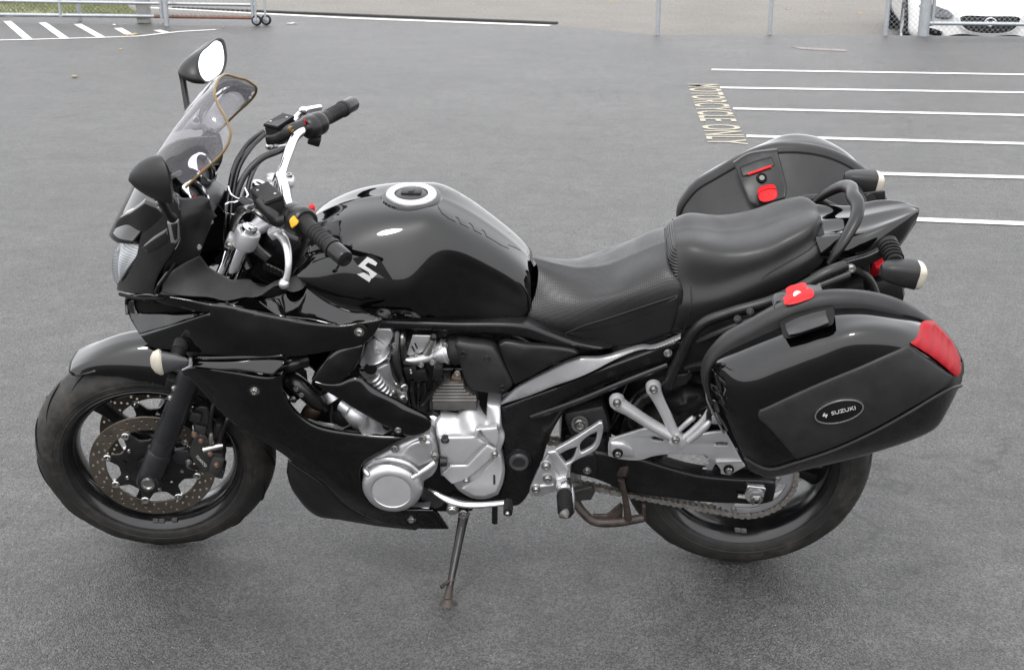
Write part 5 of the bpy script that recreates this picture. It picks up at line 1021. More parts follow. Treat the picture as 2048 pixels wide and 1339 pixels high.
part('axle_nut', lathe([(0, -.004), (.006, -.004), (.0075, .016), (.010, .017), (.0125, .012), (.0165, .010), (.019, .002), (.019, -.002)], (.0125,-.153,.2916), (0, -1, 0), 6), 'bolt', SWA)
part('axle_washer', lathe([(.010, .003), (.021, .003), (.022, -.001)], (.0094,-.152,.2975), (0, -1, 0), 24), 'alu', SWA)
part('adjuster_bolt', tube([(-.0301,-.145,.2902),(-.0119,-.145,.2877)], .006, 8, True, False), 'bolt', SWA)
part('chain_guard_bolt', bolt((-.0334,-.13,.2369), (0, -1, 0), .006), 'bolt', SWA)
# chain guard
cg = smoothloop([(-.3462,.4113),(-.3464,.4494),(-.3397,.4615),(-.3094,.4744),(-.2533,.493),(-.2223,.4838),(-.1826,.4781),(-.1346,.4778),(-.1001,.4848),(-.0698,.4863),(-.0487,.4382),(-.0204,.3867),(-.056,.36),(-.0763,.3635),(-.0786,.3774),(-.0989,.4018),(-.1198,.4185),(-.1795,.4207),(-.2365,.4132),(-.2714,.4005),(-.3158,.4019)], .006, 35)
s1h = smoothloop([(-.2486,.4662),(-.2391,.4696),(-.2168,.4614),(-.2187,.4559),(-.2422,.4609)], .004); s2h = smoothloop([(-.0996,.4509),(-.0894,.4565),(-.0666,.4552),(-.066,.4466),(-.0931,.4461)], .004)
CG = part('chain_guard', plate([cg, list(reversed(s1h)), list(reversed(s2h))], -.156, -.148, .002), 'alupaint')
part('guard_bulge', panel([(-.3443,-.162,.4245),(-.3443,-.162,.4554),(-.3094,-.166,.4562),(-.2913,-.166,.4403),(-.28,-.158,.4084),(-.3164,-.16,.4109)], (), .014, .008, .006, 35), 'alupaint', CG)
part('guard_bulge', panel([(-.117,-.16,.4291),(-.0546,-.166,.4362),(-.0274,-.164,.3998),(-.0582,-.162,.3729),(-.0761,-.162,.3765),(-.0749,-.164,.3879),(-.0275,-.164,.4009)], (), .012, .004, .006, 35), 'alupaint', CG) if False else None
part('guard_step', tube([(-.0906,-.156,.4026),(-.0646,-.158,.4056),(-.0318,-.158,.4073)], .006, 8), 'alupaint', CG)
for q in ((-.3247,-.168,.4281), (-.0594,-.16,.3797)): part('guard_washer', lathe([(.008, .001), (.0125, .001), (.0125, -.003)], q, (0, -1, 0), 18), 'seal', CG); part('guard_bolt', bolt(q, (0, -1, 0), .0085), 'bolt', CG)
# shock, hugger, inner fender
part('rear_shock', join(tube([(-.36, 0, .40), (-.38, 0, .75)], .04, 18, True, False), *[lathe([(.036, 0), (.045, .004), (.045, .012), (.036, .016)], (-.362 - .003 * k, 0, .46 + .035 * k), (-.05, 0, 1), 18) for k in range(6)]), 'blackmetal')
part('inner_mudguard', loft([[( -.30 + .02 * j, w, .60 + .10 * j ** .8) for j in range(1)] + [(RC.x + .37 * math.cos(a), w * 1.0, RC.z + .37 * math.sin(a)) for a in np.linspace(R(160), R(70), 9)] for w in (0, -.05, -.10, -.105)], 20, 10, True), 'satin', solid=.004)
part('under_seat_tray', join(rbox((-.12, 0, .70), (.46, .26, .14), ang('Y', -12), .03), rbox((.16, 0, .80), (.30, .2, .08), ang('Y', -14), .02)), 'satin')
part('brake_hose', tube([(-.2813,-.11,.4709),(-.292,-.12,.5099),(-.2716,-.12,.5474),(-.2507,-.12,.5687)], .016, 12), 'hose')
part('shock_linkage', join(tube([(-.4142,-.1,.4617),(-.415,-.14,.4919)], [.024, .02], 16, True, False), rbox((-.3968,-.1,.4837), (.10, .05, .08), ang('Y', -15), .012)), 'dirtymetal')
part('linkage_bolt', bolt((-.4151,-.145,.4932), (0, -1, 0), .012), 'bolt')
part('rear_hugger', panel([(-.2229,-.11,.5466),(-.1732,-.12,.5803),(-.1299,-.125,.5738),(-.1189,-.12,.5444),(-.1433,-.12,.5176),(-.1804,-.11,.4887),(-.2126,-.11,.515)], [(-.1739,-.145,.5605)], .02, .02, .009), 'satin')
# case rack
RK = part('case_rack', both(tube([(-.2163,-.17,.6212),(-.2085,-.175,.6612),(-.1923,-.18,.7086),(-.1737,-.185,.7643),(-.1479,-.19,.8024),(-.093,-.19,.8285),(-.0088,-.19,.8584),(.0529,-.188,.8916),(.1094,-.18,.9247),(.1481,-.165,.9353)], .0125, 14, True, True, 70)), 'blackmetal')
part('rack_tube', both(tube([(-.1592,-.19,.7546),(-.1021,-.2,.7898),(-.0497,-.2,.8159),(.0116,-.2,.8569),(.0724,-.2,.8923),(.1554,-.19,.9269)], .008, 10)), 'blackmetal', RK)
part('rack_tube', both(tube([(-.1794,-.18,.6782),(-.1511,-.2,.7007),(-.1205,-.22,.7138)], .007, 10)), 'blackmetal', RK)
part('rack_tube', both(tube([(.1493,-.16,.9326),(.2074,-.16,.8963),(.2367,-.18,.8076),(.2338,-.2,.7165)], .009, 10)), 'blackmetal', RK)
for q in ((-.0778,-.205,.8223), (-.0523,-.205,.8415)): part('rack_bolt', bolt(q, (-.2, -1, .5), .006), 'dirtymetal', RK)
part('rack_foot', panel([(-.233,-.178,.629),(-.2139,-.178,.6536),(-.1782,-.178,.6595),(-.1721,-.178,.6703),(-.1643,-.178,.6543),(-.1766,-.178,.6325),(-.2066,-.178,.6225),(-.2232,-.178,.6127)], (), .008, .002, .006, 40), 'blackmetal', RK)
# tail
tl1 = [(.1213,-.075,.9567),(.1746,-.075,.9496),(.2173,-.07,.9607),(.2805,-.06,.9756),(.3185,-.038,.9881),(.335,-.006,.9878)]
tl2 = [(.0935,-.085,.9821),(.1465,-.082,.9609),(.1975,-.076,.9623),(.2547,-.064,.981),(.3016,-.04,.9897),(.3339,-.006,.9871)]
tl0 = [((a[0] + b[0]) / 2, 0, (a[2] + b[2]) / 2 + d) for a, b, d in zip(tl1, tl2, (.010, .010, .010, .008, .005, .001))]
tl1 = [(a[0] * .5 + b[0] * .5, a[1] * .55, (a[2] + b[2]) / 2 + .004) for a, b in zip(tl1, tl2)]
tl3 = [(.0997,-.108,.9576),(.1466,-.104,.9277),(.1876,-.098,.9229),(.2434,-.082,.9313),(.2945,-.052,.9449),(.3337,-.008,.9856)]
tl4 = [(x - .004, y * .8, z - .03) for x, y, z in tl3]
def fwd(r): r = r[1:]; return [tuple(2 * np.array(r[0]) - np.array(r[1]))] + r
TL = part('tail_cowl', loft([fwd(r) for r in (tl0, tl1, tl2, tl3, tl4)], 40, 36, True), 'gloss', sharp=60)
gb = [(.1198,-.135,.9227),(.1358,-.13,.9513),(.1568,-.112,.9803),(.1786,-.08,1.0083),(.1869,-.04,1.0208),(.183,0,1.0226)]
gb2 = gb + [(x, -y, z) for x, y, z in reversed(gb[:-1])]
part('grab_rail', tube(gb2, [.008, .013, .0155, .0165, .0165, .0165, .0165, .0165, .0155, .013, .008], 16, True, True, 70, (1, .7)), 'satin')
part('tail_inner', join(rbox((.20, 0, .90), (.12, .16, .05), ang('Y', -14), .012)), 'satin', TL)
part('tail_light', panel([(.2277,-.1,.8697),(.2295,-.11,.9003),(.2515,-.1,.9139),(.2664,-.085,.891),(.2529,-.085,.8681)], [(.2407,-.112,.8953)], .03, .006, .006), 'redlens', TL, label='red tail light lens')
part('tail_light', panel([(.2643,-.09,.8583),(.2782,-.09,.8775),(.2947,-.08,.8531),(.2807,-.08,.8338)], (), .02, .004, .006), 'redlens', TL) if False else None
SFR = part('subframe_bracket', join(panel([(.0787,-.165,.9038),(.0967,-.165,.9164),(.1486,-.16,.9387),(.1959,-.155,.9524),(.2219,-.15,.9646),(.2329,-.15,.9464),(.2053,-.15,.9278),(.2154,-.15,.8659),(.2032,-.15,.8595),(.1906,-.152,.9226),(.1524,-.158,.9094),(.1002,-.163,.8869),(.0852,-.165,.8828)], (), .012, .003, .007, 40)), 'blackmetal')
part('number_plate_bracket', join(rbox((.19, 0, .875), (.17, .11, .07), ang('Y', -14), .012), rbox((.25, 0, .82), (.15, .15, .03), ang('Y', -20), .008), rbox((.27, 0, .76), (.02, .13, .10), ang('Y', 12), .006)), 'satin')
for q in ((.1232,-.168,.9146), (.1612,-.168,.9285)): part('bracket_screw', bolt(q, (0, -1, .2), .008), 'bolt', SFR)
part('bracket_peg', tube([(.0983,-.168,.897),(.1607,-.168,.915)], .005, 8, True, False), 'blackmetal', SFR)
# rear turn signals
def box_signal(c, sg, label):
    rows = [[(-.085, .030, .022), (-.04, .034, .026), (.0, .036, .030)], [(-.085, .0, .026), (-.04, .0, .031), (.0, .0, .036)]]
    V, F = [], []; prof = crv([(-.088, .010, .014), (-.078, .022, .022), (-.04, .030, .030), (0, .033, .034)], 8)
    for x, hy, hz in prof:
        for k in range(20):
            a = 2 * math.pi * k / 20; ca, sa = math.cos(a), math.sin(a)
            V.append((c[0] + x, c[1] + hy * math.copysign(abs(ca) ** .55, ca), c[2] + hz * math.copysign(abs(sa) ** .55, sa) + .02 * x * 0))
    for i in range(7):
        for k in range(20): F.append((i * 20 + k, i * 20 + (k + 1) % 20, (i + 1) * 20 + (k + 1) % 20, (i + 1) * 20 + k))
    F.append(tuple(range(20))); F.append(tuple(range(140, 160)))
    LV, LF_ = [], []
    for i, (dx, s) in enumerate(((.0, 1.0), (.010, .97), (.018, .85), (.023, .6), (.025, .2))):
        for k in range(20):
            a = 2 * math.pi * k / 20; ca, sa = math.cos(a), math.sin(a)
            LV.append((c[0] + dx + .001, c[1] + .032 * s * math.copysign(abs(ca) ** .55, ca), c[2] + .033 * s * math.copysign(abs(sa) ** .55, sa)))
    for i in range(4):
        for k in range(20): LF_.append((i * 20 + k, i * 20 + (k + 1) % 20, (i + 1) * 20 + (k + 1) % 20, (i + 1) * 20 + k))
    LF_.append(tuple(range(80, 100)))
    M_ = Matrix.Translation(c) @ Matrix.Rotation(R(8), 4, 'Y') @ Matrix.Scale(.84, 4) @ Matrix.Translation(-Vector(c))
    s = part('turn_signal', xf((V, F), M_), 'greyplastic', label=label); part('signal_lens', xf((LV, LF_), M_), 'signal', s); return s
ql = Vector((.2828,-.225,.9462)); S1 = box_signal(ql, -1, 'near rear turn signal with pale lens')
part('signal_boot', tube([ql + Vector((-.04, .02, .018)), ql + Vector((-.038, .055, .022)), ql + Vector((-.045, .085, .03))], [.017, .019, .022], 16), 'rubber', S1)
for k in range(5): part('boot_rib', lathe([(.018, 0), (.0215, .001), (.0215, .0035), (.018, .0045)], ql + Vector((-.040 - .001 * k, .030 + .010 * k, .020 + .002 * k)), (0, 1, .2), 18), 'rubber', S1)
qr = Vector((.2833,.225,.9497)); S2 = box_signal(qr, 1, 'far rear turn signal with pale lens')
part('signal_boot', tube([qr + Vector((-.05, -.03, -.01)), qr + Vector((-.05, -.07, -.012)), qr + Vector((-.055, -.11, -.015))], [.018, .02, .022], 16), 'rubber', S2)
part('signal_plate', rbox((.2629,.17,.9348), (.075, .008, .034), ang('Y', -8), .003), 'blackmetal', S2)
part('signal_plate_oval', lathe([(0, .002), (.012, .002), (.014, 0), (.014, -.004)], (.264,.165,.9372), (.1, -1, .2), 20), 'greyplastic', S2)
# ---- hard cases
base_o = [(-.1697,-.365,.7942),(-.1636,-.365,.8276),(-.1489,-.365,.8546),(-.1272,-.365,.8826),(-.0789,-.365,.9166),(-.0311,-.365,.9482),(.0167,-.365,.9728),(.0623,-.365,.986),(.1219,-.365,.9882),(.1849,-.365,.9781),(.2452,-.365,.9533),(.3012,-.365,.9141),(.3432,-.365,.8646),(.3677,-.365,.8201),(.3657,-.375,.7982),(.3528,-.385,.755),(.3248,-.39,.6949),(.287,-.39,.6687),(.2098,-.39,.635),(.0979,-.39,.5963),(.0132,-.39,.5682),(-.031,-.385,.5664),(-.0603,-.38,.5903),(-.1027,-.37,.6548),(-.143,-.365,.7216),(-.1633,-.365,.7593)]
rowA = [(-.1564,-.384,.8188),(-.1426,-.387,.8392),(-.1127,-.388,.862),(-.0308,-.39,.9096),(.0467,-.392,.9527),(.129,-.392,.9629),(.2063,-.392,.9488),(.2686,-.392,.9297),(.3207,-.392,.8833),(.3576,-.388,.8345)]
rowB = [(-.1599,-.384,.7941),(-.1437,-.422,.8359),(-.1035,-.438,.8705),(-.0266,-.445,.9147),(.0481,-.447,.9516),(.1243,-.447,.9674),(.1937,-.445,.9613),(.2546,-.44,.9385),(.3134,-.425,.8858),(.3553,-.402,.8337)]
rowC = [(-.1584,-.388,.7657),(-.1371,-.44,.8052),(-.1034,-.48,.8367),(-.0371,-.489,.8801),(.0435,-.493,.9267),(.1092,-.493,.9594),(.1856,-.487,.9568),(.2513,-.472,.9256),(.3136,-.447,.8759),(.3552,-.412,.8256)]
rowD = [(-.1385,-.393,.7114),(-.1125,-.462,.7441),(-.0669,-.5,.7527),(-.0023,-.511,.7942),(.0792,-.516,.8347),(.145,-.516,.8709),(.2012,-.51,.8795),(.256,-.497,.8695),(.3143,-.466,.8431),(.3546,-.422,.8078)]
rowE = [(-.0875,-.396,.6147),(-.0728,-.445,.6285),(-.0266,-.478,.6253),(.0261,-.493,.6554),(.1018,-.5,.696),(.1743,-.501,.7426),(.2387,-.496,.7877),(.2826,-.485,.8146),(.3206,-.462,.8215),(.3526,-.424,.8042)]
rowF = [(-.0684,-.394,.5778),(-.0467,-.418,.5668),(-.0047,-.43,.5673),(.0472,-.437,.5881),(.1375,-.44,.6194),(.212,-.44,.6466),(.2763,-.436,.673),(.3172,-.43,.6974),(.3356,-.425,.7381),(.3543,-.414,.7904)]
rowG = [(x, y * .90, z + .012) for x, y, z in rowF]
LID = loft([rowA, rowB, rowC, rowD, rowE, rowF, rowG], 70, 70, False)
LIDB = BVHTree.FromPolygons(LID[0], LID[1])
LIDV = np.array([p for p in LID[0] if p[1] < -.37])
def lid_y(Q, lift):
    Q = np.asarray(Q); out = []
    for q in Q:
        h = LIDB.ray_cast(Vector((q[0], -1, q[1])), Vector((0, 1, 0)))
        if h[0] is not None: out.append(h[0].y - lift / max(.35, abs(h[1].y))); continue
        d = (LIDV[:, 0] - q[0]) ** 2 + (LIDV[:, 2] - q[1]) ** 2; k = np.argsort(d)[:8]
        k = k[LIDV[k, 1] < LIDV[k, 1].min() + .03]; w = 1 / (d[k] + 2e-6); out.append((LIDV[k, 1] * w).sum() / w.sum() - lift)
    return np.array(out)
def lid_panel(out, lift, thick=.006, rnd=.004, step=.008, corner=40):
    """a panel that follows the lid: the skin is probed on a coarse net, then smoothed"""
    O = outline(out, .02, corner); P = [(p[0], p[2]) for p in O]; lo = np.min(P, 0); hi = np.max(P, 0)
    N = [(x, z) for x in np.linspace(lo[0], hi[0], 9)[1:-1] for z in np.linspace(lo[1], hi[1], 7)[1:-1]]
    y = lid_y(P + N, lift); f = tps(P + N, y)
    return panel(out, (), thick, rnd, step, corner, yfun=f)
def case_base():
    O = [(p[0], p[2]) for p in outline(base_o, .012, 60)]; n = len(O); zb = .575; xc = .11
    rings = []
    for w, kz, kx in ((.398, .955, .975), (.392, .985, .99), (.380, 1.0, 1.0), (.366, 1.0, 1.0), (.357, .985, .99), (.353, .965, .975), (.345, .950, .965), (.30, .855, .945), (.25, .745, .92), (.215, .665, .90), (.203, .62, .88), (.200, .55, .80)):
        rings.append([(xc + (x - xc) * kx, -w, zb + (z - zb) * (kz if z > zb else 1 - (1 - kx) * .5)) for x, z in O])
    V = [p for r in rings for p in r]; F = []
    for i in range(len(rings) - 1):
        for j in range(n): F.append((i * n + j, i * n + (j + 1) % n, (i + 1) * n + (j + 1) % n, (i + 1) * n + j))
    F.append(tuple(range(n - 1, -1, -1))); F.append(tuple(range((len(rings) - 1) * n, len(rings) * n)))
    return V, F
def hard_case(sg):
    f = (lambda m: m) if sg < 0 else flipy
    near_ = 'near' if sg < 0 else 'far'
    CS_ = part('side_case', f(case_base()), 'greyplastic', label=near_ + ' hard side case', sharp=40)
    part('case_lid', f(LID), 'gloss', CS_, sharp=60)
    part('lid_panel', f(lid_panel([(-.0653,-.497,.7765),(-.0633,-.5,.7862),(.0214,-.51,.8431),(.1076,-.51,.8921),(.1658,-.503,.921),(.2132,-.49,.9369),(.2631,-.49,.896),(.3247,-.465,.844),(.2445,-.5,.7997),(.1726,-.505,.7495),(.1003,-.503,.7018),(.0236,-.493,.6608),(-.0146,-.502,.7133),(-.043,-.502,.7477),(-.0635,-.497,.767)], .0045)), 'matte', CS_)
    if sg < 0: part('case_reflector', f(lid_panel([(.2594,-.43,.9461),(.2707,-.432,.9439),(.305,-.43,.914),(.3372,-.42,.8732),(.3511,-.412,.8478),(.3463,-.43,.8385),(.33,-.455,.8395),(.2976,-.475,.8734),(.2592,-.486,.908),(.2185,-.488,.9382),(.2398,-.475,.9431),(.25,-.455,.9448)], .006, .012, .004, .007)), 'redlens', CS_, label='red wedge reflector')
    if sg < 0:
        ha = [(-.025,-.424,.935),(-.0013,-.422,.9501),(.0375,-.422,.9643),(.0712,-.422,.9719),(.0784,-.424,.9703)]; hb = [(-.0236,-.47,.9338),(-.0046,-.474,.9394),(.0277,-.474,.952),(.0567,-.474,.9645),(.0674,-.47,.9672)]
        part('handle_recess', loft([[(x, y + .03, z - .004) for x, y, z in ha], ha, hb, [(x, y + .04, z - .006) for x, y, z in hb]], 30, 22, False), 'seal', CS_, sharp=30)
        hc = [(-.0167,-.442,.9401),(.0052,-.44,.9522),(.0347,-.44,.9641),(.0525,-.44,.9693),(.0593,-.442,.972)]; hd_ = [(-.0154,-.474,.9442),(.0028,-.478,.9519),(.0261,-.478,.9615),(.0463,-.478,.9703),(.0588,-.474,.973)]
        part('case_handle', loft([[(x, y + .012, z + .004) for x, y, z in hc], hc, hd_, [(x, y + .014, z - .004) for x, y, z in hd_]], 24, 20, False), 'greyplastic', CS_, sharp=30)
    em = Vector((.0901,-.525,.7982))
    a = R(18)
    def oval(rx, rz, n=40): return [(em.x + rx * math.cos(t) * math.cos(a) - rz * math.sin(t) * math.sin(a), em.z + rx * math.cos(t) * math.sin(a) + rz * math.sin(t) * math.cos(a)) for t in np.linspace(0, 2 * math.pi, n + 1)[:-1]]
    if sg < 0:
        ye = float(lid_y([(em.x, em.z)], .0045)[0])
        part('emblem', plate([oval(.0475, .0255)], ye + .004, ye - .0022, .001, 1), 'seal', CS_)
        part('emblem_ring', plate([oval(.0492, .0272), list(reversed(oval(.0458, .0240)))], ye + .004, ye - .0036, .0008, 1), 'polished', CS_)
        part('emblem_lettering', on_side(text_mesh('SUZUKI', .0125, .0005, 1.15, .95), (em.x + .0085, ye - .0028, em.z + .003), 18), 'offwhite', CS_)
        S = [(-.5, .12), (-.08, .5), (.12, .36), (-.12, .14), (.5, .14), (.5, -.02), (.08, -.5), (-.12, -.36), (.12, -.14), (-.5, -.14)]
        S = [(.0098 * x, .0135 * y, .0005) for x, y in S]
        part('emblem_mark', on_side((S, [tuple(range(len(S)))]), (em.x - .0265, ye - .0030, em.z - .0082), 18), 'offwhite', CS_, weld=False)
    # latch with red release buttons on the top of the case
    if sg < 0: part('case_latch', f(panel([(-.033,-.375,.95),(-.0286,-.362,.9477),(.0204,-.35,.9623),(.0651,-.348,.9751),(.0656,-.358,.9764),(.0629,-.38,.9772),(.045,-.385,.9763),(-.004,-.388,.9629),(-.0317,-.386,.9469)], (), .03, .004, .007, 40)), 'satin', CS_)
    if sg < 0: part('release_button', f(panel([(-.0143,-.388,.9657),(-.0074,-.385,.9699),(.011,-.383,.9769),(.0293,-.382,.9823),(.0421,-.382,.9846),(.0435,-.386,.9833),(.0392,-.39,.9798),(.0251,-.394,.975),(.0067,-.396,.9691),(-.0083,-.395,.9651),(-.0141,-.392,.9644)], (), .02, .004, .004, 80)), 'red', CS_)
    if sg < 0: part('release_button', f(panel([(-.0041,-.352,.9635),(-.0015,-.346,.9652),(.007,-.34,.9678),(.0278,-.336,.9713),(.0369,-.335,.9712),(.0397,-.338,.97),(.0349,-.343,.9691),(.0202,-.347,.9682),(.0056,-.352,.9651),(-.0009,-.355,.9623)], (), .02, .004, .004, 80)), 'red', CS_)
    if sg < 0: part('case_lock', f(lathe([(0, .003), (.006, .003), (.009, .002), (.0095, -.004)], (.0133,-.368,.9749), (0, -.6, .8), 18)), 'bolt', CS_)
    part('lid_seam', f(tube([(-.1624,-.38,.7903),(-.1568,-.387,.8207),(-.1429,-.389,.8404),(-.1132,-.391,.8638),(-.0314,-.393,.9114),(.0461,-.395,.9544),(.1283,-.395,.9646),(.2054,-.395,.9505),(.2677,-.395,.9315),(.3197,-.395,.8851),(.3566,-.391,.8364)], .0028, 8)), 'seal', CS_)
    part('lid_lip', f(tube([(x, y - .0015, z - .004) for x, y, z in rowE[1:]], .0042, 8, True, True, 60)), 'greyplastic', CS_)
    part('hinge_strip', f(tube([(-.1618,-.386,.7731),(-.1521,-.389,.7313),(-.1327,-.392,.6891),(-.1134,-.394,.6521)], .003, 8)), 'chrome', CS_)
    return CS_
CL = hard_case(-1); CR = hard_case(1)
SEAMO = [(p[0], p[2]) for p in outline(base_o, .012, 60)]
part('case_rim_groove', flipy(tube([(.11 + (x - .11) * .972, -.3525, .575 + (z - .575) * (.958 if z > .575 else 1)) for x, z in SEAMO + SEAMO[:1]], .0042, 8, False, True, 200)), 'seal', CR)
# inner slope of the far case: release panel with red catch
def far(pts, d): return [(x, y - d, z) for x, y, z in pts]
part('release_panel', panel([(-.0429,.325,.9606),(-.0041,.342,.9775),(.0637,.345,.988),(.0752,.315,.9519),(.0848,.287,.9163),(.0823,.27,.8968),(.0125,.245,.8834),(-.0069,.255,.8908),(-.0214,.287,.9155),(-.0292,.3,.9315)], (), .01, .003, .007, 35), 'satin', CR)
part('release_recess', panel(far([(-.0327,.322,.9546),(.0115,.335,.9732),(.0538,.338,.9766),(.0643,.322,.9574),(.049,.314,.9512),(-.0051,.303,.9356),(-.0249,.303,.9324)], .003), (), .003, .002, .007, 35), 'seal', CR)
part('release_flap', panel(far([(-.0269,.318,.952),(.0115,.328,.9641),(.0494,.333,.9735),(.0572,.32,.9583),(.0348,.313,.9516),(-.0055,.303,.94),(-.0212,.303,.9364)], .007), (), .004, .002, .007, 35), 'greyplastic', CR)
part('release_strip', tube([(-.0087,.292,.9397),(.0172,.297,.9473),(.0483,.303,.957)], .0032, 10), 'red', CR, label='thin red strip')
part('release_lock', lathe([(.0075, .0035), (.009, .005), (.0125, .003), (.0135, -.003)], (.0251,.286,.933), (0, -.7, .7), 22), 'seal', CR)
part('lock_face', lathe([(0, .003), (.0065, .003)], (.0251,.286,.933), (0, -.7, .7), 20), 'fins', CR)
part('release_catch', panel(far([(.0125,.268,.9157),(.0208,.275,.9213),(.049,.28,.9258),(.0562,.278,.9224),(.0573,.266,.9104),(.0483,.26,.9044),(.024,.254,.9013),(.014,.257,.9055)], .010), (), .02, .005, .005, 60), 'red', CR, label='red catch')
# ================================================================== SETTING
def sheet(name, pts, z, material, kind='structure'):
    V = [(p[0], p[1], z) for p in pts]
    me = bpy.data.meshes.new(name); me.from_pydata(V, [], [tuple(range(len(V)))]); me.materials.append(MT[material]); me.update()
    o = bpy.data.objects.new(name, me); C.objects.link(o); o['kind'] = kind; return o
def asphalt_mat():
    m, nt, b = mat('worn_asphalt'); v = coords(nt)
    big = noise(nt, v, .55, 5, .6); mid = noise(nt, v, 9, 7, .8); fine = noise(nt, v, 95, 3, .75); grit = noise(nt, v, 420, 2, .7)
    base = ramp(nt, big, [(.28, (.031, .0307, .0304)), (.72, (.044, .0435, .043))])
    mx = nd(nt, 'ShaderNodeMix', data_type='RGBA', blend_type='MULTIPLY'); mx.inputs[0].default_value = 1
    nt.links.new(base, mx.inputs[6]); nt.links.new(ramp(nt, mid, [(.32, .72), (.68, 1.26)]), mx.inputs[7])
    # packed stones: every cell its own tone
    st_ = nd(nt, 'ShaderNodeTexVoronoi'); st_.inputs['Scale'].default_value = 250; nt.links.new(v, st_.inputs['Vector'])
    sv = nd(nt, 'ShaderNodeSeparateColor'); nt.links.new(st_.outputs['Color'], sv.inputs[0])
    tone = nd(nt, 'ShaderNodeMath', operation='ADD'); nt.links.new(sv.outputs[1], tone.inputs[0])
    fs = nd(nt, 'ShaderNodeMath', operation='MULTIPLY'); fs.inputs[1].default_value = .9; nt.links.new(fine, fs.inputs[0]); nt.links.new(fs.outputs[0], tone.inputs[1])
    m2 = nd(nt, 'ShaderNodeMix', data_type='RGBA', blend_type='MULTIPLY'); m2.inputs[0].default_value = 1
    nt.links.new(mx.outputs[2], m2.inputs[6]); nt.links.new(ramp(nt, tone.outputs[0], [(.35, .55), (.90, .95), (1.0, 1.1), (1.35, 1.7)]), m2.inputs[7])
    # pale stones
    vo = nd(nt, 'ShaderNodeTexVoronoi'); vo.inputs['Scale'].default_value = 75; nt.links.new(v, vo.inputs['Vector'])
    sp = ramp(nt, vo.outputs['Distance'], [(.10, 1.0), (.17, 0.0)])
    rnd_ = nd(nt, 'ShaderNodeSeparateColor'); nt.links.new(vo.outputs['Color'], rnd_.inputs[0])
    gt = nd(nt, 'ShaderNodeMath', operation='GREATER_THAN'); gt.inputs[1].default_value = .90; nt.links.new(rnd_.outputs[0], gt.inputs[0])
    ml = nd(nt, 'ShaderNodeMath', operation='MULTIPLY'); nt.links.new(sp, ml.inputs[0]); nt.links.new(gt.outputs[0], ml.inputs[1])
    m3 = nd(nt, 'ShaderNodeMix', data_type='RGBA'); nt.links.new(ml.outputs[0], m3.inputs[0]); nt.links.new(m2.outputs[2], m3.inputs[6]); m3.inputs[7].default_value = (.20, .195, .19, 1)
    # long pale scuffs and fine cracks
    tc = coords(nt, (.8, 1.2, 1)); sc_ = noise(nt, tc, 2.6, 7, .75)
    m4 = nd(nt, 'ShaderNodeMix', data_type='RGBA', blend_type='MULTIPLY'); m4.inputs[0].default_value = 1
    nt.links.new(m3.outputs[2], m4.inputs[6]); nt.links.new(ramp(nt, sc_, [(.33, .84), (.67, 1.16)]), m4.inputs[7])
    wv = nd(nt, 'ShaderNodeMapping'); dn_ = nd(nt, 'ShaderNodeTexNoise'); dn_.inputs['Scale'].default_value = 1.2; dn_.inputs['Detail'].default_value = 5; nt.links.new(v, dn_.inputs['Vector'])
    ad = nd(nt, 'ShaderNodeVectorMath', operation='ADD'); nt.links.new(v, ad.inputs[0]); nt.links.new(dn_.outputs['Color'], ad.inputs[1])
    cr = nd(nt, 'ShaderNodeTexVoronoi', feature='DISTANCE_TO_EDGE'); cr.inputs['Scale'].default_value = .33; nt.links.new(ad.outputs[0], cr.inputs['Vector'])
    gap = noise(nt, v, .8, 4, .6)
    ck = ramp(nt, cr.outputs['Distance'], [(.0, .55), (.0030, 1.0)])
    gm = ramp(nt, gap, [(.43, 0.0), (.49, 1.0)])
    mk = nd(nt, 'ShaderNodeMath', operation='MAXIMUM'); nt.links.new(ck, mk.inputs[0]); nt.links.new(gm, mk.inputs[1])
    m5 = nd(nt, 'ShaderNodeMix', data_type='RGBA', blend_type='MULTIPLY'); m5.inputs[0].default_value = 1
    nt.links.new(m4.outputs[2], m5.inputs[6]); nt.links.new(mk.outputs[0], m5.inputs[7])
    # old drips and stains
    stn = ramp(nt, noise(nt, v, 3.1, 4, .55), [(.66, 1.0), (.74, .70)])
    m6 = nd(nt, 'ShaderNodeMix', data_type='RGBA', blend_type='MULTIPLY'); m6.inputs[0].default_value = 1
    nt.links.new(m5.outputs[2], m6.inputs[6]); nt.links.new(stn, m6.inputs[7])
    nt.links.new(m6.outputs[2], b.inputs['Base Color'])
    nt.links.new(ramp(nt, grit, [(.3, .38), (.7, .65)]), b.inputs['Roughness']); b.inputs['Specular IOR Level'].default_value = .24
    hm = nd(nt, 'ShaderNodeMath', operation='SUBTRACT'); nt.links.new(noise(nt, v, 60, 3, .6), hm.inputs[0]); nt.links.new(st_.outputs['Distance'], hm.inputs[1])
    bump(nt, b, hm.outputs[0], .6, .006); return m
MT['asphalt'] = asphalt_mat()
def road_mat():
    m, nt, b = mat('pale_chip_seal_road'); v = coords(nt)
    f = noise(nt, v, 22, 4, .85); g_ = noise(nt, v, .8, 5, .6)
    mx = nd(nt, 'ShaderNodeMix', data_type='RGBA', blend_type='MULTIPLY'); mx.inputs[0].default_value = 1
    nt.links.new(ramp(nt, g_, [(.3, (.082, .075, .067)), (.7, (.104, .096, .087))]), mx.inputs[6]); nt.links.new(ramp(nt, f, [(.3, .55), (.7, 1.5)]), mx.inputs[7])
    nt.links.new(mx.outputs[2], b.inputs['Base Color']); b.inputs['Roughness'].default_value = .9; bump(nt, b, f, .5, .008); return m
MT['road'] = road_mat()
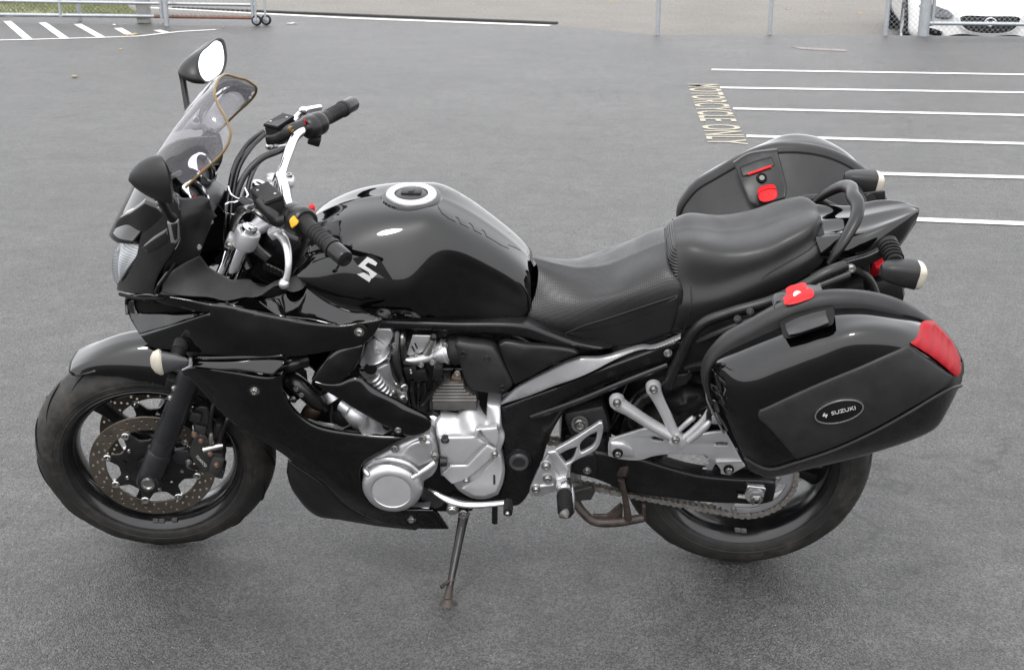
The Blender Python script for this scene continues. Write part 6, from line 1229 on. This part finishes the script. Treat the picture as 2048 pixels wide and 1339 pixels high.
def paint_mat(name, col, wear):
    m, nt, b = mat(name); v = coords(nt)
    n = noise(nt, v, 55, 5, .75); n2 = noise(nt, v, 4, 4, .6)
    ad = nd(nt, 'ShaderNodeMath', operation='ADD'); nt.links.new(n, ad.inputs[0]); nt.links.new(n2, ad.inputs[1])
    nt.links.new(ramp(nt, ad.outputs[0], [(wear, (.06, .059, .057)), (wear + .10, col)]), b.inputs['Base Color']); b.inputs['Roughness'].default_value = .75
    bump(nt, b, noise(nt, v, 190, 3, .7), .5, .004); return m
MT['linepaint'] = paint_mat('white_road_paint', (.44, .435, .42), .70); MT['yellowpaint'] = paint_mat('faded_yellow_paint', (.26, .235, .18), .76)
MT['galv'] = plain('galvanised_steel', (.26, .275, .29), .45, metal=.6, var=.12)
MT['rustpipe'] = plain('rusty_pipe', (.11, .05, .034), .7, var=.4)
MT['carwhite'] = plain('white_car_paint', (.6, .6, .6), .12, var=.02, rvar=.02, coat=.5)
MT['grass'] = plain('dry_grass', (.13, .14, .05), .9, var=.5, vscale=3)
MT['leaf'] = plain('fallen_leaf', (.30, .20, .07), .7, var=.3)
MT['concrete'] = plain('concrete', (.24, .235, .22), .85, var=.15, vscale=12, bscale=60, bdist=.002)
MT['grate'] = plain('iron_grate', (.13, .115, .11), .7, metal=.1, var=.3)
# the lot, the road beyond it and ground to the horizon
sheet('ground', [(-400, -400), (400, -400), (400, 400), (-400, 400)], -.012, 'asphalt') if False else None
far = [(-13.8047,14.5278),(-7.739,14.401),(-4.0278,13.3159),(-.5801,12.3201),(.5279,11.4417),(1.7443,11.5183),(2.9989,11.4609),(4.383,11.408),(8.3889,10.8004)]
def lot_sheet():
    pts = [(-60, -60), (60, -60)] + [(p[0], p[1]) for p in reversed(far)]
    return sheet('parking_lot', pts, 0, 'asphalt')
LOT = lot_sheet()
sheet('road', [(-400, -70), (400, -70), (400, 500), (-400, 500)], -.45, 'road')
MT['kerbshade'] = plain('shaded_asphalt_edge', (.02, .0195, .0195), .8, var=.3, vscale=20, bscale=90, bdist=.003)  # asphalt darkened to the tone it has in shade
BV = [(p[0], p[1], 0) for p in far] + [(p[0] * 1.01, p[1] + .9, -.46) for p in far]; nb = len(far)
bank = link('bank', (BV, [(i, i + 1, nb + i + 1, nb + i) for i in range(nb - 1)]), 'asphalt'); bank['kind'] = 'structure'
def strip(name, a, b, w, z, material, label=None):
    a, b = Vector((a[0], a[1], 0)), Vector((b[0], b[1], 0)); d = (b - a).normalized(); n = Vector((-d.y, d.x, 0)) * w / 2
    return sheet(name, [a - n, b - n, b + n, a + n], z, material)
# stall lines at the right
for a, b in (((.8485,8.842,0), (4.5221,8.5279,0)), ((.8121,7.8207,0), (4.132,7.5632,0)), ((.7991,6.8215,0), (3.7062,6.5105,0)), ((.7618,5.7474,-0), (3.2788,5.4536,0)), ((.7044,4.6737,0), (2.8829,4.4748,0)), ((.6635,3.6237,0), (2.443,3.387,0))):
    strip('parking_line', a, b, .08, .004, 'linepaint')
# MOTORCYCLE ONLY, read from the driving aisle
def ground_text(body, p0, p1, height, z, material):
    V, F = text_mesh(body, 1, 0, bold=.008, space=1.6); xs = [v[0] for v in V]; ys = [v[1] for v in V]
    p0, p1 = Vector(p0), Vector(p1); d = (p1 - p0); n = Vector((-d.y, d.x, 0)).normalized()
    out = [tuple(p0 + d * ((v[0] - min(xs)) / (max(xs) - min(xs))) + n * (height * (v[1] - min(ys)) / (max(ys) - min(ys))) + Vector((0, 0, z))) for v in V]
    me = bpy.data.meshes.new('pavement_lettering'); me.from_pydata(out, [], F); me.materials.append(MT[material]); me.update()
    o = bpy.data.objects.new('pavement_lettering', me); C.objects.link(o); o['kind'] = 'structure'; return o
ground_text('MOTORCYCLE ONLY', (.5614,7.9987,0), (.4793,5.4666,0), .26, .004, 'yellowpaint')
# hatched no-parking area and boundary lines at the left
for a, b in (((-6.924,12.5775,0), (-6.0273,10.8756,0)), ((-6.4511,12.4304,0), (-5.6559,10.9283,0)), ((-5.9933,12.286,0), (-5.3216,11.0676,0)), ((-5.4041,11.8996,0), (-5.0453,11.2076,0)), ((-4.914,11.7188,0), (-4.72,11.4427,0))):
    strip('hatch_stripe', a, b, .085, .004, 'linepaint')
hl = [(-6.5801,10.7335,0),(-5.9903,10.8338,0),(-5.3178,11.0239,0),(-4.9362,11.1659,0),(-4.6227,11.5845,0),(-4.2768,11.7829,0)]
for i in range(len(hl) - 1): strip('hatch_border', hl[i], hl[i + 1], .06, .0045 + .0005 * (i % 2), 'linepaint')
strip('boundary_line', (-5.7171,14.1883,0), (-2.9794,13.002,0), .10, .004, 'linepaint'); strip('boundary_line', (-2.9794,13.002,0), (-.6078,12.269,0), .12, .004, 'linepaint')
# low asphalt kerb; its colour holds the shade of the dark line beside the boundary
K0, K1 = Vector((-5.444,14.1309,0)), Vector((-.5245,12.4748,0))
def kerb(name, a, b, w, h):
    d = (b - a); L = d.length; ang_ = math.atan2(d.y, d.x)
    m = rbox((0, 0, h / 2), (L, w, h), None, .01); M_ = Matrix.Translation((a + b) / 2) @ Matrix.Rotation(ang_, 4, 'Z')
    o = link(name, xf(m, M_), 'kerbshade'); o['kind'] = 'structure'; return o
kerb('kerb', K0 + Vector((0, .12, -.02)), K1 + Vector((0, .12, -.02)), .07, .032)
# drain grate
gq = [Vector(q) for q in [(1.8007,10.4672,0),(2.2896,10.249,0),(2.2842,10.0989,0),(1.8579,10.2755,0)]]
DG = link('drain_grate', ([tuple(p + Vector((0, 0, .001))) for p in gq] + [tuple(p + Vector((0, 0, .004))) for p in gq], [(0, 1, 2, 3), (7, 6, 5, 4), (0, 4, 5, 1), (1, 5, 6, 2), (2, 6, 7, 3), (3, 7, 4, 0)]), 'grate'); tag(DG, 'rusty narrow drain grate set in the asphalt in front of the road', 'drain')
for k in range(14):
    t = (k + .5) / 14; a = gq[0].lerp(gq[1], t); b = gq[3].lerp(gq[2], t)
    o = link('bar', rbox((a + b) / 2 + Vector((0, 0, .004)), ((b - a).length * .9, .012, .003), Matrix.Rotation(math.atan2((b - a).y, (b - a).x), 3, 'Z'), .001), 'grate', DG)
# fallen leaves
LEAF = [((-4.6164,8.2418,0), 'lone yellow leaf on the asphalt at far left', .12), ((-5.059,11.2521,0), 'yellow leaf patch on the hatch border line', .2), ((-4.7747,10.0217,0), 'small pale leaf below the hatched stripes', .07), ((-3.5438,12.3475,0), 'pale leaf scrap right of the gate wheel', .16), ((-5.0242,12.2591,0), 'yellow leaf under the rolling gate', .08), ((-5.5217,12.145,0), 'white paper scrap among the hatch stripes', .07), ((-4.2407,11.9782,0), 'tiny pale leaf left of the gate wheel', .06), ((2.3383,14.0661,0), 'leftmost yellow leaf on the road', .09), ((2.7342,13.8328,0), 'middle pale leaf on the road', .08), ((3.1372,13.6648,-0), 'rightmost tan leaf on the road nearest the white car', .1), ((.1747,15.0588,0), 'yellow leaf at the top edge on the road', .09)]

for k, (q, lab, s) in enumerate(LEAF):
    n = 14; a0 = random.random() * 6; V = []; s = s * .55
    for j in range(n):
        a = 2 * math.pi * j / n; r = s * (.5 + .25 * math.cos(2 * a) + .08 * math.sin(5 * a + k))
        V.append((q[0] + r * math.cos(a + a0), q[1] + r * .8 * math.sin(a + a0), .008 + .010 * abs(math.sin(a * 1.5 + k))))
    V.append((q[0], q[1], .016)); F = [(j, (j + 1) % n, n) for j in range(n)]
    tag(link('fallen_leaf' if 'paper' not in lab else 'paper_scrap', (V, F), 'leaf' if k not in (3, 5) else 'linepaint', solid=.002), lab, 'leaf' if 'paper' not in lab else 'paper', 'leaves scattered on the ground' if 'paper' not in lab else None)

# ---- chain-link fabric: two families of bent wires between two ground points
def chain_link(a, b, z0, z1, cell=.055, r=.0016):
    a, b = Vector((a[0], a[1], 0)), Vector((b[0], b[1], 0)); L = (b - a).length; d = (b - a) / L; n = Vector((-d.y, d.x, 0)); H = z1 - z0; ms = []
    def wire(u0, v0, u1, v1, off):
        p = a + d * u0 + n * off + Vector((0, 0, z0 + v0)); q = a + d * u1 + n * off + Vector((0, 0, z0 + v1)); ms.append(tube([p, q], r, 4, False, False))
    k = -H
    while k < L:
        for sg in (1, -1):
            u0, v0, u1, v1 = (k, 0, k + H, H) if sg > 0 else (k, H, k + H, 0)
            if u0 < 0: t = -u0 / H; v0 = v0 + (v1 - v0) * t; u0 = 0
            if u1 > L: t = (L - u0) / (u1 - u0); v1 = v0 + (v1 - v0) * t; u1 = L
            if u1 - u0 > .01: wire(u0, v0, u1, v1, .0018 * sg)
        k += cell
    return join(*ms)
def pipe(p, q, r, n=14): return tube([p, q], r, n, True, False)
# rolling gate at the left
GA_, GB_ = Vector((-8.1999,12.5994,0)), Vector((-3.9151,12.2361,0)); gd = (GB_ - GA_).normalized()
GATE = tag(empty('rolling_gate', GB_), 'long galvanised rolling gate with chain link and a rusty bottom rail', 'gate')
def gpart(name, m, material, root):
    M_ = Matrix.Translation(-root.location); return link(name, xf(m, M_), material, root)
Z = Vector((0, 0, 1))
gm = Vector((-5.1221,12.3594,0))
gpart('bottom_rail', pipe(GA_ + Z * .085, gm + Z * .085, .021), 'galv', GATE)
gpart('bottom_rail', pipe(gm + Z * .085, GB_ + Z * .085, .021), 'rustpipe', GATE)['label'] = 'rusty stretch of the bottom rail'
gpart('middle_rail', pipe(GA_ + Z * .245, GB_ + Z * .225, .018), 'galv', GATE)
gpart('top_rail', pipe(GA_ + Z * 1.5, GB_ + Z * 1.5, .021), 'galv', GATE)
for q in ((-6.2316,12.4358,0), (-5.0216,12.3104,0), (-3.9605,12.235,0)):
    gpart('upright', pipe(Vector(q) + Z * .07, Vector(q) + Z * 1.52, .019), 'galv', GATE)
gpart('chain_link', chain_link(GA_, GB_, .09, 1.5), 'galv', GATE)['kind'] = 'stuff'
for q in ((-3.9099,12.1857,0), (-3.8131,12.2387,0)):
    w = gpart('gate_wheel', lathe([(.022, -.018), (.045, -.018), (.058, -.012), (.060, 0), (.058, .012), (.045, .018), (.022, .018)], Vector(q) + Z * .06, (gd.y, -gd.x, 0), 28), 'rubber', GATE)
    gpart('wheel_hub', lathe([(0, .024), (.012, .024), (.03, .020), (.038, .018)], Vector(q) + Z * .06, (gd.y, -gd.x, 0), 22), 'galv', GATE)
    gpart('wheel_fork', pipe(Vector(q) + Z * .06 + Vector((gd.y, -gd.x, 0)) * .028, Vector(q) + Z * .34 + Vector((gd.y, -gd.x, 0)) * .02, .012), 'galv', GATE)
# fence posts behind the gate and along the edge of the lot
def post(px_, r, h, label, name='fence_post', group=None, cap=True):
    q = Vector(px_); o = link(name, join(lathe([(0, h + r * .9), (r * .6, h + r * .75), (r * 1.08, h + r * .2), (r * 1.08, h - .01), (r, h - .012), (r, 0)], (0, 0, 0), (0, 0, 1), 18)), 'galv'); o.location = q; return tag(o, label, 'post', group)
post((-6.0903,12.6519,0), .026, 1.6, 'slim galvanised post behind the rolling gate at far left')
post((-4.9274,12.16,0), .030, 1.6, 'galvanised post standing against the rusty part of the rolling gate')
post((.5438,11.4421,0), .024, 1.9, 'leftmost lone post at the edge of the lot')
post((1.739,11.5182,0), .022, 1.9, 'middle lone post at the edge of the lot')
post((2.9514,11.4596,0), .024, 1.9, 'slim post left of the thick gate post by the white car')
post((3.3359,11.4251,0), .058, 2.0, 'thick galvanised gate post in front of the white car')
bp = link('concrete_post', rbox((0, 0, .7), (.15, .10, 1.4), None, .015), 'concrete'); bp.location = Vector((-5.2732,12.4598,0)); tag(bp, 'pale square concrete post behind the rolling gate', 'post')
# gate panel before the white car
RA, RB_ = Vector((3.42,11.4273,0)), Vector((6.1267,11.2363,0))
RGT = tag(empty('swing_gate', RA), 'galvanised chain-link gate panel in front of the white car', 'gate')
gpart('bottom_rail', pipe(RA + Z * .13, RB_ + Z * .13, .020), 'galv', RGT); gpart('top_rail', pipe(RA + Z * 1.7, RB_ + Z * 1.7, .020), 'galv', RGT)
gpart('hinge', pipe(RA + Z * .13 - Vector((.10, 0, 0)), RA + Z * .13, .026), 'galv', RGT)
gpart('chain_link', chain_link(RA, RB_, .03, 1.7), 'galv', RGT)['kind'] = 'stuff'
gpart('end_upright', pipe(RA + Z * .1, RA + Z * 1.7, .02), 'galv', RGT)
FA, FB = Vector((2.9567,11.4598,0)), Vector((3.3149,11.4245,0))
fp = link('fence', chain_link(FA, FB, .02, 1.8), 'galv'); tag(fp, 'narrow chain-link panel between slim post and thick gate post', 'fence')
# grass verge behind the gate
VG = [Vector(q) for q in [(-8.7088,13.0296,0),(-7.2256,13.1229,0),(-6.1399,13.1495,0),(-5.4905,13.1085,0),(-6.1169,14.4392,0),(-7.9003,14.8025,-0),(-9.7689,15.1833,0)]]
verge = sheet('verge', [(v.x, v.y) for v in VG], .006, 'grass')
rg = random.Random(3); gv, gf = [], []
for k in range(9000):
    u = rg.random(); w = rg.random(); a = VG[0].lerp(VG[3], u); b = VG[6].lerp(VG[4], u); p = a.lerp(b, w)
    if rg.random() < .25 * (1 + math.sin(p.x * 3 + p.y * 4)): continue
    h = .02 + .05 * rg.random(); t = rg.random() * 6.28; dx, dy = .006 * math.cos(t), .006 * math.sin(t); o = len(gv)
    gv += [(p.x - dx, p.y - dy, .006), (p.x + dx, p.y + dy, .006), (p.x + dy * 3 * rg.uniform(-1, 1), p.y + dx * 3 * rg.uniform(-1, 1), h)]; gf.append((o, o + 1, o + 2))
gr_ = link('grass', (gv, gf), 'grass', weld=False); tag(gr_, 'patchy dry grass behind the rolling gate', 'grass', None, 'stuff')
# ---- white car behind the gate
CARF = Vector((4.408,12.6912,-.1447)); HB_ = R(-9); HD = Vector((math.sin(HB_), -math.cos(HB_), 0))
CAR = tag(empty('parked_car', (CARF.x - HD.x * 2.2, CARF.y - HD.y * 2.2, -.45), (0, 0, math.atan2(HD.y, HD.x))), 'white sedan parked nose-on behind the chain-link gate', 'car')
def cpart(name, m, material, parent=None, **kw): return link(name, m, material, parent or CAR, **kw)
st = [(2.185, .02, .42, .44, .46), (2.18, .14, .26, .56, .60), (2.11, .42, .23, .60, .64), (2.02, .60, .20, .63, .67), (1.90, .75, .19, .66, .71), (1.78, .83, .18, .69, .76), (1.55, .87, .18, .74, .84), (1.15, .88, .18, .78, .92), (.75, .88, .18, .80, .96), (0, .88, .18, .82, .97), (-1.0, .88, .18, .84, .98), (-1.7, .86, .2, .84, .99), (-2.05, .80, .26, .80, .97), (-2.2, .66, .36, .72, .93)]
rows = []
for j in range(9):
    row = []
    for x, w, zb, zs, zt in st:
        prof = [(0, zb), (w * .8, zb), (w * .97, zb + .07), (w * 1.0, (zb + zs) * .5), (w * .985, zs - .04), (w * .955, zs + .02), (w * .80, zt - .012), (w * .45, zt), (0, zt + .012)]
        row.append((x, prof[j][0], prof[j][1]))
    rows.append(row)
cpart('body', loft(rows, 60, 40, True), 'carwhite', sharp=60)
cab = []
for j in range(6):
    row = []
    for x, w, zr in ((1.0, .74, .97), (.55, .70, 1.20), (.1, .63, 1.40), (-.5, .61, 1.44), (-1.1, .62, 1.38), (-1.7, .68, 1.15), (-2.0, .72, .99)):
        prof = [(w * 1.08, .94), (w * 1.04, .94 + (zr - .94) * .4), (w * .98, .94 + (zr - .94) * .8), (w * .85, zr - .01), (w * .45, zr + .005), (0, zr + .01)]
        row.append((x, prof[j][0], prof[j][1]))
    cab.append(row)
cpart('roof', loft(cab, 40, 24, True), 'carwhite', sharp=60)
MT['carglass'] = plain('car_glass', (.02, .024, .026), .05, var=.05, rvar=.01)
cpart('windscreen', loft([[(1.02, y, .975) for y in (-.68, -.35, 0, .35, .68)], [(.58, y * .93, 1.215) for y in (-.68, -.35, 0, .35, .68)], [(.16, y * .84, 1.405) for y in (-.68, -.35, 0, .35, .68)]], 20, 12, False), 'carglass')
def fx(y, z=.45): return 2.2 - .32 * (abs(y) / .80) ** 2.6 - max(0, z - .52) * .45
def fascia(pts, lift, name, material, thick=.03, parent=None):
    """a piece set on the curved nose: outline of (y, z)"""
    O = outline([(y, 0, z) for y, z in pts], .03, 40); lp = [Vector((p[0], p[2])) for p in O]; n = len(lp); ys = [p.x for p in lp]; zs = [p.y for p in lp]
    G_ = [Vector((y, z)) for y in np.arange(min(ys) + .02, max(ys), .04) for z in np.arange(min(zs) + .015, max(zs), .03)]
    vo, _, fo, _, _, _ = delaunay_2d_cdt(lp + G_, [], [list(range(n))], 1, 1e-6)
    V = [(fx(v.x, v.y) + lift, v.x, v.y) for v in vo]; k = len(V); V += [(x - thick, y, z) for x, y, z in V]
    F = [tuple(f) for f in fo] + [tuple(i + k for i in reversed(f)) for f in fo]; cnt = set()
    for f in fo:
        for i in range(len(f)): cnt.add((f[i], f[(i + 1) % len(f)]))
    F += [(b, a, a + k, b + k) for a, b in cnt if (b, a) not in cnt]
    return cpart(name, (V, F), material, parent)
gl_ = [(-.30, .52), (-.33, .50), (-.30, .42), (-.22, .36), (0, .335), (.22, .36), (.30, .42), (.33, .50), (.30, .52), (0, .525)]
GRL = fascia(gl_, .012, 'grille', 'seal', .05)
fascia([(y * 1.08, .43 + (z - .43) * 1.1) for y, z in gl_], .008, 'grille_surround', 'carwhite', .05)
for k in range(5):
    z = .375 + k * .03; hw = .24 + .06 * min(1, k / 3)
    cpart('grille_bar', tube([(fx(y, z) + .016, y, z) for y in np.linspace(-hw, hw, 13)], .005, 6, True, True, 24), 'greyplastic', GRL)
for y in np.linspace(-.26, .26, 14): cpart('grille_bar', tube([(fx(y, .37) + .015, y, .365 + .02 * (abs(y) > .2)), (fx(y, .5) + .015, y, .51)], .0035, 6, True, False), 'greyplastic', GRL)
MT['badge'] = plain('chrome_badge', (.75, .75, .76), .12, metal=1, var=.05)
ov = [(.062 * math.cos(t), .045 * math.sin(t)) for t in np.linspace(0, 2 * math.pi, 29)[:-1]]
cpart('badge_ring', tube([(fx(0, .455) + .026, y, .462 + z) for y, z in ov + ov[:1]], .006, 8, False, True, 60), 'badge', GRL)
cpart('badge_wing', tube([(fx(0, .455) + .028, y, .462 + z) for y, z in ((-.055, .012), (-.03, .006), (0, -.018), (.03, .006), (.055, .012))], .0055, 8, True, True, 24), 'badge', GRL)
fascia([(-.42, .29), (-.36, .25), (0, .235), (.36, .25), (.42, .29), (.30, .315), (0, .30), (-.30, .315)], .010, 'lower_intake', 'seal', .05)
fascia([(-.72, .30), (-.52, .27), (-.50, .33), (-.62, .36), (-.73, .35)], .010, 'side_intake', 'seal', .04); fascia([(.72, .30), (.52, .27), (.50, .33), (.62, .36), (.73, .35)], .010, 'side_intake', 'seal', .04)
for sg in (-1, 1):
    hp = [(sg * .40, .515), (sg * .47, .475), (sg * .60, .485), (sg * .72, .53), (sg * .775, .60), (sg * .70, .635), (sg * .55, .60), (sg * .44, .56)]
    H_ = fascia(hp if sg > 0 else list(reversed(hp)), .010, 'headlight', 'dial', .05)
    for y, z in ((.52, .535), (.64, .565)):
        cpart('lamp_bowl', lathe([(0, 0), (.02, .004), (.036, .02), (.040, .034)], (fx(y, z) - .012, sg * y, z), (1, sg * .3, .15), 18), 'chrome', H_)
    fascia([(y, z) for y, z in hp] if sg > 0 else list(reversed(hp)), .030, 'headlight_lens', 'clear', .006, H_)
    for x in (1.32, -1.30):
        w = cpart('wheel', lathe([(.19, .10), (.27, .11), (.305, .09), (.315, .05), (.315, -.05), (.305, -.09), (.27, -.10), (.19, -.09)], (x, sg * .79, .315), (0, sg, 0), 36), 'rubber')
        cpart('wheel_arch', lathe([(.30, .025), (.345, .03), (.36, .0)], (x, sg * .855, .33), (0, sg, 0), 30), 'seal', w)
        cpart('rim', lathe([(0, .09), (.05, .095), (.07, .08), (.17, .085), (.20, .105), (.205, .08)], (x, sg * .79, .315), (0, sg, 0), 30), 'alupaint', w)
        for k in range(5):
            a = 2 * math.pi * k / 5; cpart('rim_opening', lathe([(0, .0905), (.032, .0900), (.034, .088)], (x + .125 * math.cos(a), sg * .79, .315 + .125 * math.sin(a)), (0, sg, 0), 12), 'seal', w)
    cpart('door_line', tube([(.95, sg * .885, .30), (.98, sg * .884, .60), (.92, sg * .85, .90)], .003, 6), 'seal')
    cpart('wing_mirror', rbox((.80, sg * .96, 1.0), (.12, .16, .11), None, .03, 3), 'carwhite')
    cpart('side_window', loft([[(x, sg * (w * 1.075), .955) for x, w in ((.82, .735), (.1, .64), (-.6, .62), (-1.35, .64))], [(x, sg * (w * 1.0), 1.30) for x, w in ((.28, .655), (.0, .63), (-.6, .615), (-1.15, .625))]], 16, 6, False), 'carglass', solid=.01)
